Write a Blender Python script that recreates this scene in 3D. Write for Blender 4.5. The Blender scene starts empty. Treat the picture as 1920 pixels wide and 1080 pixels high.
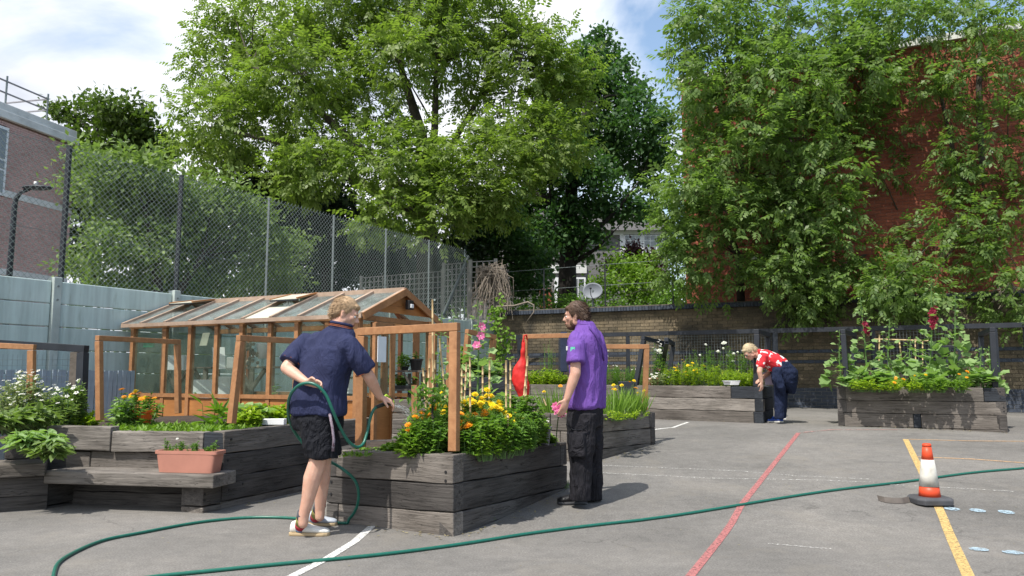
import bpy, math, random
import numpy as np
from mathutils import Vector, Matrix
random.seed(7); rng = np.random.default_rng(7)
S = bpy.context.scene
# ---------------------------------------------------------------- camera, sky, sun, exposure
CAMH = 1.16; F = 1450.0; PITCH = math.atan(165 / F)
cam = bpy.data.cameras.new('camera'); co = bpy.data.objects.new('camera', cam); S.collection.objects.link(co)
co.location = (0, 0, CAMH); co.rotation_euler = (math.pi / 2 + PITCH, 0, 0)
cam.lens = F / 1920 * 36; cam.sensor_width = 36; cam.clip_start = .05; cam.clip_end = 3000
S.camera = co
S.render.resolution_x = 1024; S.render.resolution_y = 576
SUN_DIR = Vector((.45, .62, -1.28)).normalized()          # the way the light travels
W = bpy.data.worlds.new('World'); S.world = W; W.use_nodes = True
nt = W.node_tree; N = nt.nodes; L = nt.links; N.clear()
el = math.asin(-SUN_DIR.z); az = math.atan2(-SUN_DIR.x, -SUN_DIR.y)
sky = N.new('ShaderNodeTexSky'); sky.sky_type = 'NISHITA'; sky.sun_disc = False
sky.sun_elevation = el; sky.sun_rotation = az; sky.air_density = 1.3; sky.dust_density = 1.6
bg = N.new('ShaderNodeBackground'); bg.inputs[1].default_value = .15; L.new(sky.outputs[0], bg.inputs[0])
tc = N.new('ShaderNodeTexCoord'); sep = N.new('ShaderNodeSeparateXYZ'); L.new(tc.outputs['Generated'], sep.inputs[0])
def wm(op, a, b=None, c=None):
    n = N.new('ShaderNodeMath'); n.operation = op
    for i, v in enumerate((a, b, c)):
        if v is None: continue
        if isinstance(v, (int, float)): n.inputs[i].default_value = v
        else: L.new(v, n.inputs[i])
    return n.outputs[0]
zz = wm('ADD', wm('MAXIMUM', sep.outputs[2], 0), .22)
cv = N.new('ShaderNodeCombineXYZ'); L.new(wm('DIVIDE', sep.outputs[0], zz), cv.inputs[0]); L.new(wm('DIVIDE', sep.outputs[1], zz), cv.inputs[1])
mp = N.new('ShaderNodeMapping'); mp.inputs['Location'].default_value = (3.1, 1.7, 0); L.new(cv.outputs[0], mp.inputs[0])
n1 = N.new('ShaderNodeTexNoise'); n1.inputs['Scale'].default_value = 1.15; n1.inputs['Detail'].default_value = 9; n1.inputs['Roughness'].default_value = .55; n1.inputs['Distortion'].default_value = .35
L.new(mp.outputs[0], n1.inputs[0])
# a cloud bank covers the western half of the sky, broken cloud the rest
bank = wm('MULTIPLY', wm('SUBTRACT', 0.16, sep.outputs[0]), .34)
cf = wm('ADD', n1.outputs[0], bank)
cr = N.new('ShaderNodeValToRGB'); cr.color_ramp.elements[0].position = .44; cr.color_ramp.elements[1].position = .60
L.new(cf, cr.inputs[0])
n2 = N.new('ShaderNodeTexNoise'); n2.inputs['Scale'].default_value = 2.2; n2.inputs['Detail'].default_value = 6; L.new(mp.outputs[0], n2.inputs[0])
cc = N.new('ShaderNodeValToRGB'); cc.color_ramp.elements[0].position = .3; cc.color_ramp.elements[0].color = (.50, .53, .60, 1)
cc.color_ramp.elements[1].position = .66; cc.color_ramp.elements[1].color = (.96, .97, 1.0, 1); L.new(n2.outputs[0], cc.inputs[0])
bg2 = N.new('ShaderNodeBackground'); bg2.inputs[1].default_value = 1.05; L.new(cc.outputs[0], bg2.inputs[0])
mx = N.new('ShaderNodeMixShader'); L.new(cr.outputs[0], mx.inputs[0]); L.new(bg.outputs[0], mx.inputs[1]); L.new(bg2.outputs[0], mx.inputs[2])
ow = N.new('ShaderNodeOutputWorld'); L.new(mx.outputs[0], ow.inputs[0])
sd = bpy.data.lights.new('sun', 'SUN'); sd.energy = 4.0; sd.angle = math.radians(.55); sd.color = (1, .95, .87)
so = bpy.data.objects.new('sun', sd); S.collection.objects.link(so); so.rotation_euler = SUN_DIR.to_track_quat('-Z', 'Y').to_euler()
S.view_settings.view_transform = 'Standard'; S.view_settings.look = 'None'; S.view_settings.gamma = 1
S.view_settings.exposure = .52
S.view_settings.use_curve_mapping = False
S.render.engine = 'CYCLES'; S.cycles.max_bounces = 8; S.cycles.transparent_max_bounces = 12
# ---------------------------------------------------------------- helpers
CP, SP_ = math.cos(PITCH), math.sin(PITCH)
def P(px, py, Y):
    u = (px - 960) / F; v = (540 - py) / F
    d = (u, CP - v * SP_, SP_ + v * CP); k = Y / d[1]
    return Vector((d[0] * k, Y, CAMH + d[2] * k))
def zat(py, Y):
    return P(960, py, Y).z
def ss(a, b, x):
    t = min(1, max(0, (x - a) / (b - a))); return t * t * (3 - 2 * t)
def G(x, y):                                            # height of the playground
    w = ss(-1.9, .4, x)
    r = .39 * min(1, max(0, (y - 5.9) / 5.6)); r = r - .02 * math.exp(-((y - 5.9) / .5) ** 2) if r > .02 else r
    return w * r + max(0, y - 11.5) * .018
def Gp(px, py, up=0.0):
    a, b = .5, 60.
    for _ in range(50):
        m = (a + b) / 2; p = P(px, py, m)
        if p.z > G(p.x, p.y) + up: a = m
        else: b = m
    return P(px, py, a)
OFF = {}
def link(o): S.collection.objects.link(o); return o
def uname(n): return n
def tag(o, label=None, cat=None, group=None, kind=None):
    if label: o['label'] = label
    if cat: o['category'] = cat
    if group: o['group'] = group
    if kind: o['kind'] = kind
    return o
def thing(name, loc, label, cat, group=None):
    o = link(bpy.data.objects.new(name, None)); o.location = loc; o.empty_display_size = .1; OFF[o.name] = Vector(loc)
    return tag(o, label, cat, group)
def setpar(o, parent):
    if parent is not None: o.parent = parent
class MB:
    def __init__(s): s.v = []; s.f = []; s.m = []
    def add(s, vs, fs, mi=0):
        n = len(s.v); s.v.extend([tuple(v) for v in vs]); s.f.extend([tuple(i + n for i in f) for f in fs]); s.m.extend([mi] * len(fs)); return s
    def hexa(s, p, mi=0):                               # 8 corners: bottom 4 ccw, top 4 ccw
        return s.add(p, [(3, 2, 1, 0), (4, 5, 6, 7), (0, 1, 5, 4), (1, 2, 6, 5), (2, 3, 7, 6), (3, 0, 4, 7)], mi)
    def box(s, a, b, mi=0):
        x0, y0, z0 = a; x1, y1, z1 = b
        return s.hexa([(x0, y0, z0), (x1, y0, z0), (x1, y1, z0), (x0, y1, z0), (x0, y0, z1), (x1, y0, z1), (x1, y1, z1), (x0, y1, z1)], mi)
    def obox(s, c, ax, ay, az, mi=0):                   # centre and three half-axis vectors
        c, ax, ay, az = Vector(c), Vector(ax), Vector(ay), Vector(az)
        return s.hexa([c - ax - ay - az, c + ax - ay - az, c + ax + ay - az, c - ax + ay - az, c - ax - ay + az, c + ax - ay + az, c + ax + ay + az, c - ax + ay + az], mi)
    def beam(s, a, b, w, d=None, side=None, mi=0):      # square bar from a to b
        a, b = Vector(a), Vector(b); t = (b - a); ln = t.length; t.normalize(); d = d or w
        if side is None: side = Vector((0, 0, 1)) if abs(t.z) < .9 else Vector((1, 0, 0))
        side = Vector(side); r = t.cross(side).normalized(); u = r.cross(t).normalized()
        return s.obox((a + b) / 2, t * ln / 2, r * w / 2, u * d / 2, mi)
    def tube(s, pts, rad, n=6, mi=0, cap=True):
        pts = [Vector(p) for p in pts]
        if not hasattr(rad, '__len__'): rad = [rad] * len(pts)
        vs = []; up = None
        for i, p in enumerate(pts):
            t = (pts[min(i + 1, len(pts) - 1)] - pts[max(i - 1, 0)])
            if t.length < 1e-9: t = Vector((0, 0, 1))
            t.normalize()
            if up is None: up = t.orthogonal().normalized()
            up = (up - t * up.dot(t))
            if up.length < 1e-6: up = t.orthogonal()
            up.normalize(); r = t.cross(up)
            for k in range(n):
                a = 2 * math.pi * k / n; vs.append(p + (up * math.cos(a) + r * math.sin(a)) * rad[i])
        fs = [(i * n + k, i * n + (k + 1) % n, (i + 1) * n + (k + 1) % n, (i + 1) * n + k) for i in range(len(pts) - 1) for k in range(n)]
        if cap: fs += [tuple(reversed(range(n))), tuple(range((len(pts) - 1) * n, len(pts) * n))]
        return s.add(vs, fs, mi)
    def loft(s, rings, n=20, mi=0, sq=2.0):             # rings of (centre, vecA, vecB)
        vs = []
        for c, A, B in rings:
            c, A, B = Vector(c), Vector(A), Vector(B)
            for k in range(n):
                a = 2 * math.pi * k / n; ca, sa = math.cos(a), math.sin(a)
                vs.append(c + A * math.copysign(abs(ca) ** (2 / sq), ca) + B * math.copysign(abs(sa) ** (2 / sq), sa))
        m = len(rings)
        fs = [(i * n + k, i * n + (k + 1) % n, (i + 1) * n + (k + 1) % n, (i + 1) * n + k) for i in range(m - 1) for k in range(n)]
        fs += [tuple(reversed(range(n))), tuple(range((m - 1) * n, m * n))]
        return s.add(vs, fs, mi)
    def ell(s, c, A, B, C, n=14, m=9, mi=0):            # ellipsoid with three half-axis vectors
        c, A, B, C = map(Vector, (c, A, B, C)); rings = []
        vs = [c - C]
        for i in range(1, m):
            t = -math.pi / 2 + math.pi * i / m
            for k in range(n):
                a = 2 * math.pi * k / n; vs.append(c + (A * math.cos(a) + B * math.sin(a)) * math.cos(t) + C * math.sin(t))
        vs.append(c + C); fs = [(0, 1 + (k + 1) % n, 1 + k) for k in range(n)]
        for i in range(m - 2):
            o = 1 + i * n; fs += [(o + k, o + (k + 1) % n, o + n + (k + 1) % n, o + n + k) for k in range(n)]
        o = 1 + (m - 2) * n; fs += [(o + k, o + (k + 1) % n, len(vs) - 1) for k in range(n)]
        return s.add(vs, fs, mi)
    def sph(s, c, r, n=12, m=8, mi=0): return s.ell(c, (r, 0, 0), (0, r, 0), (0, 0, r), n, m, mi)
    def caps(s, a, b, ra, rb, n=12):                    # tapered capsule
        a, b = Vector(a), Vector(b); s.sph(a, ra, n, 8); s.sph(b, rb, n, 8); return s.tube([a, b], [ra, rb], n)
    def lathe(s, c, prof, n=20, mi=0):                  # prof of (r, z) from c
        vs = []; c = Vector(c)
        for r, z in prof:
            for k in range(n):
                a = 2 * math.pi * k / n; vs.append(c + Vector((r * math.cos(a), r * math.sin(a), z)))
        m = len(prof); fs = [(i * n + k, i * n + (k + 1) % n, (i + 1) * n + (k + 1) % n, (i + 1) * n + k) for i in range(m - 1) for k in range(n)]
        fs += [tuple(reversed(range(n))), tuple(range((m - 1) * n, m * n))]
        return s.add(vs, fs, mi)
    def mesh(s, name, mats, off=Vector((0, 0, 0)), smooth=False):
        me = bpy.data.meshes.new(name); me.from_pydata([(v[0] - off[0], v[1] - off[1], v[2] - off[2]) for v in s.v], [], s.f)
        mats = mats if isinstance(mats, (list, tuple)) else [mats]
        for m in mats: me.materials.append(m)
        if len(mats) > 1: me.polygons.foreach_set('material_index', s.m)
        if smooth: me.polygons.foreach_set('use_smooth', [True] * len(me.polygons))
        me.update(); return me
    def build(s, name, mats, parent=None, smooth=False, bevel=0, loc=None):
        off = OFF.get(parent.name, Vector((0, 0, 0))) if parent is not None else Vector(loc or (0, 0, 0))
        me = s.mesh(name, mats, off, smooth)
        o = link(bpy.data.objects.new(name, me)); setpar(o, parent)
        if parent is None: o.location = off
        OFF[o.name] = off
        if bevel:
            b = o.modifiers.new('bevel', 'BEVEL'); b.width = bevel; b.segments = 2; b.limit_method = 'ANGLE'
        return o
# ---------------------------------------------------------------- materials
def newmat(name):
    m = bpy.data.materials.new(name); m.use_nodes = True; nt = m.node_tree; b = nt.nodes['Principled BSDF']; return m, nt, b
def node(nt, t, **kw):
    n = nt.nodes.new(t)
    for k, v in kw.items(): setattr(n, k, v)
    return n
def noise(nt, vec, scale, detail=4, rough=.55, dist=0):
    n = node(nt, 'ShaderNodeTexNoise'); n.inputs['Scale'].default_value = scale; n.inputs['Detail'].default_value = detail
    n.inputs['Roughness'].default_value = rough; n.inputs['Distortion'].default_value = dist
    if vec is not None: nt.links.new(vec, n.inputs['Vector'])
    return n.outputs['Fac']
def ramp(nt, fac, els):
    r = node(nt, 'ShaderNodeValToRGB'); e = r.color_ramp.elements
    while len(e) < len(els): e.new(.5)
    for i, (p, c) in enumerate(els):
        e[i].position = p; e[i].color = (c[0], c[1], c[2], 1) if hasattr(c, '__len__') else (c, c, c, 1)
    nt.links.new(fac, r.inputs[0]); return r.outputs[0]
def mixc(nt, fac, a, b, mode='MIX'):
    m = node(nt, 'ShaderNodeMix', data_type='RGBA', blend_type=mode)
    for i, v in ((0, fac), (6, a), (7, b)):
        if hasattr(v, 'is_linked') or hasattr(v, 'node'): nt.links.new(v, m.inputs[i])
        elif i == 0: m.inputs[0].default_value = v
        else: m.inputs[i].default_value = (v[0], v[1], v[2], 1)
    return m.outputs[2]
def coords(nt, scale=(1, 1, 1), kind='Object'):
    t = node(nt, 'ShaderNodeTexCoord'); m = node(nt, 'ShaderNodeMapping'); m.inputs['Scale'].default_value = scale
    nt.links.new(t.outputs[kind], m.inputs[0]); return m.outputs[0]
def bump(nt, b, h, strength=.3, dist=.01):
    n = node(nt, 'ShaderNodeBump'); n.inputs['Strength'].default_value = strength; n.inputs['Distance'].default_value = dist
    nt.links.new(h, n.inputs['Height']); nt.links.new(n.outputs[0], b.inputs['Normal'])
def simple(name, col, rough=.6, var=.25, scale=8, metal=0, bmp=.15, bscale=60, col2=None, stretch=(1, 1, 1), spec=.4):
    m, nt, b = newmat(name); v = coords(nt, stretch); f = noise(nt, v, scale, 5)
    c2 = col2 or tuple(c * (1 - var) for c in col); c1 = tuple(min(1, c * (1 + var * .5)) for c in col)
    nt.links.new(ramp(nt, f, [(.3, c2), (.7, c1)]), b.inputs['Base Color'])
    b.inputs['Roughness'].default_value = rough; b.inputs['Metallic'].default_value = metal; b.inputs['Specular IOR Level'].default_value = spec
    if bmp: bump(nt, b, noise(nt, v, bscale, 4), bmp, .005)
    return m
def leafmat(name, c1, c2, trans=.35, rough=.5, big=.6, spec=.35):
    m, nt, b = newmat(name); g = node(nt, 'ShaderNodeNewGeometry'); v = coords(nt)
    r = node(nt, 'ShaderNodeMath', operation='MULTIPLY_ADD'); nt.links.new(g.outputs['Random Per Island'], r.inputs[0]); r.inputs[1].default_value = .7
    n = noise(nt, v, big, 2); k = node(nt, 'ShaderNodeMath', operation='MULTIPLY'); nt.links.new(n, k.inputs[0]); k.inputs[1].default_value = .5
    nt.links.new(k.outputs[0], r.inputs[2])
    col = ramp(nt, r.outputs[0], [(.15, c1), (.85, c2)])
    nt.links.new(col, b.inputs['Base Color']); b.inputs['Roughness'].default_value = rough; b.inputs['Specular IOR Level'].default_value = spec
    t = node(nt, 'ShaderNodeBsdfTranslucent'); tcol = mixc(nt, 1, col, (1.0, 1.15, .45), 'MULTIPLY'); nt.links.new(tcol, t.inputs[0])
    ms = node(nt, 'ShaderNodeMixShader'); ms.inputs[0].default_value = trans
    nt.links.new(b.outputs[0], ms.inputs[1]); nt.links.new(t.outputs[0], ms.inputs[2])
    nt.links.new(ms.outputs[0], nt.nodes['Material Output'].inputs[0]); return m
def asphalt():
    m, nt, b = newmat('asphalt'); v = coords(nt)
    a = ramp(nt, noise(nt, v, .55, 6, .6, .4), [(.3, (.130, .125, .117)), (.52, (.174, .166, .155)), (.72, (.225, .212, .194))])
    g = mixc(nt, 1, ramp(nt, noise(nt, v, 75, 4, .8), [(.3, .6), (.5, 1.0), (.7, 1.5)]), ramp(nt, noise(nt, v, 9, 5, .7), [(.3, .86), (.7, 1.12)]), 'MULTIPLY')
    c = mixc(nt, 1, a, g, 'MULTIPLY')
    st = ramp(nt, noise(nt, v, 1.7, 7, .68, .8), [(.52, 0), (.75, .55)])
    c = mixc(nt, st, c, (.225, .205, .175))
    dk = ramp(nt, noise(nt, coords(nt, (1, 1.6, 1)), .9, 6, .65, 1.2), [(.58, 0), (.7, .4)])
    c = mixc(nt, dk, c, (.085, .083, .08))
    cr_ = node(nt, 'ShaderNodeTexVoronoi', feature='DISTANCE_TO_EDGE'); cr_.inputs['Scale'].default_value = .55; wv = node(nt, 'ShaderNodeVectorMath', operation='ADD'); nzc = node(nt, 'ShaderNodeTexNoise'); nzc.inputs['Scale'].default_value = 1.3; nzc.inputs['Detail'].default_value = 6; nt.links.new(v, nzc.inputs[0]); nt.links.new(v, wv.inputs[0]); nt.links.new(nzc.outputs['Color'], wv.inputs[1]); nt.links.new(wv.outputs[0], cr_.inputs['Vector'])
    ck = mixc(nt, 1, ramp(nt, cr_.outputs['Distance'], [(.0, .45), (.005, 0)]), ramp(nt, noise(nt, v, .5, 2), [(.5, 0), (.58, 1)]), 'MULTIPLY'); c = mixc(nt, ck, c, (.05, .048, .045))
    vo = node(nt, 'ShaderNodeTexVoronoi'); vo.inputs['Scale'].default_value = 26; nt.links.new(v, vo.inputs['Vector'])
    sp = ramp(nt, vo.outputs['Distance'], [(.05, 1), (.085, 0)]); keep = ramp(nt, noise(nt, v, 5, 3), [(.60, 0), (.64, 1)])
    c = mixc(nt, mixc(nt, 1, sp, keep, 'MULTIPLY'), c, (.5, .5, .46))
    nt.links.new(c, b.inputs['Base Color']); b.inputs['Roughness'].default_value = .88; b.inputs['Specular IOR Level'].default_value = .3
    bump(nt, b, noise(nt, v, 150, 3, .7), .7, .006); return m
def sleepermat(name, light, dark, tint=(.5, .5, .5)):
    m, nt, b = newmat(name); oi = node(nt, 'ShaderNodeObjectInfo')
    t = node(nt, 'ShaderNodeTexCoord'); ad = node(nt, 'ShaderNodeVectorMath', operation='ADD'); nt.links.new(t.outputs['Object'], ad.inputs[0])
    cx = node(nt, 'ShaderNodeCombineXYZ'); sc = node(nt, 'ShaderNodeMath', operation='MULTIPLY'); nt.links.new(oi.outputs['Random'], sc.inputs[0]); sc.inputs[1].default_value = 37
    for i in range(3): nt.links.new(sc.outputs[0], cx.inputs[i])
    nt.links.new(cx.outputs[0], ad.inputs[1])
    mp = node(nt, 'ShaderNodeMapping'); mp.inputs['Scale'].default_value = (1.6, 14, 26); nt.links.new(ad.outputs[0], mp.inputs[0])
    m2 = node(nt, 'ShaderNodeMapping'); m2.inputs['Scale'].default_value = (2.2, 5, 5); nt.links.new(ad.outputs[0], m2.inputs[0])
    m3 = node(nt, 'ShaderNodeMapping'); m3.inputs['Scale'].default_value = (.9, 9, 22); nt.links.new(ad.outputs[0], m3.inputs[0])
    grain = noise(nt, mp.outputs[0], 2.2, 8, .65, .6); big = noise(nt, m2.outputs[0], 1.0, 4, .5)
    c = ramp(nt, big, [(.3, dark), (.68, light)])
    c = mixc(nt, 1, c, ramp(nt, grain, [(.28, .55), (.5, .97), (.75, 1.35)]), 'MULTIPLY')
    crack = ramp(nt, noise(nt, m3.outputs[0], 1.6, 3, .5, 1.0), [(.49, 0), (.5, 1), (.51, 0)])
    c = mixc(nt, mixc(nt, 1, crack, (.75, .75, .75), 'MULTIPLY'), c, (.012, .011, .01))
    v = ramp(nt, oi.outputs['Random'], [(0, .72), (1, 1.22)]); c = mixc(nt, 1, c, v, 'MULTIPLY')
    nt.links.new(c, b.inputs['Base Color']); b.inputs['Roughness'].default_value = .85; b.inputs['Specular IOR Level'].default_value = .25
    h = mixc(nt, .5, grain, crack, 'SUBTRACT'); bump(nt, b, h, .7, .012); return m
def woodmat(name, c1, c2, rough=.55, st=(3, 3, 3)):
    m, nt, b = newmat(name); v = coords(nt, st); g = noise(nt, v, 4, 6, .6, 1.5); n = noise(nt, coords(nt), 2.5, 3)
    c = ramp(nt, g, [(.3, c1), (.7, c2)]); c = mixc(nt, 1, c, ramp(nt, n, [(.3, .75), (.7, 1.12)]), 'MULTIPLY')
    nt.links.new(c, b.inputs['Base Color']); b.inputs['Roughness'].default_value = rough; bump(nt, b, g, .15, .003); return m
def brickmat(name, cols, stain=0.5, staincol=(.03, .03, .028)):
    m, nt, b = newmat(name); oi = node(nt, 'ShaderNodeObjectInfo'); g = node(nt, 'ShaderNodeNewGeometry')
    ad = node(nt, 'ShaderNodeMath', operation='ADD'); nt.links.new(oi.outputs['Random'], ad.inputs[0]); nt.links.new(g.outputs['Random Per Island'], ad.inputs[1])
    fr = node(nt, 'ShaderNodeMath', operation='FRACT'); nt.links.new(ad.outputs[0], fr.inputs[0])
    c = ramp(nt, fr.outputs[0], [(i / max(1, len(cols) - 1), k) for i, k in enumerate(cols)])
    gm = node(nt, 'ShaderNodeMapping'); gm.inputs['Scale'].default_value = (1, 1, 1); nt.links.new(g.outputs['Position'], gm.inputs[0])
    c = mixc(nt, 1, c, ramp(nt, noise(nt, gm.outputs[0], 30, 4), [(.3, .7), (.7, 1.2)]), 'MULTIPLY')
    st = ramp(nt, noise(nt, gm.outputs[0], .75, 6, .6, .5), [(.38, 0), (.60, stain)]); c = mixc(nt, st, c, staincol)
    nt.links.new(c, b.inputs['Base Color']); b.inputs['Roughness'].default_value = .9; b.inputs['Specular IOR Level'].default_value = .2
    bump(nt, b, noise(nt, gm.outputs[0], 90, 3), .4, .004); return m
def glassmat(name, col=(.8, .86, .84), alpha=.3, rough=.08, dirt=.35):
    # grubby horticultural glass: mostly see-through, with a sheen and a film of dirt
    m, nt, b = newmat(name); v = coords(nt); b.inputs['Base Color'].default_value = (*col, 1); b.inputs['Roughness'].default_value = rough
    tr = node(nt, 'ShaderNodeBsdfTransparent'); tr.inputs[0].default_value = (.93, .96, .94, 1)
    f = ramp(nt, noise(nt, v, 3, 6, .65, .5), [(.35, alpha), (.7, alpha + dirt)]); ms = node(nt, 'ShaderNodeMixShader')
    nt.links.new(f, ms.inputs[0]); nt.links.new(tr.outputs[0], ms.inputs[1]); nt.links.new(b.outputs[0], ms.inputs[2])
    nt.links.new(ms.outputs[0], nt.nodes['Material Output'].inputs[0]); return m
M = {}
M['asphalt'] = asphalt()
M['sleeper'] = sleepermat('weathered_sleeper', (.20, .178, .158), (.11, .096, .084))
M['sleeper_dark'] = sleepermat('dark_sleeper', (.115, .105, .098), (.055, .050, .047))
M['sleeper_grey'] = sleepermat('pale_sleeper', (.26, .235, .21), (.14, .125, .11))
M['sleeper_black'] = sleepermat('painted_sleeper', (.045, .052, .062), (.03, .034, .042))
M['cedar'] = woodmat('cedar_wood', (.30, .135, .055), (.43, .215, .095))
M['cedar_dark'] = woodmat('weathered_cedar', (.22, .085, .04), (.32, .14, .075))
M['cedar_orange'] = woodmat('cedar_board', (.37, .15, .045), (.48, .21, .07), .5, (1.2, 1.2, 14))
M['cedar_pale'] = woodmat('weathered_glazing_bar', (.33, .235, .17), (.45, .33, .25))
M['black_paint'] = simple('black_paint', (.022, .026, .034), .5, .3, 6)
M['oldwood'] = woodmat('grey_old_wood', (.10, .085, .07), (.18, .155, .13), .9)

m, nt, b = newmat('pale_green_concrete'); oi = node(nt, 'ShaderNodeObjectInfo'); v = coords(nt)
c = ramp(nt, noise(nt, v, 1.6, 5), [(.3, (.43, .54, .51)), (.7, (.53, .63, .60))]); c = mixc(nt, 1, c, ramp(nt, noise(nt, coords(nt, (7, 7, .5)), 1.5, 5, .6), [(.3, .80), (.6, 1.05)]), 'MULTIPLY')
c = mixc(nt, 1, c, ramp(nt, oi.outputs['Random'], [(0, .92), (1, 1.06)]), 'MULTIPLY'); c = mixc(nt, ramp(nt, noise(nt, coords(nt, (4, 4, .8)), 2.2, 7, .7), [(.58, 0), (.75, .5)]), c, (.20, .24, .17))
nt.links.new(c, b.inputs['Base Color']); b.inputs['Roughness'].default_value = .88; bump(nt, b, noise(nt, v, 45, 4), .25, .005); M['concrete'] = m
M['concrete_post'] = simple('concrete_post', (.42, .48, .455), .85, .2, 4, bmp=.25, bscale=50)
M['picket'] = simple('blue_grey_picket', (.30, .37, .43), .7, .2, 5)
M['pavingdirt'] = simple('dirt', (.12, .10, .08), .95, .4, 5)
M['soil'] = simple('soil', (.055, .04, .03), .95, .5, 20, bmp=.9, bscale=40)
M['glass'] = glassmat('greenhouse_glass', (.24, .30, .23), .03, .10, .13)
M['glass_roof'] = glassmat('dirty_roof_glass', (.42, .46, .45), .14, .14, .30)
M['poly'] = simple('cream_polycarbonate', (.56, .56, .46), .4, .12, 3)
M['white'] = simple('white_plastic', (.78, .79, .80), .4, .06, 4, bmp=0)
M['paper'] = simple('white_paper', (.75, .78, .82), .8, .08, 5, bmp=0)
M['blackplastic'] = simple('black_plastic', (.02, .02, .022), .4, .2, 4, bmp=0)
M['greyplastic'] = simple('grey_plastic', (.22, .22, .24), .6, .2, 8)
M['terracotta'] = simple('terracotta_plastic', (.46, .205, .15), .55, .15, 4)
M['galv'] = simple('galvanised_steel', (.20, .23, .23), .5, .15, 10, metal=.4, bmp=0)
M['netting'] = simple('grey_green_wire', (.30, .36, .34), .5, .1, 4, bmp=0)
M['darkmetal'] = simple('dark_metal', (.03, .033, .038), .45, .2, 6, metal=.2, bmp=0)
M['hose'] = simple('green_hose', (.010, .125, .088), .35, .15, 30, bmp=.1, bscale=200, spec=.5)
M['bamboo'] = woodmat('bamboo', (.50, .36, .17), (.66, .50, .28), .6, (8, 8, 2))
M['bark'] = simple('bark', (.07, .06, .048), .95, .4, 12, bmp=.8, bscale=30)
M['barkdark'] = simple('dark_bark', (.03, .026, .022), .95, .4, 12, bmp=.8, bscale=30)
M['twig'] = simple('dead_twig', (.25, .21, .17), .95, .3, 12)
M['stem'] = simple('green_stem', (.10, .19, .05), .6, .3, 20, bmp=0)
M['ash'] = leafmat('ash_leaf', (.125, .20, .04), (.25, .335, .085), .55, .45, .35)
M['ash2'] = leafmat('ash_leaf_cool', (.10, .18, .05), (.215, .315, .095), .55, .42, .4)
M['oak'] = leafmat('oak_leaf', (.040, .105, .038), (.092, .18, .058), .46, .5, .4)
M['syc'] = leafmat('sycamore_leaf', (.055, .10, .018), (.11, .17, .032), .4, .5, .4)
M['shrubl'] = leafmat('shrub_leaf', (.13, .20, .065), (.24, .33, .12), .45, .55, .5)
M['yew'] = leafmat('dark_evergreen_leaf', (.012, .03, .014), (.03, .06, .022), .15, .6, .4)
M['purple'] = leafmat('purple_leaf', (.035, .012, .02), (.075, .025, .04), .25, .5, 1)
M['lime'] = leafmat('lime_leaf', (.20, .33, .02), (.40, .52, .05), .4, .5, 3)
M['fresh'] = leafmat('fresh_green_leaf', (.10, .21, .02), (.22, .36, .05), .4, .5, 3)
M['veg'] = leafmat('vegetable_leaf', (.075, .17, .028), (.18, .32, .06), .45, .5, 3)
M['mallow'] = leafmat('hollyhock_leaf', (.18, .31, .09), (.32, .46, .19), .42, .55, 3)
M['greyl'] = leafmat('grey_green_leaf', (.20, .25, .13), (.36, .40, .25), .35, .6, 4)
M['yellowpetal'] = leafmat('yellow_petal', (.75, .50, .005), (.88, .66, .01), .2, .6, 8)
M['orangepetal'] = leafmat('orange_petal', (.80, .26, .005), (.90, .38, .01), .2, .6, 8)
M['pinkpetal'] = leafmat('pink_petal', (.70, .12, .35), (.85, .25, .50), .25, .6, 8)
M['redpetal'] = leafmat('dark_red_petal', (.16, .01, .03), (.32, .02, .06), .2, .6, 8)
M['whitepetal'] = leafmat('white_petal', (.62, .64, .58), (.82, .82, .78), .25, .6, 8)
M['heart'] = simple('flower_centre', (.45, .20, .02), .9, .3, 60, bmp=0)
M['red_bag'] = simple('red_cloth', (.62, .022, .018), .6, .25, 5, bmp=.5, bscale=12)
M['orangepot'] = simple('orange_plastic', (.80, .13, .02), .45, .1, 4, bmp=0)
M['mortar'] = simple('mortar', (.135, .12, .095), .95, .3, 8)
M['mortar_red'] = simple('mortar_red', (.24, .15, .125), .95, .3, 8)
M['buff'] = brickmat('buff_brick', [(.19, .155, .10), (.14, .115, .075), (.24, .19, .125), (.165, .135, .09), (.21, .165, .105)], .92)
M['blue'] = brickmat('blue_engineering_brick', [(.055, .068, .09), (.075, .09, .12), (.042, .050, .066)], .3)
M['blue_wall_mortar'] = simple('pale_mortar', (.24, .235, .22), .95, .2, 8)
M['redbrick'] = brickmat('red_brick', [(.33, .105, .065), (.40, .13, .08), (.28, .085, .055), (.36, .115, .07)], .4, (.07, .028, .024))
M['pinkbrick'] = brickmat('pink_brick', [(.62, .40, .36), (.68, .45, .41), (.56, .36, .32)], .15)
M['stone'] = simple('pale_stone', (.68, .68, .66), .8, .2, 2)
M['tile'] = simple('roof_tile', (.10, .095, .095), .9, .3, 6, bmp=.6, bscale=12)
M['tilehung'] = simple('grey_hung_tile', (.17, .165, .165), .9, .25, 6, bmp=.6, bscale=12)
M['window'] = simple('window_glass', (.20, .22, .23), .12, .4, 2, bmp=0, spec=.8)
M['grass'] = simple('rough_grass', (.05, .09, .025), .95, .5, 1.5, bmp=.9, bscale=20)
def paint(name, col, wear=.5, sc=30):
    m, nt, b = newmat(name); v = coords(nt); b.inputs['Base Color'].default_value = (*col, 1); b.inputs['Roughness'].default_value = .8
    w = ramp(nt, noise(nt, v, sc, 5, .7), [(wear - .1, 0), (wear + .1, 1)]); tr = node(nt, 'ShaderNodeBsdfTransparent'); ms = node(nt, 'ShaderNodeMixShader')
    nt.links.new(w, ms.inputs[0]); nt.links.new(tr.outputs[0], ms.inputs[1]); nt.links.new(b.outputs[0], ms.inputs[2])
    nt.links.new(ms.outputs[0], nt.nodes['Material Output'].inputs[0]); return m
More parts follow.
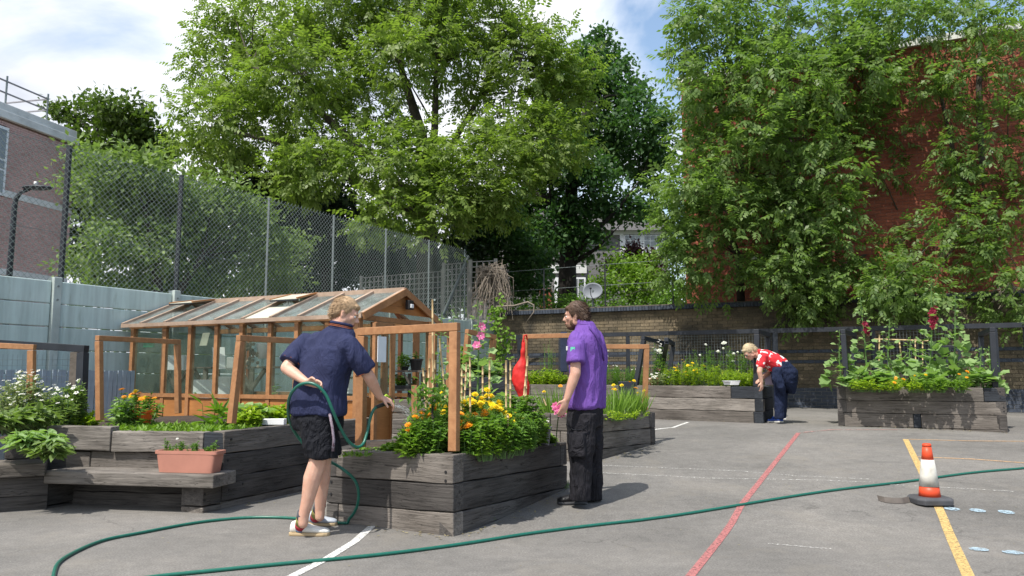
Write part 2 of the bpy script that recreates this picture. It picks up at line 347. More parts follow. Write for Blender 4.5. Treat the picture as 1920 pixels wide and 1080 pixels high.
M['pwhite'] = paint('white_paint', (.72, .72, .69), .44, 60); M['pwhite_worn'] = paint('worn_white_paint', (.62, .61, .58), .56, 45)
M['pred'] = paint('red_paint', (.40, .15, .145), .43, 50); M['pred_worn'] = paint('worn_red_paint', (.33, .20, .18), .50, 14)
M['pyellow'] = paint('yellow_paint', (.56, .39, .15), .42, 50); M['porange'] = paint('orange_paint', (.55, .34, .17), .42, 40)
M['pblue'] = paint('pale_blue_paint', (.36, .48, .56), .47, 45)
# ---------------------------------------------------------------- ground
def axis(lo, hi, fine_lo, fine_hi, step):
    a = list(np.arange(fine_lo, fine_hi, step)); x = fine_lo; s = step
    pre = []
    while x > lo: s *= 1.5; x -= s; pre.append(max(x, lo))
    x = a[-1]; s = step; post = []
    while x < hi: s *= 1.5; x += s; post.append(min(x, hi))
    return pre[::-1] + a + post
xs = axis(-900, 900, -12, 14, .33); ys = axis(-300, 1500, 0, 22, .33)
g = MB(); g.v = [(x, y, G(x, min(y, 30))) for y in ys for x in xs]; nx = len(xs)
g.f = [(j * nx + i, j * nx + i + 1, (j + 1) * nx + i + 1, (j + 1) * nx + i) for j in range(len(ys) - 1) for i in range(nx - 1)]
g.m = [0] * len(g.f)
ground = g.build('ground', M['asphalt'], smooth=True); tag(ground, kind='structure')
def strip(pts, w, mat, name='painted_line', lift=.004, parent=ground, label=None, n=1):
    # a painted line following the ground; pts are ground points
    q = []
    for a, b in zip(pts[:-1], pts[1:]):
        k = max(1, int((Vector(b) - Vector(a)).length / .12))
        q += [Vector(a).lerp(Vector(b), i / k) for i in range(k)]
    q.append(Vector(pts[-1])); m = MB(); vs = []
    for i, p in enumerate(q):
        t = (q[min(i + 1, len(q) - 1)] - q[max(0, i - 1)]); t.z = 0; t.normalize(); r = Vector((t.y, -t.x, 0)) * w / 2
        for s in (-1, 1):
            e = p + r * s; vs.append((e.x, e.y, ground_z(e.x, e.y) + lift))
    m.add(vs, [(2 * i, 2 * i + 1, 2 * i + 3, 2 * i + 2) for i in range(len(q) - 1)])
    o = m.build(name, mat, parent); 
    if label: o['label'] = label
    return o
import bisect
def ground_z(x, y):                                     # height of the ground mesh itself
    i = min(max(bisect.bisect(xs, x) - 1, 0), nx - 2); j = min(max(bisect.bisect(ys, y) - 1, 0), len(ys) - 2)
    u = (x - xs[i]) / (xs[i + 1] - xs[i]); v = (y - ys[j]) / (ys[j + 1] - ys[j])
    z = lambda a, b: g.v[b * nx + a][2]
    return (z(i, j) * (1 - u) + z(i + 1, j) * u) * (1 - v) + (z(i, j + 1) * (1 - u) + z(i + 1, j + 1) * u) * v
gp = lambda *a: [Gp(x, y) for x, y in a]
strip(gp((1283, 1095), (1390, 948), (1497, 812)), .056, M['pred'], label='faded red court line running away across the playground')
strip(gp((1497, 812), (1560, 806), (1700, 806)), .06, M['pred_worn'], lift=.005)
strip(gp((1698, 824), (1733, 895), (1770, 975), (1822, 1095)), .068, M['pyellow'], label='yellow line passing under the traffic cone')
strip(gp((1704, 824), (1812, 827), (1930, 828)), .035, M['porange'])
strip(gp((1716, 857), (1820, 861), (1930, 869)), .04, M['porange'])
strip(gp((1130, 887), (1330, 897), (1545, 901), (1640, 905)), .03, M['pwhite_worn'])
strip(gp((1130, 873), (1375, 883), (1500, 893), (1630, 899)), .03, M['pwhite_worn'])
strip(gp((1650, 908), (1780, 915), (1900, 922)), .03, M['pwhite_worn'])
strip(gp((540, 1085), (610, 1050), (665, 1016), (702, 983)), .062, M['pwhite'], label='thick white curved line ending at the sleeper bed')
strip(gp((-20, 946), (60, 931), (122, 919)), .045, M['pwhite'])
strip(gp((1218, 807), (1262, 802), (1290, 792)), .05, M['pwhite'])
strip(gp((1440, 1020), (1560, 1030)), .03, M['pwhite_worn'])
def disc(px, py, w):
    c = Gp(px, py); m = MB(); k = 20
    vs = [(c.x + w * math.cos(2 * math.pi * i / k), c.y + w * 1.0 * math.sin(2 * math.pi * i / k)) for i in range(k)]
    m.add([(x, y, ground_z(x, y) + .006) for x, y in vs], [tuple(range(k))]); m.build('painted_dot', M['pblue'], ground)
for a in ((1785, 955, .06), (1833, 958, .06), (1887, 961, .06), (1835, 1031, .06), (1899, 1037, .062)): disc(*a)
# ---------------------------------------------------------------- brick facing builder
def bricks(parent, A, dvec, length, z0, z1, matfor, single=None, bl=.225, bh=.075, jt=.010, dep=.012, name='brick', lim=300, depth=.06, skip=None):
    """A: start point (x,y) of the face, dvec unit direction along it, outward normal = right-hand side of dvec turned to -y."""
    d = Vector((dvec[0], dvec[1], 0)); nrm = Vector((d.y, -d.x, 0)); off = OFF[parent.name]; rz = math.atan2(d.y, d.x)
    joined = {}; cands = []; rows = int(round((z1 - z0) / bh)); cols = int(length / bl) + 1; R = random.Random(11)
    for r in range(rows):
        for c in range(-1, cols + 1):
            s0 = (c + .5 * (r % 2)) * bl; s1 = s0 + bl - jt; s0 = max(0, s0); s1 = min(length, s1)
            if s1 - s0 < .03: continue
            p = Vector((A[0], A[1], 0)) + d * (s0 + s1) / 2; z = z0 + (r + .5) * bh
            if skip and skip((s0 + s1) / 2, z): continue
            mt = matfor(r, z)
            cands.append((s1 - s0, p, z, mt, dep + R.uniform(-.004, .003)))
    def score(t):
        p, z = t[1], t[2]; y = p.y; px = 960 + F * (p.x / y) ; py = 705 - (z - CAMH) / y * F
        return (single(px, py) if single else False, -y)
    if single: cands.sort(key=score, reverse=True)
    cache = {}; n1 = 0
    for i, (w, p, z, mt, dp) in enumerate(cands):
        if single and n1 < lim and score(cands[i])[0]:
            key = (round(w, 3), mt.name)
            if key not in cache:
                mb = MB(); mb.box((-w / 2, -dep, -(bh - jt) / 2), (w / 2, depth - .02, (bh - jt) / 2)); cache[key] = mb.mesh(name, mt)
            o = link(bpy.data.objects.new(name, cache[key])); o.parent = parent
            o.location = (p - off).x, (p - off).y, z - off.z; o.location += nrm * (dp - dep); o.rotation_euler = (0, 0, rz); n1 += 1
        else:
            mb = joined.setdefault(mt.name, (MB(), mt))[0]; h = (bh - jt) / 2; a = p - d * w / 2; b = p + d * w / 2
            o0 = nrm * dp; q = [a + o0, b + o0, b - nrm * .02, a - nrm * .02]
            vs = [(v.x, v.y, z - h) for v in q] + [(v.x, v.y, z + h) for v in q]
            mb.add(vs, [(4, 5, 6, 7), (3, 2, 1, 0), (0, 1, 5, 4), (1, 2, 6, 5), (3, 0, 4, 7)])
    for mb, mt in joined.values():
        o = mb.build('brickwork', mt, parent); o['kind'] = 'stuff'
# ---------------------------------------------------------------- buff brick boundary wall
WK = -.47; WD = Vector((1, WK, 0)).normalized(); WN = Vector((WD.y, -WD.x, 0)); WA = Vector((-.4, 20.0, 0))
WALLZ0 = .46; WALLT = CAMH + 1.68; WLEN = 16.0
wall = thing('brick_wall', (WA.x, WA.y, 0), 'long weathered buff brick wall with dark blue brick courses and coping behind the raised beds', 'wall')
mb = MB(); c = WA + WD * WLEN / 2 - WN * .12; mb.obox((c.x, c.y, (.2 + WALLT) / 2), WD * WLEN / 2, WN * .115, (0, 0, (WALLT - .2) / 2)); mb.build('wall_core', M['mortar'], wall)
mb = MB(); mb.obox((c.x + WN.x * .004, c.y + WN.y * .004, (.2 + CAMH - .25) / 2), WD * WLEN / 2, WN * .115, (0, 0, (CAMH - .25 - .2) / 2)); mb.build('plinth_core', M['blue_wall_mortar'], wall)
r0 = .30; nrow = 32; ZB = WALLZ0 + .0; 
def mf(r, z):
    h = z - CAMH
    if h < -.25 or -.02 < h - .29 < .055 or -.02 < h - .50 < .055: return M['blue']
    return M['buff']
bricks(wall, WA, WD, WLEN, .38, .38 + 31 * .075, mf, single=lambda px, py: px < 1925 and py > 545 and not (1572 < px < 1890 and py > 724) and (px > 1440))
mb = MB(); capz = .38 + 31 * .075
coping = []
k = int(WLEN / .075); base = MB(); base.box((-.033, -.14, 0), (.033, .12, .092)); cm = base.mesh('coping_brick', M['blue'])
for i in range(k):
    p = WA + WD * (i + .5) * .075 - WN * .0
    o = link(bpy.data.objects.new('coping_brick', cm)); o.parent = wall; o.location = (p.x - WA.x, p.y - WA.y, capz + .004); o.rotation_euler = (0, 0, math.atan2(WD.y, WD.x))
# ---------------------------------------------------------------- bank behind the wall
hm = MB(); a0 = WA - WN * .26; cols, rows = 26, 12
for j in range(rows + 1):
    for i in range(cols + 1):
        s = -1.2 + i * 1.6; t = j ** 1.6 * 1.1; p = a0 + WD * s - WN * t
        hm.v.append((p.x, p.y, 2.3 + .055 * t + .25 * math.sin(i * 1.3 + j) * min(1, t / 4)))
hm.f = [(j * (cols + 1) + i, j * (cols + 1) + i + 1, (j + 1) * (cols + 1) + i + 1, (j + 1) * (cols + 1) + i) for j in range(rows) for i in range(cols)]; hm.m = [0] * len(hm.f)
tag(hm.build('hill', M['grass'], smooth=True), kind='structure')
# ---------------------------------------------------------------- red brick building
RA = WA + WD * 4.72 - WN * .95
rb = thing('brick_building', (RA.x, RA.y, 2.2), 'tall windowless red brick building rising behind the ash trees', 'building')
RL = 16.; RH = 6.3; c = RA + WD * RL / 2 - WN * 4.03
mb = MB(); mb.obox((c.x, c.y, 2.2 + RH / 2), WD * RL / 2, WN * 4, (0, 0, RH / 2)); mb.build('wall', M['mortar_red'], rb)
A = RA - WN * .03
bricks(rb, A, WD, RL, 2.3, 2.2 + RH, lambda r, z: M['redbrick'], single=lambda px, py: 1600 < px < 1925 and 60 < py < 400, depth=.05)
A2 = A - WN * 4; # short end wall facing left
side = Vector((-WN.x, -WN.y, 0)); bs = A - WN * 6.0
bricks(rb, (bs.x - WD.x * .0, bs.y), (WN.x, WN.y), 6.0, 2.3, 2.2 + RH, lambda r, z: M['redbrick'], depth=.05)
mb = MB(); c = RA + WD * RL / 2 - WN * 4.0; mb.obox((c.x, c.y, 2.2 + RH + .08), WD * (RL / 2 + .08), WN * 4.08, (0, 0, .08)); mb.build('parapet_coping', M['stone'], rb)
# cctv dome on the red wall
q = P(1417, 486, 17.2)
cd = thing('security_camera', q, 'small white dome security camera on a bracket against the red brick wall', 'camera')
mb = MB(); mb.lathe(q, [(.0, .09), (.07, .085), (.075, .0), (.07, -.015)], 18); mb.build('housing', M['white'], cd, True)
mb = MB(); mb.ell(q - Vector((0, 0, .02)), (.06, 0, 0), (0, .06, 0), (0, 0, .06)); mb.build('dome', M['window'], cd, True)
mb = MB(); mb.beam(q + Vector((0, 0, .07)), q + Vector((.15, .9, .07)), .05); mb.build('bracket', M['white'], cd)
# ---------------------------------------------------------------- concrete panel wall and chain-link fence
FK = .557; FX = -11.75; FD = Vector((FK, 1, 0)).normalized(); FN = Vector((FD.y, -FD.x, 0))     # FN points to the playground
def fl(Y, off=0, z=0): return Vector((FX + FK * Y, Y, z)) + FN * off
PY = [5.5, 7.1, 8.65, 10.2, 11.8, 13.4, 14.97, 16.4, 17.8, 19.25, 20.75]
cw = thing('concrete_wall', fl(10.2), 'pale green concrete panel wall with upright posts along the left side', 'wall')
for i, y in enumerate(PY):
    t = CAMH + (1.27 if y < 14 else 1.40) + .03; p = fl(y)
    mb = MB(); mb.obox((p.x, p.y, t / 2), FD * .055, FN * .075, (0, 0, t / 2)); mb.build('post', M['concrete_post'], cw, bevel=.008)
    for z in (.25, .42): pass
    bo = MB(); 
    for z in (t - .12, t - .3): bo.tube([(p + FN * .075).to_tuple()[:2] + (z,), (p + FN * .085).to_tuple()[:2] + (z,)], .014, 8)
    bo.build('bolt', M['galv'], cw)
base = MB(); ph = .298; pl = {}
for i in range(len(PY) - 1):
    a, b = fl(PY[i]), fl(PY[i + 1]); ln = (b - a).length - .12; top = 1.25 if PY[i] < 13.5 else 1.36
    for j in range(8 if PY[i] < 13.5 else 9):
        z1 = CAMH + top - j * .305; z0 = max(-.1, z1 - ph)
        if z1 < .05: continue
        mb = MB(); c = (a + b) / 2 - FN * .01 * 0; mb.obox((c.x, c.y, (z0 + z1) / 2), FD * ln / 2, FN * (.028 + random.uniform(-.002, .003)), (0, 0, (z1 - z0) / 2 - .0005)); mb.build('panel', M['concrete'], cw, bevel=.012)
# blue grey picket fence in front of the wall
pk = thing('picket_fence', fl(9.6, .35), 'low blue grey picket fence running in front of the concrete wall', 'fence')
y = 7.4; s0 = fl(7.4, .35); top = CAMH + .10
pb = MB(); pb.obox((0, 0, .58), (.028, 0, 0), (0, .009, 0), (0, 0, .58)); pm = pb.mesh('picket', M['picket']); o0 = OFF[pk.name]; rz = math.atan2(FD.y, FD.x)
for i in range(66):
    p = s0 + FD * i * .064; o = link(bpy.data.objects.new('picket', pm)); o.parent = pk
    o.location = (p.x - o0.x, p.y - o0.y, .07 + random.uniform(-.012, .012)); o.rotation_euler = (random.uniform(-.01, .01), random.uniform(-.012, .012), rz)
for z in (.35, 1.0):
    mb = MB(); a = s0 - FN * .03; b = s0 + FD * 4.2 - FN * .03; mb.beam((a.x, a.y, z), (b.x, b.y, z), .04, .07); mb.build('rail', M['picket'], pk)
# chain-link
cf_ = thing('chain_link_fence', fl(10.3, -.12, 2.4), 'high green chain link fence rising above the concrete panel wall', 'fence')
ztop = CAMH + 3.14; zb = CAMH + 1.22; y0, y1 = 6.5, 19.25
La = (fl(y1) - fl(y0)).length; H = ztop - zb; pitch = .083; wr = .0034; mb = MB(); o_ = fl(y0, -.12)
n = int((La + H) / pitch)
def wire(s0, z0, s1, z1, off):
    a = o_ + FD * s0 + FN * off; b = o_ + FD * s1 + FN * off
    mb.tube([(a.x, a.y, z0), (b.x, b.y, z1)], wr, 3, cap=False)
for i in range(n):
    s = i * pitch
    a0_, a1_ = max(0, s - H), min(s, La)
    if a1_ > a0_: wire(a0_, zb + (s - a0_), a1_, zb + (s - a1_), .002) if True else 0
    s = i * pitch - H
    a0_, a1_ = max(0, s), min(s + H, La)
    if a1_ > a0_: wire(a0_, zb + (a0_ - s), a1_, zb + (a1_ - s), -.002)
for i in range(int(La / pitch)):                        # twisted barbs along the top
    wire(i * pitch, ztop, i * pitch + .02, ztop + .03, 0)
mb.build('netting', M['netting'], cf_)['kind'] = 'stuff'
mb = MB()
for z in (ztop - .02, (ztop + zb) / 2 - .25, zb + .03):
    a, b = fl(y0, -.12, z), fl(y1, -.12, z); mb.tube([a, b], .004, 4)
mb.build('straining_wire', M['galv'], cf_)
for px in (115, 335, 505, 630, 730, 812, 880):
    y = 11.75 / (FK - (px - 960) / F * .9936); p = fl(y, -.16); mb = MB(); mb.beam((p.x, p.y, 1.2), (p.x, p.y, ztop + .03), .055 if px < 400 else .034)
    mb.build('post', M['black_paint'] if px < 400 else M['galv'], cf_)
a, b = P(878, 480, 19.3), P(832, 590, 18.4); mb = MB(); mb.beam(a, b, .05); mb.build('brace', M['galv'], cf_)
# ---------------------------------------------------------------- trellis
M['latt'] = woodmat('lattice_wood', (.24, .24, .235), (.36, .35, .33), .9)
def trellis(label, A, B, zb, zt, nv, nh, mat):
    t = thing('trellis_panel', (A[0], A[1], zb), label, 'trellis', 'lattice panels at the end of the mesh fence'); A = Vector((A[0], A[1], 0)); B = Vector((B[0], B[1], 0)); d = (B - A).normalized(); n = Vector((-d.y, d.x, 0))
    for i in range(nv + 1):
        p = A.lerp(B, i / nv); mb = MB(); w = .09 if i in (0, nv) else .034
        mb.beam((p.x, p.y, zb), (p.x, p.y, zt + (.06 if w > .05 else 0)), w, w * .6 if w > .05 else .02, side=n); mb.build('post' if w > .05 else 'slat', mat, t)
    for j in range(nh + 1):
        z = zb + (zt - zb) * j / nh; a = A - n * .022; b = B - n * .022; mb = MB(); mb.beam((a.x, a.y, z), (b.x, b.y, z), .034, .02, side=n.cross(d)); mb.build('slat', mat, t)
trellis('wide grey lattice trellis panel behind the far end of the chain link fence, left one', (-4.3, 21.9), (-1.85, 20.5), CAMH + 1.35, CAMH + 2.78, 18, 10, M['latt'])
trellis('lattice trellis panel standing beside the brace of the mesh fence', (-1.82, 20.45), (-1.12, 20.0), CAMH + 1.35, CAMH + 2.95, 6, 11, M['latt'])
trellis('short weathered trellis panel above the dead climber', (-1.08, 19.95), (-.42, 19.75), CAMH + 1.45, CAMH + 2.95, 4, 11, M['latt'])
# ---------------------------------------------------------------- wire fence on the bank, dish
wf = thing('wire_fence', P(1000, 575, 20.5), 'thin post and wire fence on the bank above the brick wall', 'fence')
wp = [P(x, y, yy) for x, y, yy in ((950, 578, 20.6), (1020, 574, 20.2), (1135, 568, 19.4), (1262, 562, 18.6))]
for p in wp:
    mb = MB(); mb.beam((p.x, p.y, 2.2), (p.x, p.y, p.z + 1.0), .035); mb.build('post', M['darkmetal'], wf)
for k in (.98, .45):
    mb = MB(); mb.tube([(p.x, p.y, p.z + k) for p in wp], .006, 4); mb.build('wire', M['galv'], wf)
q = P(1111, 545, 18.9)
dsh = thing('satellite_dish', (q.x, q.y, 2.7), 'grey satellite dish on a short pole above the brick wall', 'satellite dish')
ax = Vector((-.30, -1, .12)).normalized(); r_ = ax.orthogonal().normalized(); r_ = Vector((0, 0, 1)).cross(ax).normalized(); u_ = ax.cross(r_)
mb = MB(); rings = [(q - ax * .07, r_ * .02, u_ * .02)] + [(q - ax * (.07 - .07 * (k / 6) ** 2), r_ * .25 * k / 6, u_ * .20 * k / 6) for k in range(1, 7)] + [(q - ax * (.01 + .07 - .07 * (k / 6) ** 2), r_ * .252 * k / 6, u_ * .202 * k / 6) for k in range(6, 0, -1)]
M['dish'] = simple('grey_dish', (.20, .22, .25), .6, .1, 3, bmp=0)
mb.loft(rings, 28); mb.build('reflector', M['dish'], dsh, True)
mb = MB(); mb.tube([q - u_ * .19, q + ax * .2 - u_ * .16, q + ax * .26 - u_ * .03], .01, 6); mb.sph(q + ax * .26, .028); mb.build('receiver_arm', M['darkmetal'], dsh, True)
mb = MB(); mb.tube([(q.x + .02, q.y + .12, 2.45), (q.x + .02, q.y + .12, q.z)], .022, 8); mb.tube([(q.x + .02, q.y + .12, q.z), q - ax * .06], .03, 8); mb.build('pole', M['galv'], dsh)
# ---------------------------------------------------------------- left building
bc = Vector((-16.85, 29.0, 0)); bd = Vector((.234, 1, 0)).normalized(); bn = Vector((bd.y, -bd.x, 0)); ba = bc - bd * 9
lb = thing('school_block', (bc.x, bc.y, 0), 'pinkish brick flat roofed block with white bands beyond the mesh fence', 'building')
mb = MB(); c = (ba + bc) / 2 - bn * 4.05; ht = CAMH + 8.85
mb.obox((c.x, c.y, ht / 2), bd * 4.5, bn * 4.02, (0, 0, ht / 2)); mb.build('wall', M['mortar_red'], lb)
def inwin(s, z): return s < 6.05 and (CAMH + 6.1 < z < CAMH + 8.6)
bricks(lb, ba + bn * .0, bd, 9.0, CAMH + .5, ht - .1, lambda r, z: M['pinkbrick'], skip=lambda s, z: s < 3 or inwin(s, z), depth=.05)
ea = bc - bn * 8; bricks(lb, (bc.x, bc.y), (-bn.x, -bn.y), 4.0, CAMH + .5, ht - .1, lambda r, z: M['pinkbrick'])
for z0, z1 in ((CAMH + 6.15, CAMH + 6.38), (CAMH + 3.45, CAMH + 3.66)):
    mb = MB(); c = (ba + bc) / 2; mb.obox((c.x, c.y, (z0 + z1) / 2), bd * 4.53, bn * .03, (0, 0, (z1 - z0) / 2)); mb.build('string_course', M['stone'], lb)
mb = MB(); c = (ba + bc) / 2 - bn * 4; mb.obox((c.x, c.y, ht + .12), bd * 4.6, bn * 4.12, (0, 0, .14)); mb.build('cornice', M['stone'], lb, bevel=.02)
mb = MB(); mb.obox((c.x, c.y, ht + .40), bd * 4.54, bn * 4.04, (0, 0, .14)); mb.build('parapet', M['stone'], lb, bevel=.02)
for zc, hh in ((CAMH + 7.35, 1.2), ):
    c = ba + bd * 5.2 + bn * .02; wfm = MB()
    mb = MB(); mb.obox((c.x, c.y, zc), bd * .82, bn * .04, (0, 0, hh)); fr = mb.build('window', M['white'], lb)
    for dz0, dz1 in ((-1.1, -.35), (-.27, .0), (.08, 1.1)):
        mb = MB(); q = c + bn * .045; mb.obox((q.x, q.y, zc + (dz0 + dz1) / 2), bd * .72, bn * .01, (0, 0, (dz1 - dz0) / 2)); p_ = mb.build('pane', M['window'], fr)
rail = MB(); 
pts = [(-6, 0), (0, 0), (0, -5)]
mb = MB()
for z in (.62, 1.05):
    a = bc - bd * 6 - bn * .5; b = bc - bd * .9 - bn * .5; c = bc - bd * .9 - bn * 5
    mb.tube([(a.x, a.y, ht + .5 + z), (b.x, b.y, ht + .5 + z), (c.x, c.y, ht + .5 + z)], .035, 6)
mb.build('roof_rail', M['greyplastic'], lb)
for k in (0, 1.8, 3.6):
    b = bc - bd * (.9 + k) - bn * .5; mb = MB(); mb.tube([(b.x, b.y, ht + .5), (b.x, b.y, ht + 1.75)], .035, 6); mb.build('rail_post', M['galv'], lb)
b = bc - bd * .9 - bn * 3; mb = MB(); mb.tube([(b.x, b.y, ht + .5), (b.x, b.y, ht + 1.55)], .03, 6); mb.build('rail_post', M['galv'], lb)
# street lamp
q0 = P(4, 530, 11.5); q1 = P(28, 375, 11.5)
sl = thing('street_lamp', (q0.x, q0.y, 0), 'black lamp post with a flat leaf shaped head at the left edge', 'street lamp')
mb = MB(); mb.tube([(q1.x, q1.y, 0), (q1.x, q1.y, q1.z - .1), (q1.x + .015, q1.y, q1.z + .02), (q1.x + .08, q1.y, q1.z + .12), (q1.x + .2, q1.y, q1.z + .17)], [.05, .04, .035, .03, .03], 8); mb.build('pole', M['black_paint'], sl, True)
mb = MB(); c = Vector((q1.x + .33, q1.y, q1.z + .19)); mb.ell(c, (.24, 0, 0), (0, .12, 0), (0, 0, .035)); mb.build('lamp_head', M['black_paint'], sl, True)
mb = MB(); mb.lathe(c + Vector((-.03, 0, .03)), [(.028, 0), (.028, .06), (.02, .065)], 10); mb.build('photocell', M['stone'], sl, True)
# ---------------------------------------------------------------- house far behind
hs = thing('tile_hung_house', P(1150, 600, 40), 'grey tile hung house with white windows glimpsed behind the oak', 'house')
def hb(name, px0, px1, py0, py1, Y, dep, mat, parent=hs, bev=0):
    a = P(px0, py1, Y); b = P(px1, py0, Y); mb = MB(); mb.box((a.x, Y, a.z), (b.x, Y + dep, b.z)); return mb.build(name, mat, parent, bevel=bev)
hb('wall', 880, 1252, 430, 640, 40, 7, M['tilehung'])
mb = MB(); a = P(870, 432, 39.6); b = P(1262, 432, 39.6); zt = a.z + 2.1
mb.add([(a.x, 39.5, a.z), (b.x, 39.5, b.z), (b.x, 43.5, zt), (a.x, 43.5, zt), (a.x, 47.5, a.z), (b.x, 47.5, b.z)], [(0, 1, 2, 3), (3, 2, 5, 4), (0, 3, 4), (1, 5, 2)]); mb.build('roof', M['tile'], hs)
hb('fascia', 1150, 1255, 431, 440, 39.9, .1, M['white'])
def hwin(px0, px1, py0, py1, nv, nh, Y=39.9):
    w = hb('window', px0, px1, py0, py1, Y, .12, M['white']); a = P(px0, py1, Y); b = P(px1, py0, Y); W_ = b.x - a.x; H_ = b.z - a.z; m = .06
    for i in range(nv):
        for j in range(nh):
            x0 = a.x + m + (W_ - 2 * m) * i / nv; x1 = a.x + m + (W_ - 2 * m) * (i + 1) / nv; z0 = a.z + m + (H_ - 2 * m) * j / nh; z1 = a.z + m + (H_ - 2 * m) * (j + 1) / nh
            mb = MB(); mb.box((x0 + .02, Y - .012, z0 + .02), (x1 - .02, Y + .01, z1 - .02)); mb.build('pane', M['window'], w)
hb('white_band', 1163, 1246, 437, 478, 39.93, .07, M['white'])
hwin(1170, 1203, 439, 474, 3, 3); hwin(1206, 1244, 439, 474, 3, 3)
hwin(1070, 1098, 520, 570, 2, 3); hwin(1232, 1250, 512, 545, 1, 2)
hb('door_surround', 1040, 1056, 520, 580, 39.9, .1, M['white']); hb('lower_wall', 1012, 1034, 540, 600, 39.85, .1, M['redbrick'])
hb('eaves_band', 1020, 1100, 497, 512, 39.85, .12, M['stone'])
# ---------------------------------------------------------------- dark railing in front of the brick wall
rl = thing('mesh_railing', WA + WN * 1.2, 'dark painted rail fence with wire mesh panels along the foot of the brick wall', 'railing')
RO = 1.15; ra = WA + WN * RO
def rp(px, z=0):                                        # point on the rail line seen at pixel column px
    u = (px - 960) / F * .9936; t = (u * ra.y - ra.x) / (WD.x - u * WD.y); p = ra + WD * t; p.z = z; return p
RZ = CAMH + .93
for a, b in ((950, 1178), (1178, 1452), (1452, 1640), (1640, 1760), (1760, 1935)):
    p, q = rp(a), rp(b); mb = MB(); mb.beam((p.x, p.y, RZ), (q.x, q.y, RZ), .07, .09); mb.build('top_rail', M['black_paint'], rl)
for px in (950, 973, 1055, 1178, 1455, 1640, 1870, 1930):
    p = rp(px); gz = ground_z(p.x, p.y); mb = MB(); mb.beam((p.x, p.y, gz), (p.x, p.y, RZ - .046 if px != 1178 else RZ + .04), .10 if px in (1455,) else .075); mb.build('post', M['black_paint'], rl)
for a, b in ((950, 1178),):
    for z in (CAMH + .45, CAMH + .12):
        p, q = rp(a), rp(b); mb = MB(); mb.beam((p.x, p.y, z), (q.x, q.y, z), .045, .05); mb.build('mid_rail', M['black_paint'], rl)
def wmesh(parent, p, q, z0, z1, step, mat, off=None, r=.0022):
    p, q = Vector(p), Vector(q); d = (q - p); d.z = 0; ln = d.length; d.normalize(); mb = MB(); off = off or Vector((0, 0, 0))
    for i in range(int(ln / step) + 1):
        a = p + d * i * step + off; mb.tube([(a.x, a.y, z0), (a.x, a.y, z1)], r, 3, cap=False)
    for j in range(int((z1 - z0) / step) + 1):
        a = p + off; b = p + d * ln + off; z = z0 + j * step; mb.tube([(a.x, a.y, z), (b.x, b.y, z)], r, 3, cap=False)
    o = mb.build('wire_mesh', mat, parent); o['kind'] = 'stuff'; return o
wmesh(rl, rp(1182), rp(1452), CAMH - .35, RZ - .05, .06, M['galv'], r=.003)
wmesh(rl, rp(1640), rp(1790), CAMH - .35, RZ - .05, .06, M['galv'], r=.003)
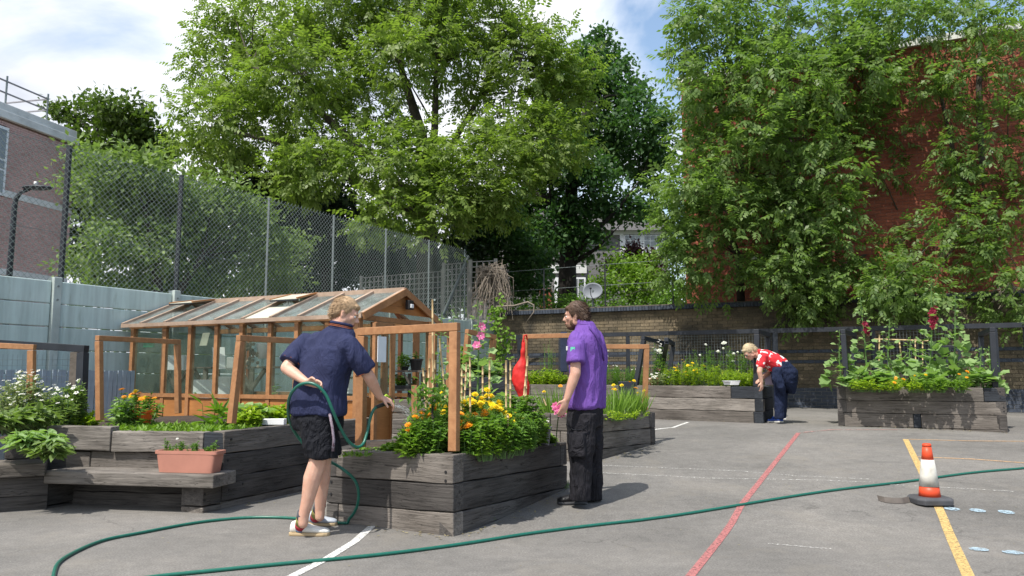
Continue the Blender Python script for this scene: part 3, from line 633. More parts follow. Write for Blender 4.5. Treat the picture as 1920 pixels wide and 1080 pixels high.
# ---------------------------------------------------------------- sleeper beds
def bolt(parent, c, n):
    mb = MB(); mb.tube([Vector(c) - n * .004, Vector(c) + n * .003], .011, 8); mb.build('bolt_hole', M['blackplastic'], parent)
def sleepers(bed, A, B, ztop_a, ztop_b, layers, mat, th=.13, cuts=None, gapend=0, bolts=(), R=random.Random(3), jit=.006, zmin=None, mats=None):
    """A,B plan points of the outer face (left to right as seen from outside). layers = heights from the top down."""
    A = Vector((A[0], A[1], 0)); B = Vector((B[0], B[1], 0)); d = B - A; ln = d.length; d.normalize(); n = Vector((d.y, -d.x, 0)); off = OFF[bed.name]
    za, zb_ = ztop_a, ztop_b; out = []
    for li, h in enumerate(layers):
        cs = [0] + (cuts[li] if cuts and li < len(cuts) else []) + [1]
        for k in range(len(cs) - 1):
            s0 = ln * cs[k] + (.003 if k else 0); s1 = ln * cs[k + 1] - (.003 if k < len(cs) - 2 else 0)
            if k == 0: s0 -= R.uniform(-1, 1) * gapend
            o_ = R.uniform(-jit, jit); t0 = R.uniform(.0, .004)
            def zz_(s, top): return (za + (zb_ - za) * s / ln) - (t0 + .002 if top else h - .002)
            L_ = s1 - s0; mb = MB(); nseg = max(2, int(L_ / .16)); vs = []; ph = R.random() * 9
            for q in range(nseg + 1):
                s = s0 + L_ * q / nseg; w = .0035 * math.sin(s * 9 + ph) + R.uniform(-.002, .002); e = R.uniform(-.003, .003)
                lx = s - s0 - L_ / 2
                vs += [(lx, -o_ - e, zz_(s, False) + w), (lx, th, zz_(s, False)), (lx, th, zz_(s, True) - w * .5), (lx, -o_ + e, zz_(s, True) + w * .8)]
            fs = [(4 * i, 4 * i + 4, 4 * i + 7, 4 * i + 3) for i in range(nseg)] + [(4 * i + 3, 4 * i + 7, 4 * i + 6, 4 * i + 2) for i in range(nseg)] + [(4 * i + 2, 4 * i + 6, 4 * i + 5, 4 * i + 1) for i in range(nseg)] + [(4 * i + 1, 4 * i + 5, 4 * i + 4, 4 * i) for i in range(nseg)] + [(0, 3, 2, 1), (4 * nseg, 4 * nseg + 1, 4 * nseg + 2, 4 * nseg + 3)]
            c = A + d * (s0 + s1) / 2; zc = (za + zb_) / 2 - h / 2; vs = [(x, y, z - zc) for x, y, z in vs]
            mb.add(vs, fs); mt = mat
            if mats and (li, k) in mats: mt = M[mats[(li, k)]]
            me = mb.mesh('sleeper', mt); o = link(bpy.data.objects.new('sleeper', me)); o.parent = bed
            o.location = (c.x - off.x, c.y - off.y, zc - off.z); o.rotation_euler = (0, 0, math.atan2(d.y, d.x)); bv = o.modifiers.new('bevel', 'BEVEL'); bv.width = .008; bv.segments = 2; bv.limit_method = 'ANGLE'; bv.angle_limit = .7
            OFF[o.name] = off
            for bl_ in bolts:
                if bl_[0] == li and (s0 <= bl_[1] * ln <= s1):
                    s = bl_[1] * ln; p = A + d * s + n * (o_ + .002)
                    # bolt holes are sub-parts of their sleeper
                    m2 = MB(); m2.tube([(s - (s0 + s1) / 2, -o_ - .006, bl_[2] * h), (s - (s0 + s1) / 2, -o_ + .004, bl_[2] * h)], .011, 8); me2 = m2.mesh('bolt_hole', M['blackplastic']); o2 = link(bpy.data.objects.new('bolt_hole', me2)); o2.parent = o
            out.append(o)
        za -= h; zb_ -= h
    return out
def soil(bed, pts, z, name='soil'):
    mb = MB(); R = random.Random(5); c = sum((Vector((p[0], p[1], 0)) for p in pts), Vector()) / len(pts); k = len(pts); N_ = 8
    vs = [(c.x, c.y, z + .03)]; fs = []
    ring = []
    E = []
    for i in range(k):
        a, b = pts[i], pts[(i + 1) % k]
        for q in range(N_): E.append((a[0] + (b[0] - a[0]) * q / N_, a[1] + (b[1] - a[1]) * q / N_))
    m = len(E)
    for j in range(1, 7):
        for e in E: vs.append((c.x + (e[0] - c.x) * j / 6, c.y + (e[1] - c.y) * j / 6, z + (.03 + R.uniform(-.015, .02) if j < 6 else 0)))
    for i in range(m): fs.append((0, 1 + i, 1 + (i + 1) % m))
    for j in range(5):
        for i in range(m): fs.append((1 + j * m + i, 1 + (j + 1) * m + i, 1 + (j + 1) * m + (i + 1) % m, 1 + j * m + (i + 1) % m))
    mb.add(vs, fs); return mb.build(name, M['soil'], bed)
def xy(px, py, Y): p = P(px, py, Y); return (p.x, p.y)
# bed A: front centre
bA = thing('raised_bed', (-.3, 6.3, 0), 'nearest sleeper raised bed, its corner pointing at the camera, full of marigolds and canes', 'raised bed', 'sleeper raised beds')
A0, A1, A2 = xy(612, 970, 6.42), xy(850, 995, 5.78), xy(1064, 905, 7.45)
zA = CAMH - 143 * 5.78 / F; zA2 = CAMH - 121 * 7.45 / F; zA0 = CAMH - 135 * 6.42 / F
sleepers(bA, A0, A1, zA0, zA, [.213, .207, .205], M['sleeper'], cuts=[[.08], [], [.10]], bolts=[(0, .95, -.05), (0, .95, -.35), (1, .04, .25), (1, .04, -.22)], jit=.012, mats={(0, 1): 'sleeper', (1, 0): 'sleeper_dark', (2, 1): 'sleeper', (0, 0): 'sleeper_dark', (2, 0): 'sleeper_dark'})
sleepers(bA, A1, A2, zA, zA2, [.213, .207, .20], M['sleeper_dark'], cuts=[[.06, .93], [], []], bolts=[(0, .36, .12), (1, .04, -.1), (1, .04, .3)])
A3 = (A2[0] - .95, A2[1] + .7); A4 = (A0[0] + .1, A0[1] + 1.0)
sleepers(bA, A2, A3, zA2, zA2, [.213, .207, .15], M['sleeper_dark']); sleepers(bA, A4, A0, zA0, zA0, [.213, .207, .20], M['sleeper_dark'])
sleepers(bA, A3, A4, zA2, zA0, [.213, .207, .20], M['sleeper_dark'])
soil(bA, [A0, A1, A2, A3, A4], zA - .07)
# bed L: left with bench
bL = thing('raised_bed', (-3.6, 7.6, 0), 'left sleeper raised bed with a built-in bench, a trough standing on the bench', 'raised bed', 'sleeper raised beds')
C0 = Vector((*xy(415, 950, 6.95), 0)); LD = Vector((.40, 1, 0)).normalized(); LX = -LD.y, LD.x
zL = CAMH - 101 * 6.95 / F
C1 = C0 + LD * 2.9; Cl = Vector((*xy(80, 900, 7.25), 0)); Cm = Cl.lerp(C0, .37)
sleepers(bL, C0, C1, zL, zL, [.20, .205, .21, .1], M['sleeper_dark'], cuts=[[], [], [], []], bolts=[(1, .02, .2), (0, .03, .1), (2, .03, -.05), (2, .09, .1)], mats={(0, 0): 'sleeper', (3, 0): 'sleeper'})
sleepers(bL, Cl, Cm, zL + .03, zL + .03, [.225], M['sleeper_grey'], jit=.01); sleepers(bL, Cm + (C0 - Cl) * .01, C0, zL - .01, zL - .01, [.19], M['sleeper_grey'], cuts=[[.82]], mats={(0, 1): 'sleeper_black'})
sleepers(bL, (Cl.x, Cl.y + .05), (C0.x, C0.y + .03), zL - .2, zL - .2, [.2, .16, .14], M['sleeper'], cuts=[[.25, .93]], mats={(0, 2): 'sleeper_dark', (1, 0): 'sleeper_dark', (2, 0): 'sleeper_dark'})
soil(bL, [(Cl.x - 1.2, Cl.y + .2), (Cl.x, Cl.y + .1), (C0.x - .05, C0.y + .1), (C1.x - .1, C1.y), (C1.x - 2.6, C1.y + .9), (Cl.x - 1.6, Cl.y + 2)], zL - .06)
# bench
bx = (C0 - Cl).normalized(); bnn = Vector((bx.y, -bx.x, 0)); b0, b1 = P(82, 888, 6.92), P(400, 905, 6.62)
zs = CAMH - 181 * 6.62 / F
def plank(parent, name, a, b, z1, h, w, mat, nrm):
    a, b = Vector((a.x, a.y, 0)), Vector((b.x, b.y, 0)); d = (b - a); ln = d.length; d.normalize(); c = (a + b) / 2; mb = MB()
    n_ = Vector((d.y, -d.x, 0)); mb.box((-ln / 2, 0, -h / 2), (ln / 2, w, h / 2)); me = mb.mesh(name, mat); o = link(bpy.data.objects.new(name, me)); o.parent = parent
    off = OFF[parent.name]; o.location = (c.x - off.x, c.y - off.y, z1 - h / 2 - off.z); o.rotation_euler = (0, 0, math.atan2(d.y, d.x)); bv = o.modifiers.new('bevel', 'BEVEL'); bv.width = .01; bv.segments = 2; return o
plank(bL, 'bench_seat', b0, b1, zs, .11, .36, M['sleeper_grey'], None)
e0 = P(424, 940, 6.5); 
mb = MB(); 
for k, (z1, h) in enumerate(((zs - .115, .17), (zs - .29, .15))):
    a = C0 - LD * .225; b = C0 - LD * .004
    sleepers(bL, a, b, z1 + .005, z1 + .005, [h], M['sleeper_dark'] if k == 0 else M['sleeper'], th=.24, bolts=[(0, .1, .1), (0, .1, -.2)])
e1 = P(88, 930, 6.98); 
for k, (z1, h) in enumerate(((zs - .11, .2), (zs - .32, .14))): sleepers(bL, (e1.x, e1.y), (e1.x + .13, e1.y + .45), z1, z1, [h], M['sleeper_dark'], th=.2)
# far-left low bench/bed edge
bK = thing('raised_bed', (-4.9, 7.2, 0), 'low sleeper bed at the left edge under trailing leaves', 'raised bed', 'sleeper raised beds')
k0, k1 = P(-60, 900, 6.6), P(84, 893, 6.86)
plank(bK, 'sleeper', k0, k1, CAMH - 163 * 6.7 / F, .11, .5, M['sleeper'], None)
sleepers(bK, (k0.x, k0.y + .12), (k1.x - .02, k1.y + .10), CAMH - 163 * 6.7 / F - .115, CAMH - 163 * 6.7 / F - .115, [.17, .14], M['sleeper_dark'])
sleepers(bK, (k0.x, k0.y + .45), (k1.x, k1.y + .42), zL - .06, zL - .06, [.2, .14], M['sleeper_dark'])
soil(bK, [(k0.x - .2, k0.y + .5), (k1.x, k1.y + .5), (k1.x, k1.y + 1.4), (k0.x - .3, k0.y + 1.6)], zL - .1)
# bed B2: behind the man in purple
bB = thing('raised_bed', (1.1, 9.4, 0), 'sleeper raised bed behind the man in purple, planted with strappy leaves and orange flowers', 'raised bed', 'sleeper raised beds')
B0, B1, B2 = xy(985, 860, 9.05), xy(1106, 872, 8.75), xy(1229, 826, 10.1)
zB, zB2 = CAMH - 72 * 8.75 / F, CAMH - 66 * 10.1 / F
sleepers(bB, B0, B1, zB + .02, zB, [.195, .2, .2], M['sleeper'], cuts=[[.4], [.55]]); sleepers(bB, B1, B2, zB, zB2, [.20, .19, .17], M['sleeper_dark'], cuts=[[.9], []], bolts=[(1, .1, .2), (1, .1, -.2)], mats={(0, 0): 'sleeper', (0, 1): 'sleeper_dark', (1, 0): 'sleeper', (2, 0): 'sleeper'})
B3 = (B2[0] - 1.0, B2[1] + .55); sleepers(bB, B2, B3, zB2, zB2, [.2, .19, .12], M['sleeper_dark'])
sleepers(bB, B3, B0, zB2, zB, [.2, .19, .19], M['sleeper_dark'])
soil(bB, [B0, B1, B2, B3], zB - .06)
# bed M: long middle bed
bM = thing('raised_bed', (2.4, 14, .2), 'long middle sleeper raised bed beside the bending person, packed with yellow flowered herbs', 'raised bed', 'sleeper raised beds')
m0, m1 = xy(925, 790, 15.0), xy(1432, 797, 12.5)
zM = CAMH - .165
sleepers(bM, m0, m1, zM + .015, zM, [.20, .205, .20, .09], M['sleeper'], cuts=[[.16, .52, .90], [.12, .42], [.2, .50, .545, .97], [.3, .6]], mats={(0, 3): 'sleeper_black', (0, 1): 'sleeper_grey', (2, 2): 'sleeper_black', (2, 4): 'sleeper_black', (1, 1): 'sleeper_grey', (1, 2): 'sleeper_grey'}, bolts=[(0, .985, .1), (0, .985, -.15), (1, .98, .1)])
MN = Vector((.425, .905, 0)); m2 = (m1[0] + MN.x * 1.35, m1[1] + MN.y * 1.35); m3 = (m0[0] + MN.x * 1.35, m0[1] + MN.y * 1.35)
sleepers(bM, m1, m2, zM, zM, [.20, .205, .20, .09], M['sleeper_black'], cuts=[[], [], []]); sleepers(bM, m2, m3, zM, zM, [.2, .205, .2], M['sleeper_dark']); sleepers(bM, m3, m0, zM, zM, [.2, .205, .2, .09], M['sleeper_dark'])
soil(bM, [m0, m1, m2, m3], zM - .06)
# bed N: right with hollyhocks
bN = thing('raised_bed', (6.1, 11.6, .3), 'right-hand sleeper raised bed planted with tall red hollyhocks in front of the brick wall', 'raised bed', 'sleeper raised beds')
n0, n1 = xy(1572, 798, 12.0), xy(1890, 805, 11.1); zN = CAMH - .16
sleepers(bN, n0, n1, zN, zN - .005, [.205, .19, .205, .075], M['sleeper_grey'], cuts=[[.04, .88], [], [.04, .465, .51, .955], []], mats={(0, 2): 'sleeper_black', (0, 0): 'sleeper_dark', (2, 0): 'sleeper_dark', (2, 2): 'sleeper_black', (2, 4): 'sleeper_dark', (1, 0): 'sleeper', (2, 1): 'sleeper', (2, 3): 'sleeper', (3, 0): 'sleeper'}, bolts=[(0, .97, .2), (0, .97, -.2), (1, .985, .1), (1, .985, -.2), (1, .02, -.1)])
n2 = (n1[0] + MN.x * 1.3, n1[1] + MN.y * 1.3); n3 = (n0[0] + MN.x * 1.3, n0[1] + MN.y * 1.3)
sleepers(bN, n1, n2, zN, zN, [.2, .19, .2, .075], M['sleeper_dark']); sleepers(bN, n2, n3, zN, zN, [.2, .19, .2], M['sleeper_dark']); sleepers(bN, n3, n0, zN, zN, [.2, .19, .2], M['sleeper_dark'])
soil(bN, [n0, n1, n2, n3], zN - .06)
# dark bed behind the canes
bD = thing('raised_bed', (-.7, 12.2, 0), 'black painted raised bed between the greenhouse and the brick wall', 'raised bed', 'sleeper raised beds')
d0, d1 = xy(812, 760, 11.9), xy(950, 760, 12.1); zD = CAMH - .02
sleepers(bD, d0, d1, zD, zD, [.2, .2, .2, .2], M['sleeper_black'], cuts=[[.5], []]); d2 = (d1[0] - .1, d1[1] + 1.1); d3 = (d0[0] + .3, d0[1] + 1.1)
sleepers(bD, d1, d2, zD, zD, [.2, .2, .2, .2], M['sleeper_black']); sleepers(bD, d2, d3, zD, zD, [.2, .2, .2, .2], M['sleeper_black']); sleepers(bD, d3, d0, zD, zD, [.2, .2, .2, .2], M['sleeper_black'])
soil(bD, [d0, d1, d2, d3], zD - .06)
# ---------------------------------------------------------------- greenhouse
GO = Vector((-1.83, 9.2, 0)); GA = Vector((-.893, .45, 0)); GB = Vector((.45, .893, 0)); GL, GW = 3.95, 1.53
def gq(a, b, z): return GO + GA * a + GB * b + Vector((0, 0, z))
EZ = CAMH + .70; RZG = CAMH + 1.075; PZ = CAMH - .26          # eaves, ridge, top of boarded base
gh = thing('greenhouse', GO, 'cedar framed greenhouse with a pitched glass roof beside the concrete wall', 'greenhouse')
def gbeam(name, p, q, w, d=None, mat='cedar', side=None, parent=gh, bev=0):
    mb = MB(); mb.beam(p, q, w, d, side); return mb.build(name, M[mat], parent, bevel=bev)
muls = [0.0, .46, .93, 1.38, 1.86, 2.32, 2.80, 3.30, 3.95]
for i, a in enumerate(muls):
    gbeam('post', gq(a, 0, .0), gq(a, 0, EZ - .03), .075 if i % 2 == 0 else .05, .06, side=GA)
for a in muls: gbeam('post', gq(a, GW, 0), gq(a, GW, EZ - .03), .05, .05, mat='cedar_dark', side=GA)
for b in (0, GW):
    gbeam('eaves_beam', gq(-.06, b, EZ), gq(GL + .06, b, EZ), .08, .07, mat='cedar'); gbeam('sill', gq(-.02, b, PZ), gq(GL, b, PZ), .07, .05)
gbeam('eaves_board', gq(-.12, -.10, EZ + .005), gq(GL + .15, -.10, EZ + .005), .02, .05, mat='cedar_pale')
for i in range(len(muls) - 1):
    a0, a1 = muls[i] + .035, muls[i + 1] - .035
    for b in (0, GW):
        mb = MB(); mb.obox(gq((a0 + a1) / 2, b, (PZ + .03 + EZ - .04) / 2), GA * (a1 - a0) / 2, GB * .002, (0, 0, (EZ - PZ) / 2 - .035)); mb.build('pane', M['glass'], gh)
        nb = 4
        mb = MB(); mb.obox(gq((a0 + a1) / 2, b, (PZ - .03) / 2), GA * (a1 - a0) / 2, GB * .012, (0, 0, (PZ - .03) / 2)); mb.build('base_panel', M['cedar_orange'], gh)
# roof: rafters and panes on each slope
def roofp(a, t, side, up=0):                             # t 0 at eave .. 1 at ridge
    b = -.10 + (GW / 2 + .10) * t; b = b if side == 0 else GW - b
    return gq(a, b, EZ + .01 + (RZG - EZ - .01) * t + up)
rn = Vector((0, 0, 1))
rafters = [-.12, .36, .84, 1.30, 1.78, 2.26, 2.74, 3.22, 3.70, 4.08]
for side in (0, 1):
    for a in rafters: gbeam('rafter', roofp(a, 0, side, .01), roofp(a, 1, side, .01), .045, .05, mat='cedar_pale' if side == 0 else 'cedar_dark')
    for i in range(len(rafters) - 1):
        a0, a1 = rafters[i] + .022, rafters[i + 1] - .022
        p = [roofp(a0, .01, side), roofp(a1, .01, side), roofp(a1, .985, side), roofp(a0, .985, side)]; n = (p[1] - p[0]).cross(p[3] - p[0]).normalized() * .003
        mb = MB(); mb.hexa([v - n for v in p] + [v + n for v in p]); mb.build('roof_pane', M['glass_roof'], gh)
gbeam('ridge', gq(-.14, GW / 2, RZG + .02), gq(GL + .16, GW / 2, RZG + .02), .05, .06, mat='cedar_pale')
def vent(i, t0, t1, open_, side=0):
    a0, a1 = rafters[i] + .01, rafters[i + 1] - .01; top0, top1 = roofp(a0, t1, side, .04), roofp(a1, t1, side, .04); lo0, lo1 = roofp(a0, t0, side, .04 + open_), roofp(a1, t0, side, .04 + open_)
    n = Vector((0, 0, .006)); mb = MB(); mb.hexa([lo0 - n, lo1 - n, top1 - n, top0 - n, lo0 + n, lo1 + n, top1 + n, top0 + n]); v = mb.build('roof_vent', M['poly'], gh)
    mb = MB(); mb.beam(lo0 - n * 2, lo1 - n * 2, .025, .02); mb.build('vent_bar', M['darkmetal'], v)
    for x, y in ((lo0, top0), (lo1, top1)):
        mb = MB(); mb.beam(x + n * 1.5, y + n * 1.5, .03, .02); mb.build('vent_frame', M['cedar_orange'], v)
vent(3, .55, 1.0, .06); vent(7, .52, 1.0, .10)
# cream lower sheet under the vent
p = [roofp(rafters[3] + .02, .02, 0, .012), roofp(rafters[4] - .02, .02, 0, .012), roofp(rafters[4] - .02, .5, 0, .012), roofp(rafters[3] + .02, .5, 0, .012)]
mb = MB(); n = Vector((0, 0, .003)); mb.hexa([v - n for v in p] + [v + n for v in p]); mb.build('roof_sheet', M['poly'], gh)
# near gable
bz = EZ + .12
mb = MB(); k = .03
g0 = [gq(-.10, GW * .13, bz - .02), gq(-.10, GW * .87, bz - .02), gq(-.10, GW / 2, RZG - .02)]
g1 = [v + GA * .02 for v in g0]
q0, q1 = .26, .74
zb0 = EZ + .05
def gable_board(z0, z1, name='gable_board'):
    f = lambda z: (z - EZ - .01) / (RZG - EZ - .01)
    w0 = (GW / 2 + .10) * f(z0) - .10; w1 = (GW / 2 + .10) * f(z1) - .10
    a = [gq(-.085, w0, z0), gq(-.085, GW - w0, z0), gq(-.085, GW - w1, z1), gq(-.085, w1, z1)]
    b = [v + GA * .02 for v in a]; mb = MB(); mb.hexa([a[0], a[1], b[1], b[0], a[3], a[2], b[2], b[3]]); mb.build(name, M['cedar_orange'], gh)
zs_ = [EZ + .085, EZ + .18, EZ + .275, EZ + .355]
for i in range(3): gable_board(zs_[i], zs_[i + 1] - .003)
for side in (0, 1): gbeam('barge_board', roofp(-.15, 0, side, -.01), roofp(-.15, 1.02, side, -.01), .022, .085, mat='cedar')
gbeam('gable_rail', gq(0, 0, EZ - .0), gq(0, GW, EZ - .0), .06, .07, side=GA); 
for b in (.0, .30, .52, 1.22, GW): gbeam('post', gq(-.01, b, 0), gq(-.01, b, EZ - .04), .07, .06, side=GB)
for b0_, b1_ in ((.03, .28), (1.25, GW - .03)):
    mb = MB(); mb.obox(gq(0, (b0_ + b1_) / 2, (PZ + EZ) / 2), GB * (b1_ - b0_) / 2, GA * .002, (0, 0, (EZ - PZ) / 2 - .04)); mb.build('pane', M['glass'], gh)
    mb = MB(); mb.obox(gq(-.01, (b0_ + b1_) / 2, PZ / 2), GB * (b1_ - b0_) / 2, GA * .012, (0, 0, PZ / 2)); mb.build('base_panel', M['cedar_orange'], gh)
gbeam('gable_brace', gq(0, .9, EZ), gq(0, .62, EZ + .2), .03, .03, mat='cedar_dark')
# far gable
for b in (.5, 1.0, GW): gbeam('post', gq(GL, b, 0), gq(GL, b, EZ), .05, .05, mat='cedar_dark', side=GB)
for b0_, b1_ in ((.03, .47), (.53, .97), (1.03, 1.5)):
    mb = MB(); mb.obox(gq(GL, (b0_ + b1_) / 2, (PZ + EZ) / 2), GB * (b1_ - b0_) / 2, GA * .002, (0, 0, (EZ - PZ) / 2 - .04)); mb.build('pane', M['glass'], gh)
    mb = MB(); mb.obox(gq(GL, (b0_ + b1_) / 2, PZ / 2), GB * (b1_ - b0_) / 2, GA * .012, (0, 0, PZ / 2)); mb.build('base_panel', M['cedar_orange'], gh)
# door leaf standing open towards the camera
D0 = P(700, 830, 9.05); D1 = P(733, 830, 9.32)
dr = []
mbp = MB(); a = Vector((D0.x, D0.y, 0)); b = Vector((D1.x, D1.y, 0)); dd = (b - a).normalized(); dn = Vector((dd.y, -dd.x, 0)); dl = (b - a).length
c = (a + b) / 2; mb = MB(); mb.obox((c.x, c.y, PZ / 2 - .02), dd * dl / 2, dn * .012, (0, 0, PZ / 2)); door = mb.build('door', M['cedar_orange'], gh)
for q in (a, b): mb = MB(); mb.beam((q.x, q.y, 0), (q.x, q.y, EZ - .08), .055, .045, side=dn); mb.build('door_stile', M['cedar'], door)
for z in (EZ - .1, PZ): mb = MB(); mb.beam((a.x, a.y, z), (b.x, b.y, z), .045, .06); mb.build('door_rail', M['cedar'], door)
mb = MB(); mb.obox((c.x, c.y, (PZ + EZ - .1) / 2), dd * (dl / 2 - .03), dn * .002, (0, 0, (EZ - .1 - PZ) / 2 - .03)); mb.build('pane', M['glass'], door)
# flood light on the gable
q = P(768, 572, 9.86); fl_ = thing('floodlight', q, 'small black floodlight fixed to the greenhouse gable', 'lamp')
mb = MB(); mb.obox(q, GB * .055, GA * .03, (0, 0, .06)); mb.build('housing', M['blackplastic'], fl_, bevel=.008)
mb = MB(); mb.obox(q - GA * .035 + Vector((0, 0, -.015)), GB * .028, GA * .012, (0, 0, .025)); mb.build('lens', M['white'], fl_, bevel=.004)
# notice on door
pp = P(716, 655, 9.1); nt_ = MB(); nt_.obox(pp, dd * .075, dn * .004, (0, 0, .15)); tag(nt_.build('paper_notice', M['paper'], loc=pp), 'long white paper hanging on the open greenhouse door', 'notice')
# inside: staging, boxes, pots
st = thing('staging_bench', gq(2, 1.1, 0), 'slatted wooden potting bench along the back inside the greenhouse', 'bench')
sz = CAMH + .12
for k in range(5): gbeam('slat', gq(.25, .62 + k * .11, sz), gq(3.85, .62 + k * .11, sz), .09, .02, mat='oldwood', parent=st)
for a in (.5, 1.4, 2.3, 3.2, 3.8):
    gbeam('leg', gq(a, .62, 0), gq(a, .62, sz - .02), .055, mat='oldwood', parent=st); gbeam('bracket', gq(a, .62, sz - .30), gq(a + .24, .62, sz - .03), .045, mat='oldwood', parent=st)
    gbeam('bracket', gq(a, .62, sz - .30), gq(a - .24, .62, sz - .03), .045, mat='oldwood', parent=st)
s2 = thing('potting_shelf', gq(.1, 1.0, 0), 'two tier wooden shelf with black pots seen through the greenhouse doorway', 'shelf')
def shelf(px0, px1, py, Y, d=.3, parent=s2):
    a, b = P(px0, py, Y), P(px1, py, Y); mb = MB(); mb.box((a.x, Y, a.z - .012), (b.x, Y + d, a.z + .012)); mb.build('board', M['oldwood'], parent)
shelf(732, 795, 696, 9.9); shelf(732, 795, 731, 9.85, .32)
for px in (768, 792):
    a, b = P(px, 700, 10.0), P(px, 800, 10.0); mb = MB(); mb.beam((a.x, a.y, 0), (a.x, a.y, a.z), .04); mb.build('leg', M['oldwood'], s2)
a, b = P(757, 699, 9.92), P(768, 720, 9.92); mb = MB(); mb.beam(a, b, .025); mb.build('bracket', M['oldwood'], s2)
def potobj(name, q, r, h, mat, label, cat='plant pot', group=None, square=False):
    t = thing(name, q, label, cat, group); mb = MB()
    mb.lathe(q, [(r * .72, 0), (r * .95, h * .86), (r * 1.06, h * .87), (r * 1.06, h), (r * .9, h), (r * .85, h * .9), (.001, h * .9)], 18); mb.build('pot', M[mat], t)
    mb = MB(); mb.lathe(q + Vector((0, 0, h * .905)), [(r * .84, 0), (r * .4, .006), (.001, .008)], 12); mb.build('soil', M['soil'], t); return t
potobj('plant_pot', P(780, 695, 9.98), .085, .15, 'blackplastic', 'round black pot on the upper shelf in the greenhouse doorway')
potobj('plant_pot', P(759, 695, 9.98), .055, .055, 'blackplastic', 'small shallow black pot on the upper greenhouse shelf')
q = P(758, 730, 9.95); tr = thing('seed_tray', q, 'long black seed tray of white flowers on the lower greenhouse shelf', 'tray'); mb = MB(); mb.box((q.x - .16, q.y - .06, q.z), (q.x + .16, q.y + .1, q.z + .05)); mb.build('tray', M['blackplastic'], tr, bevel=.006)
# white units inside
def wbox(name, px0, px1, py0, py1, Y, dep, mat, label, cat, drawers=0):
    a, b = P(px0, py1, Y), P(px1, py0, Y); t = thing(name, (a.x, Y, a.z), label, cat); mb = MB(); mb.box((a.x, Y, a.z), (b.x, Y + dep, b.z)); mb.build('body', M[mat], t, bevel=.006)
    for k in range(drawers):
        z0 = a.z + (b.z - a.z) * (k + .06) / drawers; z1 = a.z + (b.z - a.z) * (k + .94) / drawers; mb = MB(); mb.box((a.x + .015, Y - .014, z0), (b.x - .015, Y - .002, z1)); d = mb.build('drawer', M[mat], t, bevel=.003)
        mb = MB(); mb.box(((a.x + b.x) / 2 - .01, Y - .022, (z0 + z1) / 2 + .05), ((a.x + b.x) / 2 + .09, Y - .015, (z0 + z1) / 2 + .075)); mb.build('handle', M['blackplastic'], d)
    return t
wbox('drawer_unit', 628, 668, 702, 765, 9.75, .35, 'white', 'white drawer unit inside the greenhouse beside the door', 'drawers', 2)
wbox('storage_box', 352, 400, 712, 758, 10.95, .4, 'white', 'large white cabinet low inside the greenhouse, near the third pane', 'cabinet')
wbox('storage_box', 403, 432, 706, 765, 10.75, .4, 'white', 'tall white panel low behind the fourth greenhouse pane', 'cabinet')
wbox('storage_box', 310, 345, 666, 694, 10.9, .25, 'paper', 'pale green cardboard box on the greenhouse bench', 'box')
wbox('storage_box', 424, 438, 670, 694, 10.8, .15, 'white', 'little white carton on the greenhouse bench', 'box')
q = P(418, 692, 10.6); mb = MB(); mb.obox(q + Vector((-.06, 0, .15)), (.085, 0, 0), (0, .004, 0), (-.035, .06, .15)); tag(mb.build('white_board', M['white'], loc=q), 'white board leaning in the fourth greenhouse pane', 'board')
q = P(495, 655, 10.2); mb = MB(); mb.lathe(q, [(.07, -.12), (.10, .06), (.105, .07), (.095, .075)], 14); tag(mb.build('plastic_tub', M['paper'], loc=q, smooth=True), 'translucent white tub hanging inside the greenhouse', 'tub')
q = P(476, 668, 10.2); 
mb = MB(); R_ = random.Random(4)
for k in range(26): mb.sph(q + Vector((R_.uniform(-.09, .09), R_.uniform(-.05, .05), R_.uniform(-.16, .16))), R_.uniform(.02, .035), 6, 4)
tag(mb.build('net_of_bulbs', M['twig'], loc=q), 'hanging net of brown bulbs inside the greenhouse', 'net bag')
q = P(384, 636, 10.9); mb = MB(); mb.obox(q, GA * .07, GB * .003, (.02, 0, .09)); tag(mb.build('paper_notice', M['poly'], loc=q), 'cream paper note tilted against the greenhouse glass', 'notice')
q = P(279, 647, 11.0); mb = MB(); mb.obox(q, GA * .11, GB * .01, (0, 0, .035)); M['greenp'] = simple('green_plastic', (.02, .26, .15), .4, .1, 4, bmp=0); tag(mb.build('planter_box', M['greenp'], loc=q, bevel=.004), 'small green plastic tray hung in the far greenhouse pane', 'tray')
# ---------------------------------------------------------------- timber frames over the beds
FR = 'wooden net frames standing over the raised beds'
def frame(pts, w, label, mat='cedar', name='timber_frame', cat='frame', d=None, extra=()):
    """pts: (foot of left leg, top of left leg, top of right leg, foot of right leg) as world points; None foot = no leg"""
    base = pts[0] or pts[3]; t = thing(name, base, label, cat, FR); d = d or w; a, b, c, e = pts
    dirv = (Vector(c) - Vector(b)).normalized(); sd = Vector((-dirv.y, dirv.x, 0)).normalized()
    if a is not None: mb = MB(); mb.beam(a, b - Vector((0, 0, w / 2 + .002)), w, d, side=sd); mb.build('leg', M[mat], t, bevel=.004)
    if e is not None: mb = MB(); mb.beam(e, c - Vector((0, 0, w / 2 + .002)), w, d, side=sd); mb.build('leg', M[mat], t, bevel=.004)
    mb = MB(); mb.beam(b - dirv * w / 2, c + dirv * w / 2, w * .9, d * .9, side=sd); mb.build('rail', M[mat], t, bevel=.004)
    for p, q in extra: mb = MB(); mb.beam(p, q, w * .8, w * .8); mb.build('strut', M[mat], t, bevel=.004)
    return t
frame((P(187, 788, 7.5), P(186, 634, 7.5), P(333, 641, 8.6), P(334, 775, 8.6)), .055, 'brown wooden frame over the left bed, around the orange pot')
frame((P(434, 794, 7.2), P(451, 634, 7.25), P(566, 640, 8.0), P(568, 790, 8.0)), .062, 'brown wooden frame standing directly left of the man in navy')
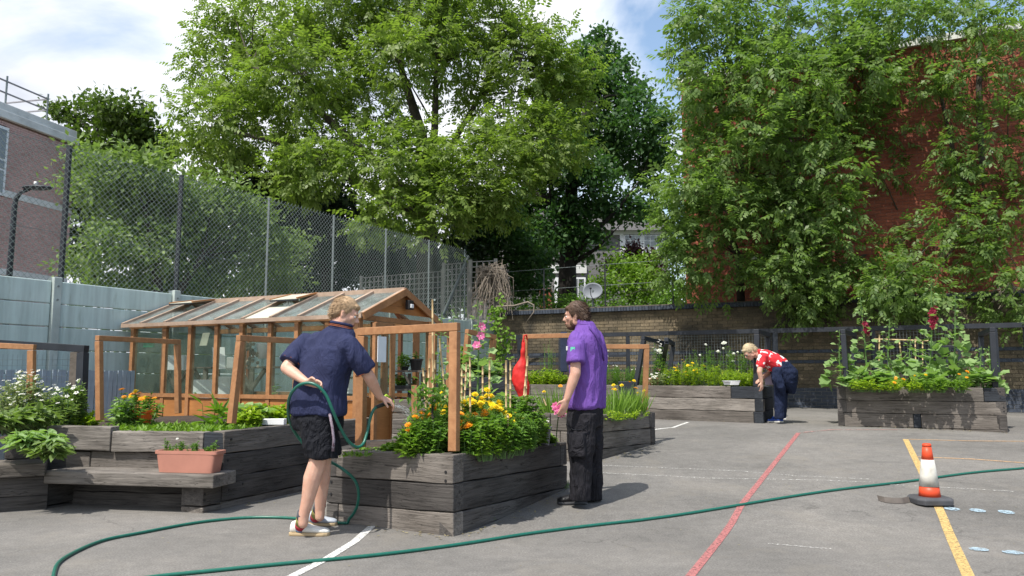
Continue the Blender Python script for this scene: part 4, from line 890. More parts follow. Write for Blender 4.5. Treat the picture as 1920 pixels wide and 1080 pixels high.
frame((P(676, 838, 6.35), P(680, 622, 6.35), P(853, 613, 5.95), P(851, 846, 5.88)), .070, 'large brown wooden frame standing on the nearest bed', d=.06)
frame((None, P(-40, 646, 7.6), P(60, 651, 7.6), P(58, 748, 7.6)), .06, 'brown wooden frame cut off by the left edge of the photo')
t = frame((None, P(-40, 641, 8.6), P(156, 654, 8.3), P(151, 786, 8.2)), .085, 'thick black painted frame behind the white flowered plant at the far left', mat='black_paint')
mb = MB(); mb.beam(P(138, 742, 8.7), P(142, 660, 8.7), .08); mb.build('back_leg', M['oldwood'], t)
wmesh(t, P(-40, 660, 8.55), P(135, 660, 8.4), zL, P(135, 664, 8.4).z, .06, M['galv'], r=.0016)
frame((P(984, 790, 11.75), P(985, 631, 11.75), P(1072, 629, 11.6), None), .075, 'orange brown frame with the red bag hanging on its leg')
frame((None, P(1120, 650, 10.0), P(1212, 650, 10.0), P(1209, 768, 10.05)), .065, 'brown wooden frame rising at the right end of the bed behind the man in purple')
frame((P(869, 722, 12.1), P(878, 622, 12.1), P(925, 632, 12.6), P(920, 705, 12.6)), .08, 'small brown frame over the black bed near the pink hollyhock')
frame((P(808, 760, 9.6), P(812, 622, 9.6), P(846, 625, 10.3), P(842, 770, 10.3)), .09, 'brown frame just right of the greenhouse doorway', mat='cedar')
def bframe(pts, w, label): frame(pts, w, label, mat='black_paint')
bframe((P(1192, 724, 13.6), P(1207, 634, 13.6), P(1242, 643, 14.2), P(1224, 722, 14.2)), .075, 'black leaning frame at the middle of the long bed, left one of the pair')
bframe((P(1236, 722, 14.6), P(1250, 637, 13.5), P(1262, 645, 14.3), P(1252, 722, 14.3)), .075, 'black leaning frame close by the white flowers, right one of the pair')
bframe((P(1418, 724, 12.6), P(1419, 622, 12.6), P(1440, 628, 13.6), P(1440, 716, 13.6)), .085, 'black frame on the end of the long bed in front of the bending person')
bframe((P(1588, 724, 12.1), P(1581, 622, 12.1), P(1602, 628, 13.2), P(1600, 716, 13.2)), .075, 'black frame at the left end of the hollyhock bed')
bframe((P(1866, 726, 11.3), P(1860, 618, 11.3), P(1839, 627, 12.4), P(1841, 712, 12.4)), .075, 'black frame at the right end of the hollyhock bed')
bframe((P(1800, 716, 12.6), P(1799, 650, 12.6), P(1746, 650, 12.8), P(1746, 716, 12.8)), .05, 'thin black frame among the hollyhocks behind the right bed')
frame((P(1052, 716, 14.8), P(1052, 632, 14.8), P(1100, 632, 14.6), P(1100, 716, 14.6)), .08, 'black frame behind the red bag and the leafy herbs', mat='black_paint')
# navy board / covering beside the purple man: dark jacket on frame
q = P(1057, 660, 13.9); mb = MB(); mb.obox(q, (.06, -.02, 0), (0, .05, 0), (0, 0, .36)); M['navyc'] = simple('navy_cloth', (.018, .028, .06), .85, .3, 6, bmp=.5, bscale=15)
tag(mb.build('navy_jacket', M['navyc'], loc=q, bevel=.02), 'navy jacket hanging on the frame behind the man in purple', 'jacket')
# ---------------------------------------------------------------- red bag
q = P(974, 706, 11.6); mb = MB(); rr = []
for py, x0, x1, dep in ((634, 979, 985, .01), (655, 978, 985, .015), (672, 975, 985, .03), (682, 967, 986, .05), (694, 960, 988, .07), (708, 959, 991, .085), (720, 961, 993, .085), (730, 964, 993, .075), (742, 972, 992, .06), (754, 977, 988, .045), (762, 980, 985, .02)):
    a, b = P(x0, py, 11.6), P(x1, py, 11.6); rr.append(((a + b) / 2, (b - a) / 2, Vector((0, dep, 0))))
mb.loft(rr, 20); rbg = thing('red_bag', q, 'bright red cloth bag hanging from the brown frame behind the canes', 'bag')
ob = mb.build('bag', M['red_bag'], rbg, True); dsp = ob.modifiers.new('sub', 'SUBSURF'); dsp.levels = dsp.render_levels = 2; tx = bpy.data.textures.new('folds', 'CLOUDS'); tx.noise_scale = .12; dm = ob.modifiers.new('folds', 'DISPLACE'); dm.texture = tx; dm.strength = .05
mb = MB(); mb.tube([P(981, 640, 11.6), P(983, 629, 11.6), P(987, 628, 11.65), P(989, 640, 11.75)], .012, 6); mb.build('strap', M['red_bag'], rbg)
# ---------------------------------------------------------------- bamboo canes
CN = 'bamboo canes pushed into the raised beds'
def cane(px0, py0, px1, py1, Y, r, label, Y1=None):
    a, b = P(px0, py0, Y), P(px1, py1, Y1 or Y); t = b - a; mb = MB(); k = 7; pts = [a.lerp(b, i / k) for i in range(k + 1)]; pp = []; rad = []
    for i, p in enumerate(pts):
        pp += [p - t * .004, p, p + t * .004]; rad += [r, r * 1.25, r]
    mb.tube(pp[1:-1], rad[1:-1], 6); tag(mb.build('bamboo_cane', M['bamboo'], loc=a, smooth=True), label, 'cane', CN)
canes = [(812, 700, 811, 562, 6.6, 'tallest cane, left of the large brown frame leg'), (840, 790, 824, 635, 6.7, 'cane seen just left of the big frame post'), (798, 720, 806, 672, 6.8, 'short cane in the bunch by the greenhouse shelf'), (806, 722, 816, 675, 6.85, 'cane in the bunch left of the frame, leaning right'), (802, 718, 793, 690, 6.7, 'short cane leaning left in the bunch by the shelf'),
 (882, 768, 881, 669, 6.4, 'cane right behind the big frame post'), (865, 745, 866, 690, 6.6, 'short cane touching the right of the frame post'), (868, 740, 875, 680, 6.9, 'slanting cane behind the frame post'), (905, 740, 905, 686, 6.9, 'short cane below the pink hollyhock'), (917, 766, 918, 676, 6.8, 'cane left of the yellow marigolds, right of the pink hollyhock'),
 (949, 830, 949, 676, 6.5, 'thick cane in the middle of the nearest bed'), (957, 760, 957, 677, 6.9, 'cane immediately behind the thick middle cane'), (953, 825, 952, 776, 6.2, 'stubby cane in front of the orange marigolds'), (977, 756, 990, 668, 6.9, 'pale cane leaning right across the red bag'), (985, 760, 987, 700, 7.0, 'cane standing upright in front of the red bag'), (1024, 760, 1019, 747, 8.6, 'white topped peg by the strappy leaves')]
for i, (x0, y0, x1, y1, Y, lab) in enumerate(canes): cane(x0, max(y0, 800) if Y < 7.2 else y0, x1 if y0 < 800 else x1, y1, Y, .0085 if 'pale' not in lab else .010, lab)
cane(1648, 720, 1649, 628, 12.4, .012, 'tall cane among the hollyhocks, left of centre', None); cane(1692, 690, 1686, 638, 12.3, .011, 'cane leaning left between the hollyhocks'); cane(1609, 724, 1609, 692, 12.0, .010, 'short cane at the front left of the hollyhock bed')
cane(1640, 636, 1740, 639, 12.5, .012, 'horizontal cane tied across the hollyhock bed')
cane(1717, 690, 1716, 634, 12.6, .010, 'thin upright cane behind the middle hollyhock'); cane(1730, 690, 1730, 638, 12.6, .010, 'thin cane nearest the red hollyhock stem')
# ---------------------------------------------------------------- foliage tools
def nrmz(a): return a / np.maximum(1e-9, np.linalg.norm(a, axis=-1, keepdims=True))
class LV:
    def __init__(s): s.V = []; s.Fq = []; s.n = 0
    def quads(s, v):                                    # v (n,4,3)
        n = len(v); s.V.append(v.reshape(-1, 3)); s.Fq.append(np.arange(n * 4).reshape(n, 4) + s.n); s.n += n * 4
    def leaf(s, p, d, nr, L, w, curl=.12):
        d = nrmz(d); side = nrmz(np.cross(d, nr)); nr = np.cross(side, d); L = np.broadcast_to(np.asarray(L, float), (len(p),))[:, None]; w = np.broadcast_to(np.asarray(w, float), (len(p),))[:, None]
        a = p; b = p + d * L * .42 + side * w * .5; c = p + d * L - nr * L * curl; e = p + d * L * .42 - side * w * .5
        s.quads(np.stack([a, b, c, e], 1))
    def fold(s, p, d, nr, L, w, curl=.2):               # a folded, pointed leaf of two faces
        d = nrmz(d); side = nrmz(np.cross(d, nr)); nr = np.cross(side, d); L = np.broadcast_to(np.asarray(L, float), (len(p),))[:, None]; w = np.broadcast_to(np.asarray(w, float), (len(p),))[:, None]
        t = p + d * L - nr * L * curl; up = nr * w * .18; l1 = p + d * L * .28 + side * w * .45 + up; l2 = p + d * L * .66 + side * w * .38 + up - nr * L * curl * .4
        r1 = p + d * L * .28 - side * w * .45 + up; r2 = p + d * L * .66 - side * w * .38 + up - nr * L * curl * .4
        n = len(p); v = np.stack([p, l1, l2, t, r2, r1], 1); s.V.append(v.reshape(-1, 3)); b = np.arange(n)[:, None] * 6 + s.n
        s.Fq.append(b + np.array([[0, 1, 2, 3]])); s.Fq.append(b + np.array([[0, 3, 4, 5]])); s.n += n * 6
    def round(s, p, d, nr, R, lob=5, amp=.16, cup=.15):  # rounded lobed leaf, built of four quads round the petiole end
        d = nrmz(d); side = nrmz(np.cross(d, nr)); nr = np.cross(side, d); n = len(p); R = np.broadcast_to(np.asarray(R, float), (n,))[:, None]
        c = p + d * R; vs = [c - nr * R * cup]
        for k in range(10):
            a = 2 * math.pi * k / 10; rr = R * (1 + amp * math.cos(a * lob)); vs.append(c + d * rr * math.cos(a) + side * rr * math.sin(a) + nr * R * .08 * math.cos(3 * a))
        v = np.stack(vs, 1); s.V.append(v.reshape(-1, 3)); b = np.arange(n)[:, None] * 11 + s.n
        for k in range(5): s.Fq.append(b + np.array([[0, 1 + 2 * k, 2 + 2 * k, 1 + (2 * k + 2) % 10]]))
        s.n += n * 11
    def pinnate(s, p, d, L, nl=7, lw=.175, ll=.42, droop=.2):
        d = nrmz(d); z = np.zeros_like(d); z[:, 2] = 1; side = nrmz(np.cross(d, z + rng.normal(0, .25, d.shape))); nr = nrmz(np.cross(side, d)); L = np.broadcast_to(np.asarray(L, float), (len(p),))[:, None]
        prs = (nl - 1) // 2
        for k in range(nl):
            if k == nl - 1: t = .9; sg = 0
            else: t = .30 + .6 * (k // 2) / prs; sg = 1 if k % 2 else -1
            b = p + d * L * t; b[:, 2] -= (L[:, 0] * t) ** 1.5 * droop * .8
            ld = d * (.55 if sg else 1) + side * sg * .85; ld[:, 2] -= droop + rng.uniform(0, .25, len(p)); s.leaf(b, ld, nr + rng.normal(0, .22, d.shape), L[:, 0] * ll * (1 - .12 * (k // 2)), L[:, 0] * lw, .15)
    def build(s, name, mat, parent=None, off=None, loc=None):
        off = OFF.get(parent.name, Vector((0, 0, 0))) if parent is not None else Vector(loc or (0, 0, 0))
        V = np.concatenate(s.V) - np.array(off); Fq = np.concatenate(s.Fq); me = bpy.data.meshes.new(name)
        me.vertices.add(len(V)); me.vertices.foreach_set('co', V.astype('f').ravel()); me.loops.add(Fq.size); me.loops.foreach_set('vertex_index', Fq.ravel().astype('i'))
        me.polygons.add(len(Fq)); me.polygons.foreach_set('loop_start', np.arange(0, Fq.size, 4, dtype='i')); me.polygons.foreach_set('loop_total', np.full(len(Fq), 4, 'i'))
        me.materials.append(mat); me.update(calc_edges=True); o = link(bpy.data.objects.new(name, me)); setpar(o, parent)
        if parent is None: o.location = off
        OFF[o.name] = off; return o
def unit(n): return nrmz(rng.normal(0, 1, (n, 3)))
def V3(v): return np.array([v[0], v[1], v[2]], float)
# ---------------------------------------------------------------- trees
def tree(name, label, cat, trunks, lobes, mat, kind='ash', dens=1.0, leaf=.26, bark='bark', group=None, gaps=.55, lobejit=1.2, limbr=.05, base=None, flat=.8):
    """trunks: lists of (px,py,Y,radius). lobes: (px,py,rpx,Y)."""
    tp = [[(P(a, b, y), r) for a, b, y, r in t] for t in trunks]; b0 = base or tp[0][0][0]
    t = thing(name, b0, label, cat, group); mb = MB()
    for q in tp: mb.tube([p for p, r in q], [r for p, r in q], 9)
    mb.build('trunk', M[bark], t, True)
    lv = LV(); br = MB(); joints = [(p, r) for q in tp for p, r in q[1:]]
    for (px, py, rp_, Y) in lobes:
        c = P(px, py, Y); R = rp_ / F * Y
        j, jr = min(joints, key=lambda q: (q[0] - c).length + max(0, q[0].z - c.z) * 1.5)
        mid = j.lerp(c, .5) + Vector((random.uniform(-.2, .2) * R, random.uniform(-.2, .2) * R, .12 * (j - c).length))
        r0 = min(jr * .6, limbr * (.6 + R * .5)); br.tube([j, j.lerp(mid, .5) + Vector((0, 0, .03)), mid, c.lerp(mid, .4), c], [r0, r0 * .85, r0 * .65, r0 * .45, r0 * .3], 6, cap=False)
        ns = max(8, int(dens * 42 * R * R)); u = unit(ns); u[:, 2] *= flat; rad = R * (rng.uniform(gaps, 1.08, ns)) * rng.uniform(.8, 1.15, ns)
        sp = V3(c) + u * rad[:, None]
        for i in range(0, ns, 3):
            e = Vector(sp[i]); m_ = c.lerp(e, .5) + Vector((0, 0, .06 * R)); br.tube([c, m_, e], [r0 * .28, r0 * .18, .006], 4, cap=False)
        out = nrmz(u + np.array([0, 0, -.12]))
        if kind == 'ash':
            k = 9; p = np.repeat(sp, k, 0) + rng.normal(0, .15 + .07 * R, (ns * k, 3)) * [1, 1, .75]; d = np.repeat(out, k, 0) * .8 + unit(ns * k) * .8; d[:, 2] -= .1
            lv.pinnate(p, d, rng.uniform(.7, 1.25, ns * k) * leaf)
        else:
            k = 46 if kind == 'fine' else 36; p = np.repeat(sp, k, 0) + rng.normal(0, .17 + .07 * R, (ns * k, 3)) * [1, 1, .7]; d = np.repeat(out, k, 0) * .5 + unit(ns * k); nr = unit(ns * k) * .8; nr[:, 2] += .9
            lv.leaf(p, d, nr, rng.uniform(.7, 1.3, ns * k) * leaf, rng.uniform(.5, .7, ns * k) * leaf)
    br.build('branches', M[bark], t)['kind'] = 'stuff'
    o = lv.build('crown', M[mat], t); return t, lv.n
TOT = 0
lob = [(430, 110, 80), (500, 60, 75), (400, 220, 65), (560, 140, 90), (655, 50, 85), (760, 30, 85), (880, 50, 90), (980, 110, 80), (1050, 190, 62), (950, 210, 75), (850, 110, 78), (800, 60, 60), (1030, 120, 55), (1090, 120, 26), (540, 90, 60), (690, 190, 70), (590, 240, 80), (480, 240, 80), (390, 290, 48), (1010, 260, 70), (900, 310, 90), (560, 330, 50), (620, 10, 70), (720, -50, 90), (860, -50, 90), (430, 15, 40), (370, 260, 36), (1060, 270, 45), (450, 170, 70), (740, 110, 70), (1000, 60, 55), (500, -20, 50), (1085, 150, 30), (640, 140, 60)]
l2 = [(760, 310, 85, 19.8), (700, 290, 62, 19.8), (820, 390, 62, 19.2), (740, 380, 60, 19.2), (930, 300, 70, 20.0), (880, 380, 45, 19.6), (790, 430, 30, 19), (560, 325, 52, 20), (610, 300, 60, 20), (690, 415, 26, 18.6), (950, 370, 42, 20), (850, 340, 70, 19.8), (800, 260, 50, 20.5)]
jit = random.Random(2)
_, n = tree('ash_tree', 'huge light green ash tree spreading over the top centre of the photo', 'tree',
    [[(800, 560, 23, .34), (800, 400, 22.8, .27), (790, 250, 22.5, .17), (752, 130, 22.3, .10), (745, 20, 22.2, .05)], [(800, 400, 22.8, .18), (815, 240, 22.2, .11), (818, 120, 22, .07), (828, 10, 22, .06)], [(800, 400, 22.8, .16), (830, 300, 22.2, .10), (900, 180, 22, .06), (950, 60, 22, .04)], [(800, 400, 22.8, .2), (700, 300, 22, .13), (600, 210, 21.8, .10), (470, 120, 21.6, .06)], [(800, 420, 22.8, .2), (640, 320, 21.5, .12), (520, 265, 21, .08), (400, 240, 20.8, .04)]],
    [(a, b, c, 22 + jit.uniform(-2, 1.6)) for a, b, c in lob] + l2, 'ash', 'ash', .95, .40, limbr=.03, gaps=.68, base=P(800, 560, 23)); TOT += n
ol = [(1240, 300, 26), (1235, 230, 24), (970, 400, 44), (1040, 200, 36), (1215, 390, 26), (1120, 100, 40), (1085, 150, 50), (1150, 165, 52), (1205, 225, 48), (1110, 240, 68), (1180, 290, 58), (1060, 300, 60), (1222, 335, 32), (1015, 360, 50), (1110, 360, 65), (1175, 395, 38), (1040, 430, 52), (985, 440, 50), (1100, 450, 42), (1150, 130, 30), (1225, 270, 32), (1130, 70, 18), (1000, 490, 36), (1195, 180, 25), (1010, 300, 45), (1060, 240, 50)]
_, n = tree('oak_tree', 'dark green oak tree with a straight black trunk right of the big ash', 'tree',
    [[(1063, 590, 29, .40), (1064, 500, 29, .33), (1066, 400, 29, .28), (1078, 300, 29, .2), (1100, 200, 29, .12), (1115, 120, 29, .06)], [(1064, 490, 29, .15), (1110, 440, 28.6, .11), (1160, 390, 28.4, .06), (1205, 330, 28.4, .015)], [(1066, 420, 29, .18), (1030, 380, 28.6, .12), (990, 350, 28.5, .06)], [(1064, 500, 29, .12), (1120, 465, 28.5, .06), (1165, 420, 28.3, .012)]],
    [(a, b, c, 29 + jit.uniform(-1.6, 1.4)) for a, b, c in ol], 'oak', 'oak', .95, .21, 'barkdark', limbr=.06); TOT += n
RG = 'ash trees growing against the red brick building'
r1 = [(1350, 180, 50), (1450, 380, 48), (1380, 260, 44), (1520, 330, 50), (1305, 90, 40), (1300, 160, 36), (1308, 235, 38), (1310, 300, 34), (1345, 100, 50), (1300, 20, 40), (1420, 320, 44), (1740, 10, 34), (1335, 50, 62), (1420, 30, 75), (1530, 40, 85), (1640, 50, 80), (1370, 140, 72), (1480, 150, 80), (1590, 160, 72), (1685, 110, 48), (1325, 200, 48), (1420, 240, 62), (1540, 240, 70), (1640, 240, 52), (1345, 10, 55), (1700, 20, 62), (1480, 330, 55), (1570, 320, 48), (1650, 320, 38), (1500, 400, 50), (1560, 390, 35), (1320, 280, 36), (1620, 120, 60), (1440, 90, 60), (1560, 100, 60), (1500, 260, 60)]
_, n = tree('ash_tree', 'broad ash tree in front of the left part of the red brick building', 'tree',
    [[(1500, 560, 17.8, .18), (1498, 420, 17.7, .15), (1480, 280, 17.5, .12), (1470, 150, 17.4, .08), (1480, 20, 17.3, .04)], [(1498, 420, 17.7, .1), (1560, 300, 17.4, .08), (1620, 180, 17.2, .05)], [(1498, 460, 17.7, .1), (1400, 340, 17.3, .08), (1350, 200, 17.2, .05)], [(1500, 540, 17.8, .09), (1620, 480, 17.2, .05), (1700, 440, 17, .03)]],
    [(a, b, c, 16.4 + jit.uniform(-1.2, 1.0)) for a, b, c in r1], 'ash2', 'ash', .95, .36, group=RG, limbr=.022, gaps=.72); TOT += n
r2 = [(1275, 350, 32), (1262, 395, 26), (1275, 445, 34), (1310, 320, 30), (1450, 520, 36), (1490, 555, 32), (1535, 545, 34), (1400, 490, 34), (1560, 510, 34), (1255, 450, 16), (1300, 370, 52), (1265, 400, 26), (1365, 400, 58), (1335, 455, 48), (1430, 440, 48), (1290, 470, 34), (1345, 340, 40), (1400, 370, 40), (1300, 420, 46), (1470, 480, 48), (1250, 350, 18), (1550, 460, 48), (1500, 540, 36), (1425, 520, 26), (1520, 500, 44), (1330, 530, 24), (1590, 500, 28), (1485, 575, 22), (1600, 400, 30), (1280, 510, 22), (1540, 580, 16), (1450, 350, 40)]
def wyy(px):
    u = (px - 960) / F; return (20.0 + WK * .4) / (1 - WK * u) if False else (20.0 - .4 * .47) / (1 + .47 * u)
_, n = tree('ash_tree', 'lower bushy ash at the corner of the red building, hanging over the brick wall', 'tree',
    [[(1390, 570, 17.9, .10), (1385, 480, 17.6, .08), (1350, 400, 17.2, .05)], [(1390, 520, 17.7, .07), (1460, 460, 17.2, .05), (1540, 430, 17, .03)]],
    [(a, b, c, min(16.6 + jit.uniform(-.8, .6), wyy(a) - .25 if b > 470 and a > 1380 else 99)) for a, b, c in r2], 'ash2', 'ash', 1.2, .32, group=RG, limbr=.02, gaps=.7); TOT += n
r3 = [(1700, 525, 36), (1670, 505, 30), (1720, 560, 26), (1650, 560, 22), (1890, 540, 40), (1870, 400, 40), (1910, 300, 36), (1820, 470, 34), (1915, 590, 28), (1785, 30, 62), (1870, 20, 72), (1815, 130, 40), (1765, 200, 38), (1890, 180, 34), (1800, 285, 36), (1875, 240, 44), (1845, 345, 44), (1790, 400, 38), (1900, 370, 44), (1865, 440, 48), (1905, 500, 42), (1780, 330, 26), (1695, 500, 40), (1740, 545, 34), (1660, 540, 30), (1840, 60, 60), (1910, 100, 40), (1730, 160, 22), (1700, 560, 20), (1880, 560, 34), (1690, 450, 24)]
_, n = tree('ash_tree', 'sparser ash at the right edge with red bricks showing between its branches', 'tree',
    [[(1850, 560, 16.4, .13), (1845, 440, 16.3, .10), (1840, 300, 16.2, .08), (1835, 160, 16.1, .06), (1840, 20, 16, .03)], [(1845, 440, 16.3, .07), (1890, 300, 16, .05), (1900, 150, 16, .03)], [(1845, 420, 16.3, .07), (1790, 300, 16, .05), (1760, 160, 15.9, .03)]],
    [(a, b, c, min(15.3 + jit.uniform(-.6, .7), wyy(a) - .25 if b > 470 else 99)) for a, b, c in r3], 'ash2', 'ash', 1.0, .32, group=RG, limbr=.02, gaps=.7); TOT += n
s1 = [(165, 225, 42), (215, 205, 42), (270, 235, 42), (140, 280, 40), (220, 275, 50), (292, 270, 34), (112, 205, 20), (250, 300, 40), (130, 400, 48), (150, 350, 44), (140, 470, 40), (310, 300, 22), (180, 330, 50)]
_, n = tree('sycamore_tree', 'round dark green tree rising behind the pinkish brick block', 'tree', [[(165, 560, 31, .3), (170, 400, 31, .25), (190, 280, 31, .15)]], [(a, b, c, 30.5 + jit.uniform(-1.2, 1.2)) for a, b, c in s1], 'syc', 'oak', .8, .24, 'barkdark', limbr=.06); TOT += n
s2 = [(200, 340, 58), (275, 325, 52), (245, 410, 62), (345, 370, 60), (205, 460, 48), (300, 470, 62), (400, 420, 58), (450, 470, 58), (380, 500, 46), (240, 530, 40), (180, 540, 34), (280, 545, 40), (400, 545, 40), (460, 535, 40), (150, 505, 24), (520, 520, 40), (360, 440, 44), (160, 300, 28), (320, 400, 60), (420, 360, 40), (340, 540, 40), (160, 350, 30), (470, 410, 40), (520, 460, 44)]
_, n = tree('buddleia_shrub', 'pale leafed shrubby tree pressing against the chain link fence', 'tree', [[(300, 600, 15.2, .12), (290, 480, 15.2, .08), (270, 380, 15.1, .05)], [(300, 600, 15.2, .10), (380, 480, 15.6, .06)]], [(a, b, c, 15.0 + max(0, (a - 250)) * .012 + jit.uniform(-.5, .9)) for a, b, c in s2], 'shrubl', 'fine', 2.3, .125, limbr=.02); TOT += n
y1 = [(500, 400, 60), (580, 420, 62), (640, 470, 60), (540, 500, 60), (700, 480, 60), (620, 380, 50), (770, 500, 58), (480, 350, 40), (850, 480, 48), (700, 430, 44), (440, 300, 36), (540, 350, 44), (600, 540, 50), (720, 550, 50), (820, 550, 40)]
_, n = tree('yew_tree', 'very dark evergreen mass behind the mesh fence under the big ash', 'tree', [[(620, 620, 24.5, .25), (610, 480, 24.5, .15)]], [(a, b, c, 24.6 + jit.uniform(-1, 1)) for a, b, c in y1], 'yew', 'oak', 1.3, .20, 'barkdark', limbr=.04, gaps=.3); TOT += n
y2 = [(880, 470, 52), (930, 440, 56), (990, 480, 48), (900, 520, 44), (960, 530, 42), (940, 400, 44), (870, 420, 40), (1010, 540, 30), (860, 540, 34)]
_, n = tree('yew_tree', 'dark bushy tree between the trellis and the oak trunk', 'tree', [[(930, 600, 25.5, .2), (930, 480, 25.5, .12)]], [(a, b, c, 25.2 + jit.uniform(-1, 1)) for a, b, c in y2], 'oak', 'oak', 1.15, .18, 'barkdark', limbr=.04, gaps=.3); TOT += n
g1 = [(1175, 520, 40), (1215, 545, 32), (1130, 545, 30), (1160, 490, 24), (1260, 560, 26), (1195, 565, 26), (1210, 500, 20)]
_, n = tree('garden_shrub', 'yellowish green garden shrub on the bank beside the satellite dish', 'shrub', [[(1180, 590, 22, .05), (1180, 530, 22, .03)]], [(a, b, c, 22 + jit.uniform(-.5, .5)) for a, b, c in g1], 'fresh', 'fine', 1.5, .12, limbr=.015, base=P(1180, 590, 22)); TOT += n
g2 = [(1195, 490, 16), (1190, 470, 8), (1215, 500, 16), (1232, 530, 18), (1222, 482, 9), (1150, 500, 12), (1205, 515, 18)]
_, n = tree('purple_shrub', 'dark purple leaved shrub rising above the green garden shrub', 'shrub', [[(1205, 590, 24, .05), (1205, 520, 24, .03)]], [(a, b, c, 24 + jit.uniform(-.3, .3)) for a, b, c in g2], 'purple', 'fine', 3.0, .12, limbr=.015, base=P(1205, 590, 24)); TOT += n
g3 = [(1060, 575, 24), (1090, 580, 20), (1150, 580, 24), (1250, 575, 28), (1230, 580, 20), (1010, 580, 22), (970, 585, 20), (1275, 545, 22), (1120, 585, 18), (1200, 585, 22), (1040, 590, 16)]
_, n = tree('hedge_shrub', 'straggly green undergrowth along the top of the brick wall', 'shrub', [[(1120, 600, 20.8, .04), (1120, 580, 20.8, .02)]], [(a, b, c, 20.9 + jit.uniform(-.4, .4)) for a, b, c in g3], 'veg', 'fine', 2.0, .10, limbr=.012, base=P(1120, 600, 20.8)); TOT += n
# far tree line closing the horizon: reads as one mass
lv = LV()
for i in range(60):
    c = np.array([-75 + i * 3.2, 78 + 6 * math.sin(i * 1.7), 4.2 + 1.6 * math.sin(i * .9 + 1)]); k = 260; p = c + rng.normal(0, 1, (k, 3)) * [2.2, 2, 2.2]; p[:, 2] = np.abs(p[:, 2]); lv.leaf(p, unit(k), unit(k) + [0, -.3, .6], rng.uniform(.6, 1.1, k), .7)
tag(lv.build('distant_woodland', M['syc']), 'hazy band of distant trees between the houses', 'trees', kind='stuff')
# dead climber
dc = thing('dead_climber', P(925, 590, 19.4), 'tangle of bare dead climber stems over the corner of the wall', 'climber'); mb = MB(); R_ = random.Random(9)
for i in range(150):
    a = P(R_.uniform(892, 925), R_.uniform(498, 520), 19.5 + R_.uniform(-.4, .3)); b = P(R_.uniform(880, 962), R_.uniform(545, 600), 19.4 + R_.uniform(-.5, .3)); m_ = a.lerp(b, .4) + Vector((R_.uniform(.0, .35), R_.uniform(-.2, .2), R_.uniform(.1, .5)))
    mb.tube([a, m_, b.lerp(m_, .3) + Vector((R_.uniform(-.1, .1), 0, R_.uniform(-.1, .1))), b], [.012, .010, .007, .004], 4, cap=False)
mb.build('stems', M['twig'], dc)['kind'] = 'stuff'
mb = MB(); mb.tube([P(930, 575, 19), P(965, 573, 18.9), P(990, 566, 18.8), P(1001, 572, 18.7), P(1001, 585, 18.7), P(988, 602, 18.7)], [.022, .02, .02, .016, .014, .008], 6); mb.build('dead_branch', M['twig'], dc, True)
dt = thing('dead_branch', P(1862, 560, 14.8), 'bare pale dead branch drooping over the wall at the right edge', 'branch'); mb = MB()
c = P(1905, 545, 15)
for i in range(34):
    b = P(R_.uniform(1845, 1900), R_.uniform(530, 580), 14.8 + R_.uniform(-.3, .3)); m_ = c.lerp(b, .5) + Vector((0, 0, R_.uniform(-.05, .2))); mb.tube([c, m_, b], [.014, .009, .004], 4, cap=False)
mb.tube([P(1935, 548, 15), P(1900, 538, 15), P(1862, 545, 14.9)], [.03, .022, .01], 5); mb.build('stems', M['twig'], dt)
# ivy on the corner post
lv = LV(); c0 = [P(x, y, 17.6) for x, y in ((935, 575), (928, 600), (938, 620), (932, 650), (940, 665), (952, 640), (930, 690), (925, 720))]
for c in c0: k = 40; lv.fold(V3(c) + rng.normal(0, .10, (k, 3)), unit(k) + [0, -.5, -.3], unit(k) + [0, -1, .8], rng.uniform(.06, .12, k), .09)
tag(lv.build('ivy', M['fresh'], loc=c0[3]), 'strand of bright green ivy climbing at the corner where the two walls meet', 'ivy')
# ---------------------------------------------------------------- flowers
def flowermesh(name, petal, r=.03, rings=3, n=9, centre='heart', cup=.35, cr=.28):
    mb = MB()
    for j in range(rings):
        rr = r * (1 - .25 * j); z = .004 + j * r * .18
        for k in range(n):
            a = 2 * math.pi * (k + .5 * (j % 2)) / n; da = math.pi / n * 1.05; up = cup * (1 + j * .9)
            def q(a_, f): return (rr * f * math.cos(a_), rr * f * math.sin(a_), z + rr * f * up * .5)
            mb.add([q(a, .12), q(a - da * .8, .72), q(a, 1.02), q(a + da * .8, .72)], [(0, 1, 2, 3)], 0)
    mb.sph((0, 0, r * .22), r * cr, 8, 5, 1); me = mb.mesh(name, [M[petal], M[centre]]); return me
FM = {'y': flowermesh('flower', 'yellowpetal', .034, 4, 9, 'yellowpetal', .45, .42), 'o': flowermesh('flower', 'orangepetal', .034, 3, 10, 'orangepetal', .3, .32), 'yd': flowermesh('flower', 'yellowpetal', .026, 2, 8, 'heart', .2), 'od': flowermesh('flower', 'orangepetal', .028, 2, 9, 'heart', .2), 'w': flowermesh('flower', 'whitepetal', .022, 1, 5, 'heart', .1, .12),
      'p': flowermesh('flower', 'pinkpetal', .055, 2, 6, 'whitepetal', .5, .14), 'r': flowermesh('flower', 'redpetal', .062, 3, 6, 'redpetal', .6, .25), 'u': flowermesh('flower', 'whitepetal', .05, 2, 11, 'whitepetal', .05, .5), 'P': flowermesh('flower', 'pinkpetal', .075, 5, 8, 'whitepetal', .5, .2)}
def putflower(t, key, p, scale=1., face=None):
    o = link(bpy.data.objects.new('flower', FM[key])); o.parent = t; o.location = Vector(p) - OFF[t.name]; d = Vector(face) if face else Vector((random.uniform(-.4, .4), random.uniform(-.9, .1), 1)); o.rotation_euler = d.to_track_quat('Z', 'Y').to_euler(); o.scale = (scale,) * 3; return o
VG = {}
